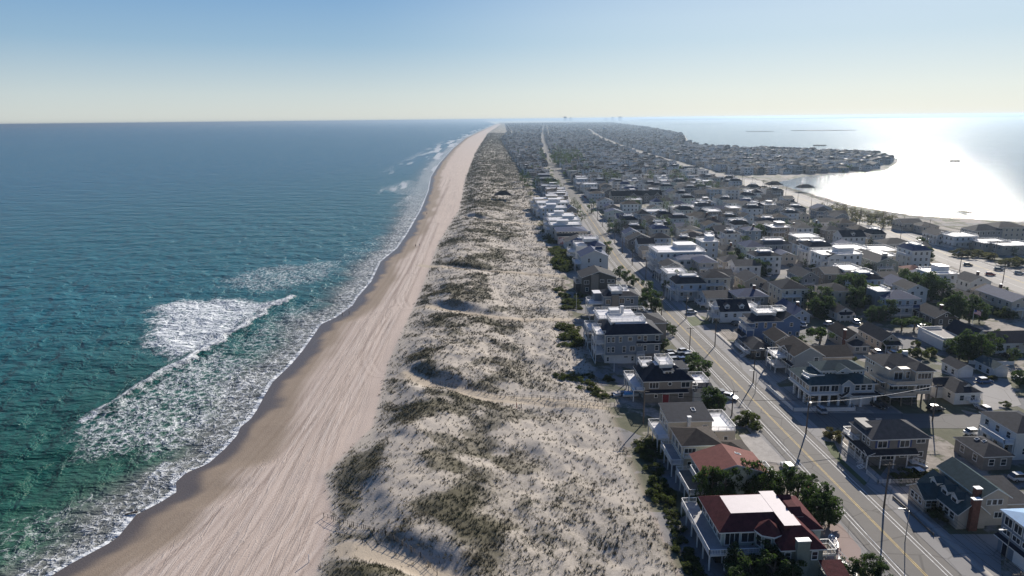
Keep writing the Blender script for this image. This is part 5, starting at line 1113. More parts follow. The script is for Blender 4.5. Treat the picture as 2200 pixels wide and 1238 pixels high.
def trunk_mesh(name, c, kind, zb):
    b = MB(); r = random.Random(3); base = Vector((0, 0, zb)); top = Vector((.05, 0, .25))
    def limb(a_, b_, r0, r1):
        n0 = len(b.V); d = (b_ - a_).normalized(); s_ = d.orthogonal().normalized(); u_ = d.cross(s_)
        for p_, rr in ((a_, r0), (b_, r1)):
            for k in range(6): b.V.append(tuple(p_ + s_*(rr*math.cos(k*math.pi/3)) + u_*(rr*math.sin(k*math.pi/3))))
        for k in range(6): b.F.append((n0 + k, n0 + (k + 1) % 6, n0 + 6 + (k + 1) % 6, n0 + 6 + k)); b.M.append(0)
    mid = base.lerp(top, .5) + Vector((.05, .03, 0)); limb(base, mid, .085, .06); limb(mid, top, .06, .03)
    for k in range(0, len(c), 3):
        t = r.uniform(.35, .95); limb(base.lerp(top, t), Vector(c[k]), .028, .01)
    return b.mesh(name, ['pole_wood'])
PROTO = {}
for kind, mname, zb in (('pine', 'pine_needles', -1.05), ('flat', 'pine_needles', -.75), ('shrub', 'shrub_leaves', -.45), ('olive', 'olive_leaves', -.45)):
    PROTO[kind] = []
    for k in range(4):
        me, c = crown_mesh('crown', 40 + k + 10*len(kind), kind if kind in ('pine', 'flat') else 'shrub', 2600, mname)
        PROTO[kind].append((me, trunk_mesh('trunk', c, kind, zb), -zb))
    me, c = crown_mesh('crown', 77, kind if kind in ('pine', 'flat') else 'shrub', 700, mname); PROTO[kind].append((me, trunk_mesh('trunk', c, kind, zb), -zb))
RT = random.Random(21)
def plant(x, y, r, kind, label, group, name=None, far=False, sq=1.0):
    me, tm, zb = PROTO[kind][4] if far else RT.choice(PROTO[kind][:4])
    o_ = tag(empty(name or ('pine_tree' if kind in ('pine', 'flat') else 'shrub'), (x, y, r*(zb if sq < 1.3 else 1.0)*sq - .05), RT.uniform(0, 6.28)), label, 'tree' if kind in ('pine', 'flat') else 'shrub', group)
    o_.scale = (r*RT.uniform(.9, 1.1), r*RT.uniform(.9, 1.1), r*sq*RT.uniform(.9, 1.15))
    link('crown', me, o_); link('trunk', tm, o_); return o_
def c1(x, y): return 1300 + x*.3231, 838 + y*.3231, .3231
def c2(x, y): return 1750 + x*.323, 838 + y*.323, .323
def c3(x, y): return 1150 + x*.2826, 538 + y*.2826, .2826
def c4(x, y): return 1600 + x*.2828, 538 + y*.2828, .2828
def c5(x, y): return 1100 + x*.2828, 238 + y*.2828, .2828
def c8(x, y): return 1600 + x*.2828, 238 + y*.2828, .2828
def put(c, x, y, rp, kind, label, group, sq=1.0, zo=None):
    px, py, k = c(x, y); X, Y = at(px, py, 0); dist = math.hypot(X, Y, CH); r = rp*k*dist/F*(1.03 if kind in ('pine', 'flat') else 1.18)
    zc = r*(1.0 if kind == 'pine' else .7 if kind == 'flat' else .4)*sq
    if zo: zc = zo; sq = zo/r
    X, Y = at(px, py, zc); plant(X, Y, r, kind, label, group, sq=sq, far=Y > 420)
def many(c, lst, kind, where, group, sq=1.0, zo=None):
    """a clump: each plant is told apart by its rank from the left and by its size"""
    o_ = sorted(lst); n = len(o_)
    for i, (x, y, r) in enumerate(o_):
        w_ = 'only' if n == 1 else 'leftmost' if i == 0 else 'rightmost' if i == n - 1 else ORD[i] + ' from left'
        noun = {'pine': 'dark pine', 'flat': 'flat-topped pine', 'shrub': 'green shrub', 'olive': 'olive scrub bush'}[kind]
        put(c, x, y, r, kind, (f"{noun} {where}" if n == 1 else f"{noun} {where}, {w_}"), group, sq, zo)
many(c1, [(880, 1120, 85), (960, 1180, 90), (1040, 1090, 95), (1130, 1180, 100), (1200, 1130, 90), (1250, 1215, 80), (880, 1225, 80)], 'pine', 'below the maroon-roofed house at the picture edge', 'pines round the foreground houses')
many(c1, [(640, 650, 55), (710, 640, 75), (800, 620, 85), (905, 575, 80), (990, 610, 80), (1070, 620, 65)], 'pine', 'in the clump between red and maroon roofs', 'pines round the foreground houses', 1.0, 4.4)
many(c1, [(1150, 630, 60), (1220, 590, 70), (1290, 640, 70), (1360, 720, 80), (1440, 750, 80), (1500, 800, 90), (1420, 800, 75)], 'pine', 'along the road edge by the maroon house', 'pines round the foreground houses', 1.0, 3.4)
many(c1, [(1372, 590, 45)], 'flat', 'leaning over the road edge beside the clump', 'pines round the foreground houses')
many(c1, [(700, 70, 65), (750, 90, 65)], 'pine', 'behind the navy shed roof', 'pines round the foreground houses')
many(c1, [(890, 215, 40), (950, 190, 55), (1000, 245, 40)], 'shrub', 'beside the white roof terrace', 'garden shrubs')
many(c2, [(100, 290, 40), (150, 320, 45)], 'olive', 'in the porch house front garden', 'garden shrubs')
many(c2, [(560, 580, 45), (620, 560, 50), (700, 570, 50), (770, 575, 50), (850, 560, 40)], 'shrub', 'behind the white picket fence', 'garden shrubs', .7)
many(c2, [(800, 800, 40), (830, 840, 45)], 'shrub', 'against the green-roofed cottage', 'garden shrubs')
many(c2, [(230, 1180, 55), (310, 1200, 60), (390, 1170, 65), (440, 1220, 60)], 'pine', 'on the patio corner at the bottom edge', 'pines round the foreground houses')
many(c3, [(1245, 890, 90), (1275, 960, 60), (1210, 850, 60)], 'pine', 'beside the widow-walk house driveway', 'pines along the avenue')
many(c3, [(1330, 1125, 80), (1400, 1150, 60)], 'pine', 'by the white garage and parked car', 'pines along the avenue')
many(c3, [(1010, 580, 40), (1045, 610, 35), (980, 710, 38)], 'pine', 'squeezed beside the slate blue house', 'pines along the avenue')
many(c3, [(850, 300, 60), (880, 370, 75), (920, 420, 55), (820, 400, 50)], 'pine', 'at the avenue behind the slate two-storey house', 'pines along the avenue')
many(c3, [(640, 160, 45), (700, 200, 50), (750, 230, 40)], 'pine', 'beside the dark shake house', 'pines along the avenue')
many(c3, [(1050, 210, 60), (1110, 220, 65), (1000, 270, 40), (1180, 180, 50), (1260, 170, 40)], 'pine', 'before the stacked white decks', 'pines along the avenue')
many(c4, [(760, 270, 75), (840, 290, 90), (920, 310, 85), (700, 330, 60), (850, 370, 80), (950, 370, 60)], 'pine', 'in the big cluster mid-block', 'pines of the inland blocks')
many(c4, [(490, 380, 60), (560, 360, 80), (600, 420, 70), (540, 440, 60), (660, 430, 50)], 'pine', 'left of the tiny white cottage', 'pines of the inland blocks')
many(c4, [(380, 250, 55), (350, 300, 40), (400, 320, 40)], 'pine', 'beside the grey gabled house', 'pines of the inland blocks')
many(c4, [(1020, 480, 55), (1080, 450, 65), (960, 500, 45)], 'pine', 'left of the blue house with the roof deck', 'pines of the inland blocks')
many(c4, [(1230, 220, 60), (1290, 260, 60), (1350, 260, 70), (1430, 280, 85), (1500, 310, 75), (1520, 250, 50)], 'pine', 'between the warehouse and the blue house', 'pines of the inland blocks')
many(c4, [(1560, 450, 65), (1640, 430, 85), (1720, 450, 80), (1790, 470, 60), (1560, 510, 50)], 'pine', 'in the belt south of the beige cottages', 'pines of the inland blocks')
many(c4, [(1200, 555, 65), (1290, 550, 70)], 'flat', 'spreading over the side street', 'pines of the inland blocks')
many(c4, [(575, 640, 85)], 'flat', 'umbrella-shaped, behind the blue-sided house', 'pines of the inland blocks')
many(c4, [(1640, 740, 75), (1720, 720, 90), (1800, 760, 75), (1860, 720, 75), (1930, 690, 50), (1570, 730, 45)], 'pine', 'in front of the long white house', 'pines of the inland blocks')
many(c4, [(2040, 800, 45), (2090, 960, 50)], 'pine', 'at the right edge by the garages', 'pines of the inland blocks')
many(c4, [(800, 825, 40), (1340, 790, 45), (1200, 790, 40), (1280, 780, 40), (1960, 485, 45), (2010, 500, 40), (1420, 780, 40)], 'shrub', 'in the gardens behind the beige piling house', 'garden shrubs')
many(c5, [(740, 880, 40), (790, 880, 45), (850, 890, 48), (900, 900, 40), (720, 1040, 45)], 'pine', 'before the patterned shingle gable', 'pines of the inland blocks')
many(c5, [(1000, 900, 50), (1060, 890, 45), (1120, 890, 60), (1180, 900, 60), (1160, 850, 45)], 'pine', 'above the grey box house', 'pines of the inland blocks')
many(c5, [(880, 710, 50), (930, 720, 50), (605, 730, 45), (1150, 720, 45), (1200, 740, 45)], 'pine', 'in front of the lodge', 'pines of the inland blocks')
many(c5, [(1390, 1020, 50), (1420, 1060, 40), (1330, 900, 45), (1400, 890, 45), (1500, 940, 45), (1560, 920, 50), (1590, 970, 40)], 'pine', 'around the tall grey box house', 'pines of the inland blocks')
many(c5, [(1780, 1000, 45), (1830, 930, 55), (1880, 930, 50), (1940, 920, 45), (1830, 1190, 65), (1760, 1150, 55), (1700, 1090, 45), (1920, 1200, 50)], 'pine', 'around the navy-skirted white tower', 'pines of the inland blocks')
many(c5, [(470, 700, 35), (500, 740, 40), (530, 800, 35), (300, 550, 55), (350, 580, 45), (260, 560, 45), (120, 530, 45), (190, 550, 40), (80, 500, 35)], 'pine', 'on the seaward side of the avenue', 'pines along the avenue')
many(c5, [(320, 350, 40), (360, 350, 45), (400, 365, 45), (450, 350, 45), (500, 360, 40), (410, 400, 40), (220, 330, 30), (235, 370, 28)], 'pine', 'in the hazy wooded avenue corner', 'pines along the avenue')
many(c5, [(700, 500, 40), (750, 510, 45), (800, 510, 40), (560, 450, 35), (1240, 510, 45), (1290, 520, 40), (1420, 590, 45), (1500, 590, 45), (1560, 590, 40), (1050, 510, 40)], 'pine', 'in the hazy blocks past the lodge', 'pines of the inland blocks')
many(c8, [(40, 930, 45), (90, 920, 45), (310, 890, 45), (500, 890, 45), (550, 910, 45), (660, 900, 40), (710, 890, 40)], 'pine', 'in the dark belt by the boulevard', 'pines of the inland blocks')
many(c8, [(1320, 1020, 50), (1350, 1080, 60), (1290, 1090, 45), (1390, 1100, 45)], 'pine', 'beside the boulevard lights', 'pines of the inland blocks')
many(c8, [(580, 745, 40), (640, 760, 45), (700, 750, 45), (760, 770, 50), (820, 790, 50), (880, 800, 50), (940, 810, 50), (1000, 810, 50), (1060, 820, 50), (1120, 830, 45), (850, 840, 45), (960, 850, 45), (1050, 870, 45), (700, 790, 40)], 'olive', 'in the bay shore scrub', 'scrub bushes on the bay shore', .8)
many(c8, [(1620, 1090, 40), (1700, 1100, 40), (1780, 1090, 40), (2000, 1160, 45), (2060, 1150, 45), (1860, 1110, 40)], 'olive', 'lining the far kerb of the boulevard', 'scrub bushes on the bay shore', .8)
many(c1, [(240, 360, 45), (290, 390, 60), (310, 450, 60), (330, 530, 55), (250, 410, 45), (300, 340, 40)], 'shrub', 'at the dune foot below the cream house', 'shrubs at the dune foot', .8)
many(c1, [(350, 620, 55), (340, 690, 60), (390, 740, 60), (430, 700, 50), (370, 660, 50)], 'shrub', 'at the dune foot below the red roof deck', 'shrubs at the dune foot', .8)
many(c1, [(450, 830, 50), (470, 920, 55), (480, 1000, 55), (520, 1080, 60), (560, 1160, 60), (610, 1220, 60), (420, 880, 40)], 'shrub', 'in the shade below the white sea deck', 'shrubs at the dune foot', .8)
many(c1, [(190, 915, 24), (85, 965, 18), (245, 1030, 32), (330, 1085, 24), (265, 925, 14), (20, 800, 16), (290, 1070, 22)], 'olive', 'alone on the open white dune', 'bushes on the open dune', .9)
many(c3, [(210, 590, 55), (270, 600, 60), (290, 660, 70), (230, 670, 65), (300, 730, 60), (220, 730, 50), (330, 690, 45)], 'shrub', 'at the dune foot below the slate blue house', 'shrubs at the dune foot', .8)
many(c3, [(180, 60, 55), (220, 30, 55), (200, 110, 60), (250, 80, 50), (180, 140, 45), (240, 130, 50), (160, 20, 45)], 'shrub', 'in the dark thicket seaward of the white gable', 'shrubs at the dune foot', .8)
many(c3, [(190, 310, 45), (220, 350, 45), (260, 400, 50), (300, 390, 50), (340, 350, 45), (230, 440, 45), (320, 440, 40)], 'shrub', 'seaward of the slate two-storey house', 'shrubs at the dune foot', .8)
many(c3, [(180, 960, 45), (240, 980, 50), (300, 970, 55), (360, 1010, 55), (420, 1050, 60), (480, 1090, 55), (330, 1060, 45), (520, 1120, 40), (560, 980, 40), (400, 970, 45)], 'shrub', 'on the bank below the widow-walk house', 'shrubs at the dune foot', .8)
many(c5, [(330, 1060, 50), (380, 1100, 55), (420, 1150, 55), (350, 1150, 50), (400, 1210, 50), (440, 1080, 40)], 'shrub', 'in the brown thicket past the mural house', 'shrubs at the dune foot', .8)
many(c5, [(230, 870, 35), (250, 920, 35), (270, 970, 40), (300, 1000, 40), (220, 800, 30), (160, 700, 30), (140, 640, 28)], 'shrub', 'along the oceanfront house row', 'shrubs at the dune foot', .8)

far_trees()
# garden shrubs and small pines beside the inland houses
gs = [h_ for h_ in HOUSES if 150 < h_[1] < 520 and h_[0] > 80]; used_ = {}
for k, (hx, hy, hl) in enumerate(gs):
    for j in range(2):
        x, y = hx + RT.choice([-3.0, -2.0, 12.5, 14.5, 5]), hy + RT.choice([-3.2, 12.5, -2.2, 4])
        if abs(x - float(road(y))) < 11 or abs(x - float(blvd(y))) < 17 or min(float(seg_dist(np.array([x]), np.array([y]), l_)[0]) for l_ in CROSS) < 5.5: continue
        pine = RT.random() < .38; short = ' '.join(hl.split(',')[0].split(' with ')[0].split(' beside ')[0].split(' behind ')[0].split()[:9]); wd = ('young pine' if pine else 'round garden shrub'); lb = f"{wd} {'in front of' if y < hy else 'behind' if y > hy + 10 else 'beside'} the {short}"
        if lb in used_: continue
        used_[lb] = 1; plant(x, y, RT.uniform(1.5, 2.8) if pine else RT.uniform(1.2, 2.1), 'pine' if pine else RT.choice(['shrub', 'shrub', 'olive']), lb, 'small garden plants', far=y > 330)

# ------------------------------------------------------------------ beach grass
def grass():
    m, N, L, b, v = newmat('beach_grass')
    n = noise(N, L, v, .12, 4, .6); n2 = noise(N, L, v, 2.0, 2, .6)
    c = mix_rgb(N, L, sstep(N, L, n, .38, .62), (.060, .068, .034), (.125, .105, .062)); c = mix_rgb(N, L, mth(N, L, 'MULTIPLY', n2, .5), c, (.19, .165, .10))
    L.new(c, b.inputs['Base Color']); b.inputs['Roughness'].default_value = .8; b.inputs['Specular IOR Level'].default_value = .15
    r = np.random.default_rng(4); Vs = []
    for (y0, y1, n, s, nb) in ((80, 180, 34000, .62, 7), (180, 320, 42000, .75, 6), (320, 620, 42000, 1.0, 5), (620, 1300, 26000, 1.7, 5), (1300, 3800, 15000, 3.4, 4)):
        Y = y0 + (y1 - y0)*r.uniform(0, 1, n); t = r.uniform(-.02, 1.02, n); X = toe(Y) + t*(edge(Y) - toe(Y))
        cl = smst(fbm(X/1.6, Y/1.6, 71, 2), .38, .62)
        keep = r.uniform(0, 1, n) < veg_d(X, Y)*.9*(.35 + .9*cl) + .035*(t > .03); X, Y = X[keep], Y[keep]; n = len(X); Z = ground_z(X, Y)
        sc = s*r.uniform(.55, 1.25, n)
        for k in range(nb):
            a_ = r.uniform(0, 6.28, n); ln = r.uniform(.25, .85, n)*sc; hh = r.uniform(.45, 1.0, n)*sc*.8; wd = sc*r.uniform(.05, .12, n)
            bx_ = X + r.normal(size=n)*.18*sc; by_ = Y + r.normal(size=n)*.18*sc; ca, sa = np.cos(a_), np.sin(a_)
            p0 = np.stack([bx_ - sa*wd, by_ + ca*wd, Z - .05], 1); p1 = np.stack([bx_ + sa*wd, by_ - ca*wd, Z - .05], 1); p2 = np.stack([bx_ + ca*ln, by_ + sa*ln, Z + hh], 1)
            Vs.append(np.stack([p0, p1, p2], 1).reshape(-1, 3))
    V = np.concatenate(Vs); o_ = link('dune_grass', np_mesh('dune_grass', V, np.arange(len(V)).reshape(-1, 3), [m])); tag(o_, kind='stuff')
grass()

# ------------------------------------------------------------------ streets
def asphalt(name, lo, hi):
    m, N, L, b, v = newmat(name)
    n = noise(N, L, v, .25, 5, .65); n2 = noise(N, L, v, 4, 3, .7)
    c = mix_rgb(N, L, mth(N, L, 'MULTIPLY_ADD', n2, .4, mth(N, L, 'MULTIPLY', n, .6)), lo, hi)
    vo = N.new('ShaderNodeTexVoronoi'); vo.feature = 'DISTANCE_TO_EDGE'; vo.inputs['Scale'].default_value = .12; L.new(v, vo.inputs['Vector'])
    c = mix_rgb(N, L, mth(N, L, 'MULTIPLY', mth(N, L, 'SUBTRACT', 1.0, sstep(N, L, vo.outputs['Distance'], .004, .02)), .5), c, tuple(q*.55 for q in lo))
    L.new(c, b.inputs['Base Color']); b.inputs['Roughness'].default_value = .85; b.inputs['Specular IOR Level'].default_value = .25
    L.new(bump(N, L, n2, .3, .04), b.inputs['Normal']); MATS[name] = m
asphalt('asphalt', (.15, .138, .122), (.235, .218, .196)); asphalt('asphalt_dark', (.105, .10, .095), (.165, .155, .145)); asphalt('concrete_road', (.30, .275, .245), (.42, .385, .34)); asphalt('sidewalk_concrete', (.30, .28, .26), (.42, .39, .36))
asphalt('paver_pink', (.27, .20, .175), (.38, .29, .255)); asphalt('gravel_grey', (.22, .21, .205), (.32, .305, .29)); asphalt('lawn_green', (.055, .075, .025), (.115, .135, .055)); asphalt('gravel_lot', (.25, .235, .22), (.36, .335, .31))
mat('line_white', (.60, .59, .57), .7, .3, .5); mat('line_yellow', (.52, .35, .08), .7, .3, .5)
def strip(name, pts, w_, z, m, off=0.0, th=0.0, kind='structure', parent=None):
    """ribbon along pts (x, y); off shifts it to the right of the direction of travel; th > 0 gives it kerb sides"""
    P_ = np.array(pts, float); T = np.gradient(P_, axis=0); T /= np.linalg.norm(T, axis=1)[:, None]; Nn = np.stack([T[:, 1], -T[:, 0]], 1)
    Lf = P_ + Nn*(off - w_/2); Rt = P_ + Nn*(off + w_/2); n = len(P_)
    V = np.zeros((2*n, 3)); V[0::2, :2] = Lf; V[1::2, :2] = Rt; V[:, 2] = z
    Fc = [(2*i, 2*i + 1, 2*i + 3, 2*i + 2) for i in range(n - 1)]
    if th:
        B_ = V.copy(); B_[:, 2] = z - th; V = np.concatenate([V, B_]); o_ = 2*n
        Fc += [(o_ + 2*i, 2*i, 2*i + 2, o_ + 2*i + 2) for i in range(n - 1)] + [(2*i + 1, o_ + 2*i + 1, o_ + 2*i + 3, 2*i + 3) for i in range(n - 1)]
        Fc += [(o_, o_ + 1, 1, 0), (2*n - 2, 2*n - 1, o_ + 2*n - 1, o_ + 2*n - 2)]
    o_ = link(name, np_mesh(name, V, Fc, [MATS[m]]), parent)
    if kind and parent is None: tag(o_, kind=kind)
    return o_
ya = np.concatenate([np.arange(30, 360, 6.), np.arange(360, 1600, 12.), np.geomspace(1600, 9000, 40)])
AV = [(float(road(y)), float(y)) for y in ya]
strip('avenue_road', [p for p in AV if p[1] < 620], 11.6, .05, 'asphalt'); strip('avenue_road', [p for p in AV if p[1] > 600], 8.2, .046, 'asphalt_dark')
near = [p for p in AV if p[1] < 620]
for off in (-4.25, -3.45, 3.45, 4.25): strip('road_line', near, .17, .062, 'line_white', off)
for off in (-.16, .16): strip('road_line', near, .13, .062, 'line_yellow', off)
strip('verge_pavement', [p for p in AV if 84 < p[1] < 700], 2.6, .045, 'gravel_grey', -7.2); strip('verge_pavement', [p for p in AV if 30 < p[1] < 700], 3.4, .045, 'gravel_grey', 7.6)
def no_cross(p):
    return min(float(seg_dist(np.array([p[0] + 9]), np.array([p[1]]), l_)[0]) for l_ in CROSS) > 6
run = []
for p in [(float(road(y)), float(y)) for y in np.arange(34, 640, 3.)] + [None]:
    if p is not None and no_cross(p): run.append(p)
    else:
        if len(run) > 3: strip('sidewalk', run, 1.5, .14, 'sidewalk_concrete', 10.2, .14)
        run = []
yb = np.concatenate([np.arange(150, 900, 12.), np.geomspace(900, 5000, 30)])
BV = [(float(blvd(y)), float(y)) for y in yb]
strip('boulevard_road', [p for p in BV if p[1] < 760], 27, .05, 'concrete_road'); strip('boulevard_road', [p for p in BV if p[1] > 740], 17, .046, 'asphalt')
for off in (-6.6, 6.6, -.2, .2): strip('road_line', [p for p in BV if p[1] < 900], .2, .062, 'line_yellow' if abs(off) < 1 else 'line_white', off)
for q in CROSS: strip('side_street', [(q[0][0] - 6.5, q[0][1])] + q[1:] if False else q, 8.6, .04, 'asphalt_dark')
for y in CROSSY: strip('side_street', [(float(road(y)) + 5, float(y)), ((float(road(y)) + float(blvd(y)))/2, float(y) - 3), (float(blvd(y)) - 12, float(y) - 6)], 7, .04, 'asphalt_dark')
def pad(name, c, pts, z, m, label=None):
    V = []
    for x, y in pts:
        px, py, _ = c(x, y); X, Y = at(px, py, 0); V.append((X, Y, z))
    b = MB(); n = len(V); V2 = V + [(x, y, -.05) for x, y, _ in V]
    b.add(V2, [tuple(range(n))] + [(i, i + n, (i + 1) % n + n, (i + 1) % n) for i in range(n)]); me = b.mesh(name, [m])
    o_ = link(name, me); tag(o_, kind='structure'); return o_
def c6(x, y): return 1550 + x*.21, 640 + y*.21, .21
def c7(x, y): return 1850 + x*.21, 640 + y*.21, .21
pad('driveway', c1, [(890, 300), (1010, 290), (1200, 480), (1190, 492), (1000, 470)], .055, 'concrete')
pad('patio', c1, [(1440, 900), (1560, 890), (1702, 1060), (1702, 1165), (1480, 1120)], .055, 'paver_pink')
pad('driveway', c3, [(1010, 760), (1180, 750), (1230, 830), (1060, 870)], .055, 'gravel_lot')
pad('driveway', c6, [(80, 580), (300, 640), (560, 640), (700, 820), (460, 920), (330, 870), (60, 660)], .03, 'gravel_lot')
pad('driveway', c6, [(480, 925), (740, 1150), (1360, 1150), (1320, 1080), (900, 1060), (760, 900)], .03, 'gravel_grey')
pad('driveway', c7, [(800, 760), (1500, 830), (1640, 1100), (1250, 1170), (1240, 980), (1100, 860)], .03, 'gravel_lot')
pad('driveway', c2, [(480, 650), (690, 640), (660, 760), (900, 960), (1240, 960), (1240, 1238), (1000, 1238), (560, 760)], .03, 'gravel_grey')
pad('lawn', c3, [(1150, 510), (1270, 500), (1330, 560), (1180, 580)], .06, 'lawn_green')
pad('lawn', c7, [(560, 560), (820, 640), (860, 680), (640, 600)], .06, 'lawn_green')
pad('lawn', c2, [(60, 340), (110, 430), (330, 640), (350, 620), (190, 470), (130, 350)], .06, 'lawn_green')
pad('car_park', c5, [(590, 660), (740, 660), (800, 690), (640, 700)], .05, 'concrete_road')
pad('bay_beach', c8, [(0, 520), (120, 530), (185, 590), (0, 575)], .05, 'concrete')

# ------------------------------------------------------------------ fences
def fence(label, pts, ht=1.1, m='white_paint', name='fence', solid=True, sp=.3):
    o_ = tag(empty(name, (pts[0][0], pts[0][1], 0)), label, 'fence', 'fences of the gardens and dunes')
    b = MB(); pb = MB(); ox, oy = pts[0]
    for (xa, ya_), (xb, yb_) in zip(pts[:-1], pts[1:]):
        ln = math.hypot(xb - xa, yb_ - ya_); n = max(1, int(ln/2.2)); za, zb = float(ground_z(np.array([xa]), np.array([ya_]))[0]), float(ground_z(np.array([xb]), np.array([yb_]))[0])
        if xa > float(edge(ya_)): za = zb = 0
        A, B_ = Vector((xa - ox, ya_ - oy, za)), Vector((xb - ox, yb_ - oy, zb))
        for k in range(n + 1):
            q = A.lerp(B_, k/n); pb.box(q.x - .06, q.x + .06, q.y - .06, q.y + .06, q.z - .3, q.z + ht + .08)
        if solid: b.bar(A + Vector((0, 0, ht/2 + .03)), B_ + Vector((0, 0, ht/2 + .03)), .05, ht - .1)
        else:
            for zz in (.35, ht - .1): b.bar(A + Vector((0, 0, zz)), B_ + Vector((0, 0, zz)), .02, .035)
            for k in range(int(ln/sp) + 1):
                q = A.lerp(B_, min(1, k*sp/ln)); b.box(q.x - .04, q.x + .04, q.y - .03, q.y + .03, q.z + .05, q.z + ht)
    b.build('panel', [m], o_); pb.build('post', [m], o_)
W_ = lambda c, pts: [at(*c(x, y)[:2]) for x, y in pts]
fence('white vinyl fence round the corner garden of the piers house', W_(c6, [(462, 922), (735, 1165), (1370, 1160), (1318, 1090)]))
fence('white picket fence behind the porch house garden', W_(c2, [(345, 560), (420, 625), (660, 618), (905, 600)]), 1.0, solid=False)
fence('white fence along the drive of the flat-topped garage', W_(c7, [(595, 400), (830, 525)]), 1.2)
fence('white fence between the two garages', W_(c7, [(1100, 680), (1230, 690), (1560, 690)]), 1.3)
fence('white railing fence beside the tall slate house yard', W_(c3, [(400, 755), (455, 880)]), 1.1)
fence('dark timber wall along the avenue pavement', W_(c2, [(520, 720), (600, 790), (790, 970)]), .5, 'old_wood')
fence('weathered timber rail fence along the main dune path, seaward stretch', [at(*p) for p in [(930,833),(1000,846),(1068,862),(1180,868),(1320,878)]], 1.0, 'old_wood', 'sand_fence', False, 1.1)
fence('weathered rope fence along the near side of the main dune path', [at(*p) for p in [(1170,880),(1240,884),(1330,890)]], .9, 'old_wood', 'sand_fence', False, 1.1)
fence('sand fence on the bank above the nearest dune path', [at(*p) for p in [(696,1112),(760,1140),(830,1172),(905,1215),(940,1250)]], 1.0, 'old_wood', 'sand_fence', False, 1.1)
fence('sand fence on the second dune path', [at(*p) for p in [(1010,690),(1100,698),(1250,700)]], .9, 'old_wood', 'sand_fence', False, .5)
fence('sand fence on the third dune path', [at(*p) for p in [(1030,592),(1120,597),(1250,604)]], .9, 'old_wood', 'sand_fence', False, .6)

# ------------------------------------------------------------------ poles and wires
POLES = []
def pole(x, y, ht, label, arms=1, cat='utility pole', trans=False, group='utility poles'):
    o_ = tag(empty('utility_pole', (x, y, 0)), label, cat, group); b = MB(); b.cyl(0, 0, -.2, ht, .19, .12, 8); b.build('shaft', ['pole_wood'], o_)
    for k in range(arms):
        a_ = MB(); a_.box(-1.2, 1.2, -.06, .06, ht - .5 - .9*k, ht - .36 - .9*k)
        for q in (-1.1, -.4, .4, 1.1): a_.cyl(q, 0, ht - .36 - .9*k, ht - .16 - .9*k, .05, n=6)
        a_.build('crossarm', ['old_wood'], o_)
    if trans: t = MB(); t.cyl(.38, 0, ht - 2.6, ht - 1.6, .28, n=10); t.build('transformer', ['metal_grey'], o_)
    return o_
def wire(pts, label, sag=.9, r=.022, m='wire_black', group='overhead wires'):
    """a cable hung through pts with a little sag in each span"""
    V = []; 
    for A, B_ in zip(pts[:-1], pts[1:]):
        A, B_ = Vector(A), Vector(B_)
        for k in range(8): t = k/8; q = A.lerp(B_, t); q.z -= sag*4*t*(1 - t); V.append(q)
    V.append(Vector(pts[-1])); b = MB()
    for a_, c_ in zip(V[:-1], V[1:]): b.bar(a_, c_, r*2, r*2)
    tag(b.build('overhead_wire', [m]), label, 'wire', group)
p0 = at(1899, 1092); p1 = at(1731, 932); xr = (p0[0] + p1[0])/2; dy = p1[1] - p0[1]
EAST = [(float(road(p0[1] + dy*k)) + xr - 73.5, p0[1] + dy*k) for k in range(-1, 14)]
NAMES = ['just below the picture edge', 'across from the maroon house', 'at the corner of the white vinyl fence']
for k, (x, y) in enumerate(EAST): pole(x, y, 9.8, f"wooden avenue pole {NAMES[k]}" if k < 3 else f"wooden avenue pole, {ORD[k - 3]} beyond the white vinyl fence corner", 2 if k % 3 == 2 else 1, trans=k % 3 == 2)
for j, q in enumerate((-1.1, -.4, .4, 1.1)): wire([(x + q, y, 9.55) for x, y in EAST], f"black power line on the avenue poles, {ORD[j]} from the sea side", r=.013)
wire([(x - .2, y, 7.4) for x, y in EAST], 'thick telephone cable slung lowest on the avenue poles', r=.022)
WEST = [at(1481, 756), at(1238 + 330, 880), at(1360 + 40, 640)]
for (px, py), lab, ht in (((1481, 757), 'wooden pole on the sea side of the avenue, near the row of parked cars', 8.6), ((1572, 893), 'thin dark pole beside the flat white roof terrace', 7.0), ((1421, 678), 'wooden pole by the avenue pines', 8.0), ((1382, 912), 'wooden pole at the dune end of the cream house path', 9.2)):
    x, y = at(px, py); pole(x, y, ht, lab)
x0, y0 = at(1382, 912); wire([(EAST[2][0], EAST[2][1], 8.9), (x0, y0, 8.8)], 'slack cable crossing the avenue towards the dune pole', 1.0, .03)
x1, y1 = at(2003, 905); pole(x1, y1, 10, 'wooden pole behind the porch house on the side street'); wire([(EAST[2][0], EAST[2][1], 8.2), (x1, y1, 9.6)], 'bright cable over the side street beyond the porch house', .8, .04, 'line_white')
for (px, py), lab, ht in (((1238, 673), 'slim white flagpole at the dune edge, by the slate two-storey house', 8), ((1319, 800), 'slim white flagpole in front of the tall slate house', 4.5), ((1138, 448), 'tall pale pole at the dune edge past the mural house', 13)):
    x, y = at(px, py); o_ = tag(empty('flagpole', (x, y, 0)), lab, 'flagpole', 'flagpoles'); b = MB(); b.cyl(0, 0, 0, ht, .09, .05, 8); b.build('shaft', ['white_paint'], o_); b = MB(); b.cyl(0, 0, ht, ht + .2, .1, .1, 8); b.build('finial', ['white_paint'], o_)
BP = [(float(blvd(y)) - 15.5, y) for y in np.arange(215, 800, 34.)]; BP2 = [(float(blvd(y)) + 15.5, y) for y in np.arange(300, 700, 38.)]
for k, (x, y) in enumerate(BP): pole(x, y, 12, f"tall boulevard pole on the town kerb, {ORD[k]} from the near end", 2, trans=k % 2 == 0)
for k, (x, y) in enumerate(BP2): pole(x, y, 11, f"tall boulevard pole on the bay kerb, {ORD[k]} from the near end", 1)
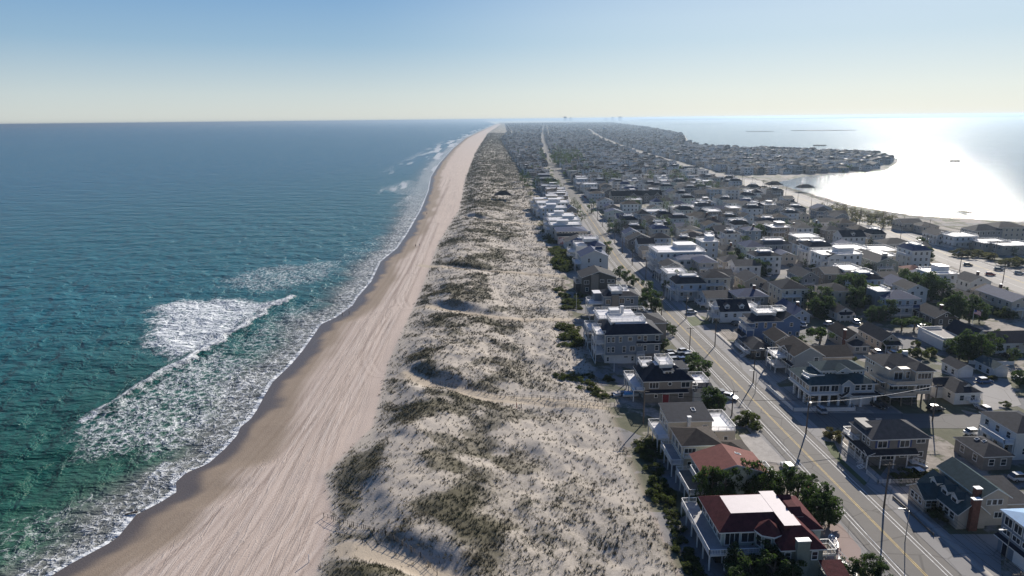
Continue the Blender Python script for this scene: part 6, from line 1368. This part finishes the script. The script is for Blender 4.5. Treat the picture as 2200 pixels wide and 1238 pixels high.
for j, (q, z) in enumerate(((-1.1, 11.7), (-.3, 11.7), (.4, 11.7), (1.1, 11.7), (-.6, 10.8), (.6, 10.8), (0, 9.2))): wire([(x + q, y, z) for x, y in BP], f"boulevard power line on the town kerb poles, {ORD[j]} strand", 1.1, .035)
for j, (q, z) in enumerate(((-.8, 10.7), (.8, 10.7), (0, 8.6))): wire([(x + q, y, z) for x, y in BP2], f"boulevard power line on the bay kerb poles, {ORD[j]} strand", 1.1, .035)
wire([(BP[4][0], BP[4][1], 11.5), (BP2[1][0], BP2[1][1], 10.6)], 'power line crossing the boulevard, nearer one', 1.0, .035); wire([(BP[7][0], BP[7][1], 11.5), (BP2[4][0], BP2[4][1], 10.6)], 'power line crossing the boulevard, farther one', 1.0, .035)
for (px, py), lab in (((1944, 1166), 'curved lamp post at the road by the cottage forecourt'), ((1622, 846), 'curved lamp post near the white vinyl fence end'), ((1643, 795), 'curved lamp post on the paved forecourt of the shake cottage'), ((2158, 1215), 'lamp post beside the blue-roofed house at the picture corner')):
    x, y = at(px, py); o_ = tag(empty('street_lamp', (x, y, 0)), lab, 'street lamp', 'street lamps'); b = MB(); b.cyl(0, 0, 0, 6.4, .09, .06, 8); b.build('post', ['metal_grey'], o_)
    b = MB(); b.bar((0, 0, 6.3), (-.7, 0, 6.9), .07, .07); b.bar((-.7, 0, 6.9), (-1.5, 0, 6.95), .07, .07); b.build('arm', ['metal_grey'], o_); b = MB(); b.box(-2.1, -1.4, -.16, .16, 6.86, 7.02); b.build('lamp_head', ['white_paint'], o_)

# ------------------------------------------------------------------ vehicles
for n_, c_ in (('paint_white', (.72, .72, .72)), ('paint_black', (.02, .02, .022)), ('paint_red', (.32, .03, .025)), ('paint_silver', (.42, .43, .45)), ('paint_blue', (.04, .09, .22)), ('paint_grey', (.14, .145, .15)), ('tarp_blue', (.05, .28, .60))): mat(n_, c_, .25, .03, .5, spec=.6)
mat('tyre', (.02, .02, .02), .85, .1, 2); mat('rim_metal', (.45, .45, .46), .35, .05, 2, metal=.7); mat('lamp_glass', (.7, .68, .6), .2, .05, 3)
def loft(secs, caps=True):
    """closed hull through cross-sections (lists of equal length)"""
    b = MB(); n = len(secs[0])
    for s_ in secs: b.V += s_
    for i in range(len(secs) - 1):
        for k in range(n): b.F.append((i*n + k, i*n + (k + 1) % n, (i + 1)*n + (k + 1) % n, (i + 1)*n + k)); b.M.append(0)
    if caps: b.F += [tuple(range(n))[::-1], tuple(range((len(secs) - 1)*n, len(secs)*n))]; b.M += [0, 0]
    return b
def car_proto():
    o_ = empty('parked_car'); prof = [(-2.2, .45, .75, .78), (-2.15, .38, .95, .86), (-1.4, .3, 1.0, .9), (1.0, .3, .98, .9), (1.6, .32, .86, .88), (2.15, .38, .72, .8), (2.25, .48, .62, .7)]
    b = loft([[(x, -w_, z0), (x, w_, z0), (x, w_*1.02, (z0 + z1)/2), (x, w_*.9, z1), (x, -w_*.9, z1), (x, -w_*1.02, (z0 + z1)/2)] for x, z0, z1, w_ in prof]); body = b.build('body', ['paint_white'], o_)
    b = loft([[(x, -w_, z0), (x, w_, z0), (x, w_*.86, z1), (x, -w_*.86, z1)] for x, z0, z1, w_ in ((-2.0, .93, 1.0, .80), (-1.55, .96, 1.56, .80), (.0, .96, 1.62, .82), (.45, .96, 1.52, .82), (1.15, .92, 1.0, .78))]); b.build('cabin_glass', ['glass'], o_)
    b = MB(); b.box(-1.5, .35, -.66, .66, 1.54, 1.64); b.build('roof', ['paint_white'], o_)
    for x in (-1.35, 1.4):
        for y in (-.82, .82):
            w_ = MB(); n0 = 14
            w_.cyl(0, 0, -.11, .11, .34, n=n0); o2 = w_.build('wheel', ['tyre'], o_, (x, y, .34)); o2.rotation_euler = (math.pi/2, 0, 0); r_ = MB(); r_.cyl(0, 0, -.12, .12, .2, n=10); r_.build('rim', ['rim_metal'], o2)
    for y in (-.6, .6): h_ = MB(); h_.box(2.16, 2.28, y - .16, y + .16, .55, .68); h_.build('headlight', ['lamp_glass'], o_)
    return o_
CARP = car_proto(); first_car = [True]
def car(c, x, y, rz, paint, label, pick=False):
    if first_car[0]: o_ = CARP; first_car[0] = False
    else: o_ = copy_tree(CARP)
    px, py, _ = c(x, y); X, Y = at(px, py, .7); o_.location = (X, Y, .07); o_.rotation_euler = (0, 0, math.radians(rz)); tag(o_, label, 'car', 'parked and moving cars')
    for ch in o_.children:
        if ch.name.split('.')[0] in ('body', 'roof'):
            ch.data = ch.data.copy(); ch.data.materials[0] = MATS[paint]
for a_ in [(c3, 1035, 778, 10, 'paint_grey', 'grey car at the back left of the packed driveway by the tall slate house'), (c3, 1045, 802, 8, 'paint_white', 'white car in the middle left of the packed driveway'),
    (c3, 1065, 832, 12, 'paint_silver', 'silver car nearest in the packed driveway'), (c3, 1112, 795, 12, 'paint_black', 'black car in the centre of the packed driveway'), (c3, 1125, 832, 10, 'paint_blue', 'dark blue car at the near right of the packed driveway'),
    (c3, 1165, 800, 14, 'paint_silver', 'silver car nearest the road in the packed driveway'), (c3, 1130, 766, 12, 'paint_white', 'white car at the back right of the packed driveway'), (c3, 1478, 1112, -40, 'paint_white', 'white car parked on the avenue verge by the pine'),
    (c3, 1188, 468, 0, 'paint_white', 'white car parked on the paved lot before the white cape house'), (c4, 1695, 108, -20, 'paint_black', 'black car on the boulevard, farthest left'), (c4, 1865, 180, -25, 'paint_red', 'red car on the boulevard'),
    (c4, 1930, 143, -30, 'paint_grey', 'grey car on the boulevard behind the red one'), (c4, 2085, 172, -25, 'paint_silver', 'silver car on the boulevard near the right edge'), (c5, 556, 655, 60, 'paint_red', 'red car parked at the lodge'), (c5, 655, 664, 0, 'paint_white', 'white car parked at the lodge'),
    (c5, 690, 668, 10, 'paint_black', 'black car parked at the lodge'), (c2, 1060, 280, 5, 'paint_white', 'white car on the sand lot beyond the skylight cottage'), (c7, 650, 300, -10, 'paint_white', 'white car at the side street by the flat-topped garage'),
    (c6, 1105, 262, 20, 'paint_silver', 'silver car behind the blue-sided house'), (c3, 905, 195, 70, 'paint_grey', 'grey car under the pines by the stacked white decks'), (c7, 760, 1130, 5, 'paint_black', 'black car in shade below the piling house'), (c2, 430, 100, -70, 'paint_black', 'black car by the garage doors of the piers house')]: car(*a_)
def boat(c, x, y, rz, label, tarp=False, ln=5.2):
    px, py, _ = c(x, y); X, Y = at(px, py, .8); o_ = tag(empty('motor_boat', (X, Y, 0), math.radians(rz)), label, 'boat', 'small boats ashore'); s = ln/5.2
    b = loft([[(xx*s, -w_*s, 1.25), (xx*s, -w_*.7*s, .62), (xx*s, 0, .5 + k), (xx*s, w_*.7*s, .62), (xx*s, w_*s, 1.25)] for xx, w_, k in ((-2.6, .95, 0), (-1, 1.0, 0), (1, .9, .02), (2, .55, .2), (2.6, .06, .6))]); b.build('hull', ['paint_white'], o_)
    b = MB(); b.box(-2.0*s, 1.0*s, -.7*s, .7*s, 1.26, 1.5 if not tarp else 1.8); b.build('cover' if tarp else 'cockpit', ['tarp_blue' if tarp else 'deck_grey'], o_)
    b = MB(); b.box(-2.9*s, -2.6*s, -.2, .2, .6, 1.7); b.build('outboard_motor', ['paint_black'], o_); b = MB()
    for yy in (-.9, .9): b.box(-.5, .2, yy - .1, yy + .1, 0, .6)
    b.bar((-2, 0, .45), (3.2, 0, .45), .1, .1); b.build('trailer', ['metal_grey'], o_)
CN = dict(paint_white='white', paint_black='black', paint_red='red', paint_silver='silver', paint_blue='dark blue', paint_grey='grey'); RC = random.Random(4); uc = set()
for (hx, hy, hl) in [h_ for h_ in HOUSES if 120 < h_[1] < 470]:
    if RC.random() > .62: continue
    x, y = (hx + RC.choice([1.5, 5, 8]), hy - RC.uniform(3.4, 4.6)) if hx > 70 else (float(road(hy)) - 7.4, hy + RC.uniform(0, 8))
    if abs(x - float(road(y))) < 6.6 or abs(x - float(blvd(y))) < 15: continue
    p_ = RC.choice(['paint_white', 'paint_white', 'paint_black', 'paint_silver', 'paint_grey', 'paint_blue', 'paint_red', 'paint_silver']); short = hl.split(',')[0].split(' with ')[0].split(' beside ')[0].split(' behind ')[0]
    lb = f"{CN[p_]} car before the {short}" if hx > 70 else f"{CN[p_]} car behind the {short}"
    if lb in uc: continue
    uc.add(lb); o_ = copy_tree(CARP); o_.location = (x, y, .06); o_.rotation_euler = (0, 0, math.radians(90 if hx < 70 else RC.choice([90, 88, 92, 0, 4]))); tag(o_, lb, 'car', 'parked and moving cars')
    for ch in o_.children:
        if ch.name.split('.')[0] in ('body', 'roof'): ch.data = ch.data.copy(); ch.data.materials[0] = MATS[p_]
boat(c3, 650, 1092, 20, 'white boat on a trailer under the widow-walk house deck'); boat(c3, 725, 1102, 0, 'boat under a bright blue tarp beside the white boat', True, 4.6); boat(c1, 1512, 1012, 70, 'white dinghy on the patio by the maroon-roofed house', False, 4.0)

# ------------------------------------------------------------------ people
mat('skin', (.42, .27, .20), .6, .05, 2); mat('cloth_dark', (.03, .035, .05), .9, .1, 3); mat('cloth_light', (.45, .42, .40), .9, .1, 3); mat('cloth_red', (.30, .06, .05), .9, .1, 3); mat('hair_dark', (.03, .022, .018), .8, .1, 4)
def person(px, py, label, shirt, rz=0.0, stride=.22):
    X, Y = at(px, py, -.2); z = float(ground_z(np.array([X]), np.array([Y]))[0]); o_ = tag(empty('person', (X, Y, z), rz), label, 'person', 'people on the beach')
    J = [(0, 0, .95, .15), (0, 0, 1.2, .15), (0, 0, 1.42, .16), (0, 0, 1.53, .06), (0, 0, 1.66, .10), (-.2, 0, 1.42, .06), (-.27, -.05, 1.14, .045), (-.27, .06, .88, .035), (.2, 0, 1.42, .06), (.27, .05, 1.14, .045), (.27, -.06, .88, .035),
         (-.1, 0, .9, .10), (-.11, -stride*.5, .5, .07), (-.11, -stride, .08, .05), (-.11, -stride + .14, .03, .035), (.1, 0, .9, .10), (.11, stride*.4, .5, .07), (.11, stride, .08, .05), (.11, stride + .14, .03, .035)]
    E = [(0, 1), (1, 2), (2, 3), (3, 4), (2, 5), (5, 6), (6, 7), (2, 8), (8, 9), (9, 10), (0, 11), (11, 12), (12, 13), (13, 14), (0, 15), (15, 16), (16, 17), (17, 18)]
    me = bpy.data.meshes.new('body'); me.from_pydata([j[:3] for j in J], E, []); me.materials.append(MATS['skin']); me.materials.append(MATS[shirt]); b = link('body', me, o_)
    sk = b.modifiers.new('skin', 'SKIN'); me.skin_vertices.new() if not me.skin_vertices else None
    for i, j in enumerate(J): me.skin_vertices[0].data[i].radius = (j[3], j[3]); me.skin_vertices[0].data[i].use_root = i == 0
    b.modifiers.new('sub', 'SUBSURF').levels = 1
    dg = bpy.context.evaluated_depsgraph_get(); ev = b.evaluated_get(dg); m2 = bpy.data.meshes.new_from_object(ev); b.modifiers.clear(); b.data = m2
    if len(m2.materials) < 2: m2.materials.clear(); m2.materials.append(MATS['skin']); m2.materials.append(MATS[shirt])
    for p_ in m2.polygons: c = p_.center; p_.material_index = 1 if .12 < c.z < 1.46 and not (abs(c.x) > .22 and c.z < 1.2) else 0
    h = MB(); h.cyl(0, .02, 1.66, 1.78, .115, .07, 10); h.build('hair', ['hair_dark'], o_)
person(893, 529, 'person in dark clothes walking near the water, left of the pair', 'cloth_dark', .3); person(901, 528, 'person in pale clothes walking near the water, right of the pair', 'cloth_light', .3)
person(962, 521, 'person in dark clothes standing by the dune foot', 'cloth_dark', 1.2, .05); person(917, 459, 'person in dark clothes alone at the tide line up the beach', 'cloth_dark', .2); person(1120, 890, 'person in dark clothes on the main dune path', 'cloth_dark', 1.4); person(1110, 889, 'person in red on the main dune path', 'cloth_red', 1.4)

# ------------------------------------------------------------------ pavilions, pier, islets, flag, driftwood, far towers
def pavilion(px, py, w_, d_, ht, label, roof='brown_shingle', z0=2.0, deck=True):
    X, Y = at(px, py, z0); o_ = tag(empty('pavilion', (X, Y, 0)), label, 'pavilion', 'open pavilions'); b = MB(); b.box(-.12, .12, -.12, .12, 0, z0 + ht); me = b.mesh('post', ['old_wood'])
    for x in (-w_/2, 0, w_/2):
        for y in (-d_/2, d_/2): link('post', me, o_, (x, y, 0))
    if deck: b = MB(); b.box(-w_/2 - .4, w_/2 + .4, -d_/2 - .4, d_/2 + .4, z0 - .25, z0); b.build('deck', ['old_wood'], o_)
    b = MB(); e = .7; zt = z0 + ht; V = [(-w_/2 - e, -d_/2 - e, zt), (w_/2 + e, -d_/2 - e, zt), (w_/2 + e, d_/2 + e, zt), (-w_/2 - e, d_/2 + e, zt), (-w_/5, 0, zt + w_*.24), (w_/5, 0, zt + w_*.24)]
    b.add(V, [(0, 1, 5, 4), (1, 2, 5), (2, 3, 4, 5), (3, 0, 4), (3, 2, 1, 0)]); b.build('roof', [roof], o_)
    if deck:
        b = MB()
        for k in range(2): b.bar((-w_/2, -d_/2, z0 + .5 + .5*k), (w_/2, -d_/2, z0 + .5 + .5*k), .08, .08)
        b.build('railing', ['white_paint'], o_)
pavilion(1081, 428, 15, 10, 4.2, 'brown-roofed pavilion on a raised deck among the dunes')
pavilion(1662, 404, 15, 12, 3.6, 'open-sided bay beach pavilion, left of two', 'charcoal_shingle', .6, False); pavilion(1729, 411, 15, 12, 3.6, 'open-sided bay beach pavilion, right of two', 'charcoal_shingle', .6, False)
b = MB(); R3 = random.Random(2)
pts = [at(1930, 461, .3), at(1985, 459, .3), at(2040, 457, .3), at(2078, 456, .3)]
o_ = tag(empty('bay_pier', (*pts[0], 0)), 'thin timber pier with a platform at its end reaching into the bright bay', 'pier')
for (xa, ya_), (xb, yb_) in zip(pts[:-1], pts[1:]): b.bar((xa - pts[0][0], ya_ - pts[0][1], .5), (xb - pts[0][0], yb_ - pts[0][1], .5), 1.4, .14)
xe, ye = pts[-1][0] - pts[0][0], pts[-1][1] - pts[0][1]; b.box(xe - 6, xe + 1, ye - 6, ye + 5, .42, .58); b.build('planking', ['old_wood'], o_)
pm = MB(); pm.cyl(0, 0, -2, 1.9, .16, n=6); pmm = pm.mesh('piling', ['pole_wood'])
for k in range(11): t = k/10; q = Vector((0, 0, 0)).lerp(Vector((xe, ye, 0)), t); link('piling', pmm, o_, q)
for dx_, dy_ in ((-6, -6), (1, -6), (1, 5), (-6, 5), (-2.5, 5), (-2.5, -6)): link('piling', pmm, o_, (xe + dx_, ye + dy_, 0))
mat('marsh', (.07, .075, .05), .9, .2, .02)
def islet(px0, px1, py, label, wd=.12):
    x0, y0 = at(px0, py, BAYZ); x1, y1 = at(px1, py - (px1 - px0)*.006, BAYZ); n = 26; V = []; r = random.Random(px0); ln = math.hypot(x1 - x0, y1 - y0); ux, uy = (x1 - x0)/ln, (y1 - y0)/ln; top = []
    for k in range(n):
        a_ = 2*math.pi*k/n; rr = r.uniform(.75, 1.1); c_, s_ = math.cos(a_)*ln/2*rr, math.sin(a_)*ln/2*wd*2*rr; V.append(((x0 + x1)/2 + ux*c_ - uy*s_, (y0 + y1)/2 + uy*c_ + ux*s_))
    b = MB(); cx, cy = (x0 + x1)/2, (y0 + y1)/2; b.add([(x, y, BAYZ - 1) for x, y in V] + [(cx + (x - cx)*.9, cy + (y - cy)*.9, BAYZ + 1.6 + r.uniform(-.4, .5)) for x, y in V], [(k, (k + 1) % n, n + (k + 1) % n, n + k) for k in range(n)] + [tuple(range(n, 2*n))])
    tag(b.build('marsh_island', ['marsh']), label, 'island', 'low marsh islands in the bay')
islet(1684, 1852, 281, 'long low dark island in the bay, middle distance', .2); islet(1598, 1662, 283, 'short low island left of the long dark one', .2); islet(1440, 1560, 267, 'faint far island near the horizon', .15); islet(1745, 1775, 313, 'small mud bar in the glare off the point', .3); islet(2040, 2062, 347, 'tiny dark islet alone in the glare', .3); islet(1745, 1768, 263, 'tiny far islet in the glare', .3)
def mainland():
    n = 60; V = []; r = random.Random(8)
    for k in range(n): x = 5000 + k*420; y = 21000 + 900*math.sin(k*.35) - k*120; h = 12 + 10*r.random() + 6*math.sin(k*.5); V += [(x, y, -2), (x, y, h), (x, y + 2500, h + 5)]
    Fc = []
    for k in range(n - 1): Fc += [(3*k, 3*k + 3, 3*k + 4, 3*k + 1), (3*k + 1, 3*k + 4, 3*k + 5, 3*k + 2)]
    tag(link('mainland_hills', np_mesh('mainland_hills', V, Fc, [MATS['marsh']])), kind='structure')
mainland()
def tower(x, y, w_, ht, label, kind):
    o_ = tag(empty('water_tower' if kind == 'tank' else 'tower_block', (x, y, 0)), label, 'water tower' if kind == 'tank' else 'tower block', 'far towers')
    if kind == 'tank':
        b = MB(); b.cyl(0, 0, ht*.72, ht*.8, w_*.25, w_*.5, 14); b.cyl(0, 0, ht*.8, ht*.93, w_*.5, w_*.5, 14); b.cyl(0, 0, ht*.93, ht, w_*.5, w_*.12, 14); b.build('tank', ['pale_blue_siding'], o_)
        l_ = MB(); l_.cyl(0, 0, 0, ht*.73, w_*.09, n=6); me = l_.mesh('leg', ['metal_grey'])
        for a_ in range(6): link('leg', me, o_, (w_*.4*math.cos(a_), w_*.4*math.sin(a_), 0))
    else:
        b = MB(); b.box(-w_/2, w_/2, -w_/3, w_/3, 0, ht); b.build('wall', ['pale_blue_siding'], o_); b = MB(); b.box(-w_/4, w_/4, -w_/5, w_/5, ht, ht + 8); b.build('roof', ['grey_siding'], o_)
tx, ty = at(1298, 297, 0); tower(tx, ty, 12, 42, 'slim water tower rising from the hazy town', 'tank')
for k, (px, w_, ht) in enumerate(((1214, 90, 150), (1226, 70, 120), (1302, 80, 95), (1316, 80, 120), (1332, 110, 130))):
    d = ray(px, 258); s = 21000/d.y; tower(d.x*s, 21000, w_*.9, ht*.8, ['faint tower block on the horizon, tallest of the left pair', 'faint tower block on the horizon, lower of the left pair', 'faint low tower block on the horizon, first of the right three', 'faint tower block on the horizon, middle of the right three', 'faint wide tower block on the horizon, last of the right three'][k], 'block')
for px, h in ((1180, 40), (1219, 36)):
    x, y = at(px, 273, 0); tower(x, y, 8, h*.7, 'dark water tank silhouette in the far haze, ' + ('left one' if px == 1180 else 'right one'), 'tank')
def flag():
    x, y = at(2086, 712); o_ = tag(empty('flag', (x, y, 0)), 'striped red, white and blue national flag on a pole above the pines', 'flag'); b = MB(); b.cyl(0, 0, 0, 8.2, .07, .05, 8); b.build('flagpole', ['white_paint'], o_)
    mat('flag_red', (.45, .03, .05), .8, .05, 2); mat('flag_white', (.75, .75, .75), .8, .03, 2); mat('flag_blue', (.03, .05, .2), .8, .05, 2); b = MB(); n = 12
    P_ = lambda u_, v_: (.05 + 2.6*u_, .22*math.sin(u_*6), 7.9 - 1.5*v_ - .9*u_*u_)
    for i in range(n):
        for j in range(13):
            bl = i < 5 and j < 7; b.add([P_(i/n, j/13), P_((i + 1)/n, j/13), P_((i + 1)/n, (j + 1)/13), P_(i/n, (j + 1)/13)], [(0, 1, 2, 3)], 2 if bl else j % 2)
    b.build('cloth', ['flag_red', 'flag_white', 'flag_blue'], o_)
flag()
b = MB(); x, y = at(282, 1107, SEA); a_, c_ = at(268, 1107, SEA), at(296, 1103, SEA)
b.bar((a_[0], a_[1], -1.05), ((a_[0] + c_[0])/2, (a_[1] + c_[1])/2 + .1, -.95), .22, .2); b.bar(((a_[0] + c_[0])/2, (a_[1] + c_[1])/2 + .1, -.95), (c_[0], c_[1], -.9), .3, .28); b.bar((c_[0] - .6, c_[1], -.9), (c_[0] - .2, c_[1] + .5, -.3), .12, .12)
tag(b.build('driftwood_log', ['pole_wood']), 'dark driftwood log lying in the swash at the water line', 'driftwood')
for (px, py), lab in (((664, 1208), 'short white marker post at the near dune path mouth'), ((735, 672), 'short dark post on the beach by the wheel tracks, left one'), ((750, 670), 'short dark post on the beach by the wheel tracks, right one')):
    X, Y = at(px, py); z = float(ground_z(np.array([X]), np.array([Y]))[0]); b = MB(); b.cyl(X, Y, z - .3, z + 1.5, .09, .08, 8); b.cyl(X, Y, z + 1.5, z + 1.58, .11, .05, 8); tag(b.build('marker_post', ['white_paint' if 'white' in lab else 'pole_wood']), lab, 'post', 'marker posts on the beach')



# ------------------------------------------------------------------ haze
def haze():
    x0, x1, y0, y1, z0, z1 = -62000, 64000, -300, 62000, -8.5, CH + 8
    V = [(x, y, z) for z in (z0, z1) for y in (y0, y1) for x in (x0, x1)]
    Fc = [(0, 2, 3, 1), (4, 5, 7, 6), (0, 1, 5, 4), (2, 6, 7, 3), (0, 4, 6, 2), (1, 3, 7, 5)]
    m = bpy.data.materials.new('haze_air'); m.use_nodes = True; N = m.node_tree.nodes; L = m.node_tree.links
    N.remove(N['Principled BSDF'])
    pv = N.new('ShaderNodeVolumePrincipled'); pv.inputs['Color'].default_value = (0.36, 0.47, 0.60, 1)
    pv.inputs['Density'].default_value = 8.0e-5; pv.inputs['Anisotropy'].default_value = 0.6
    L.new(pv.outputs[0], N['Material Output'].inputs['Volume'])
    tag(link('haze', np_mesh('haze', V, Fc, [m])), kind='stuff')
haze()
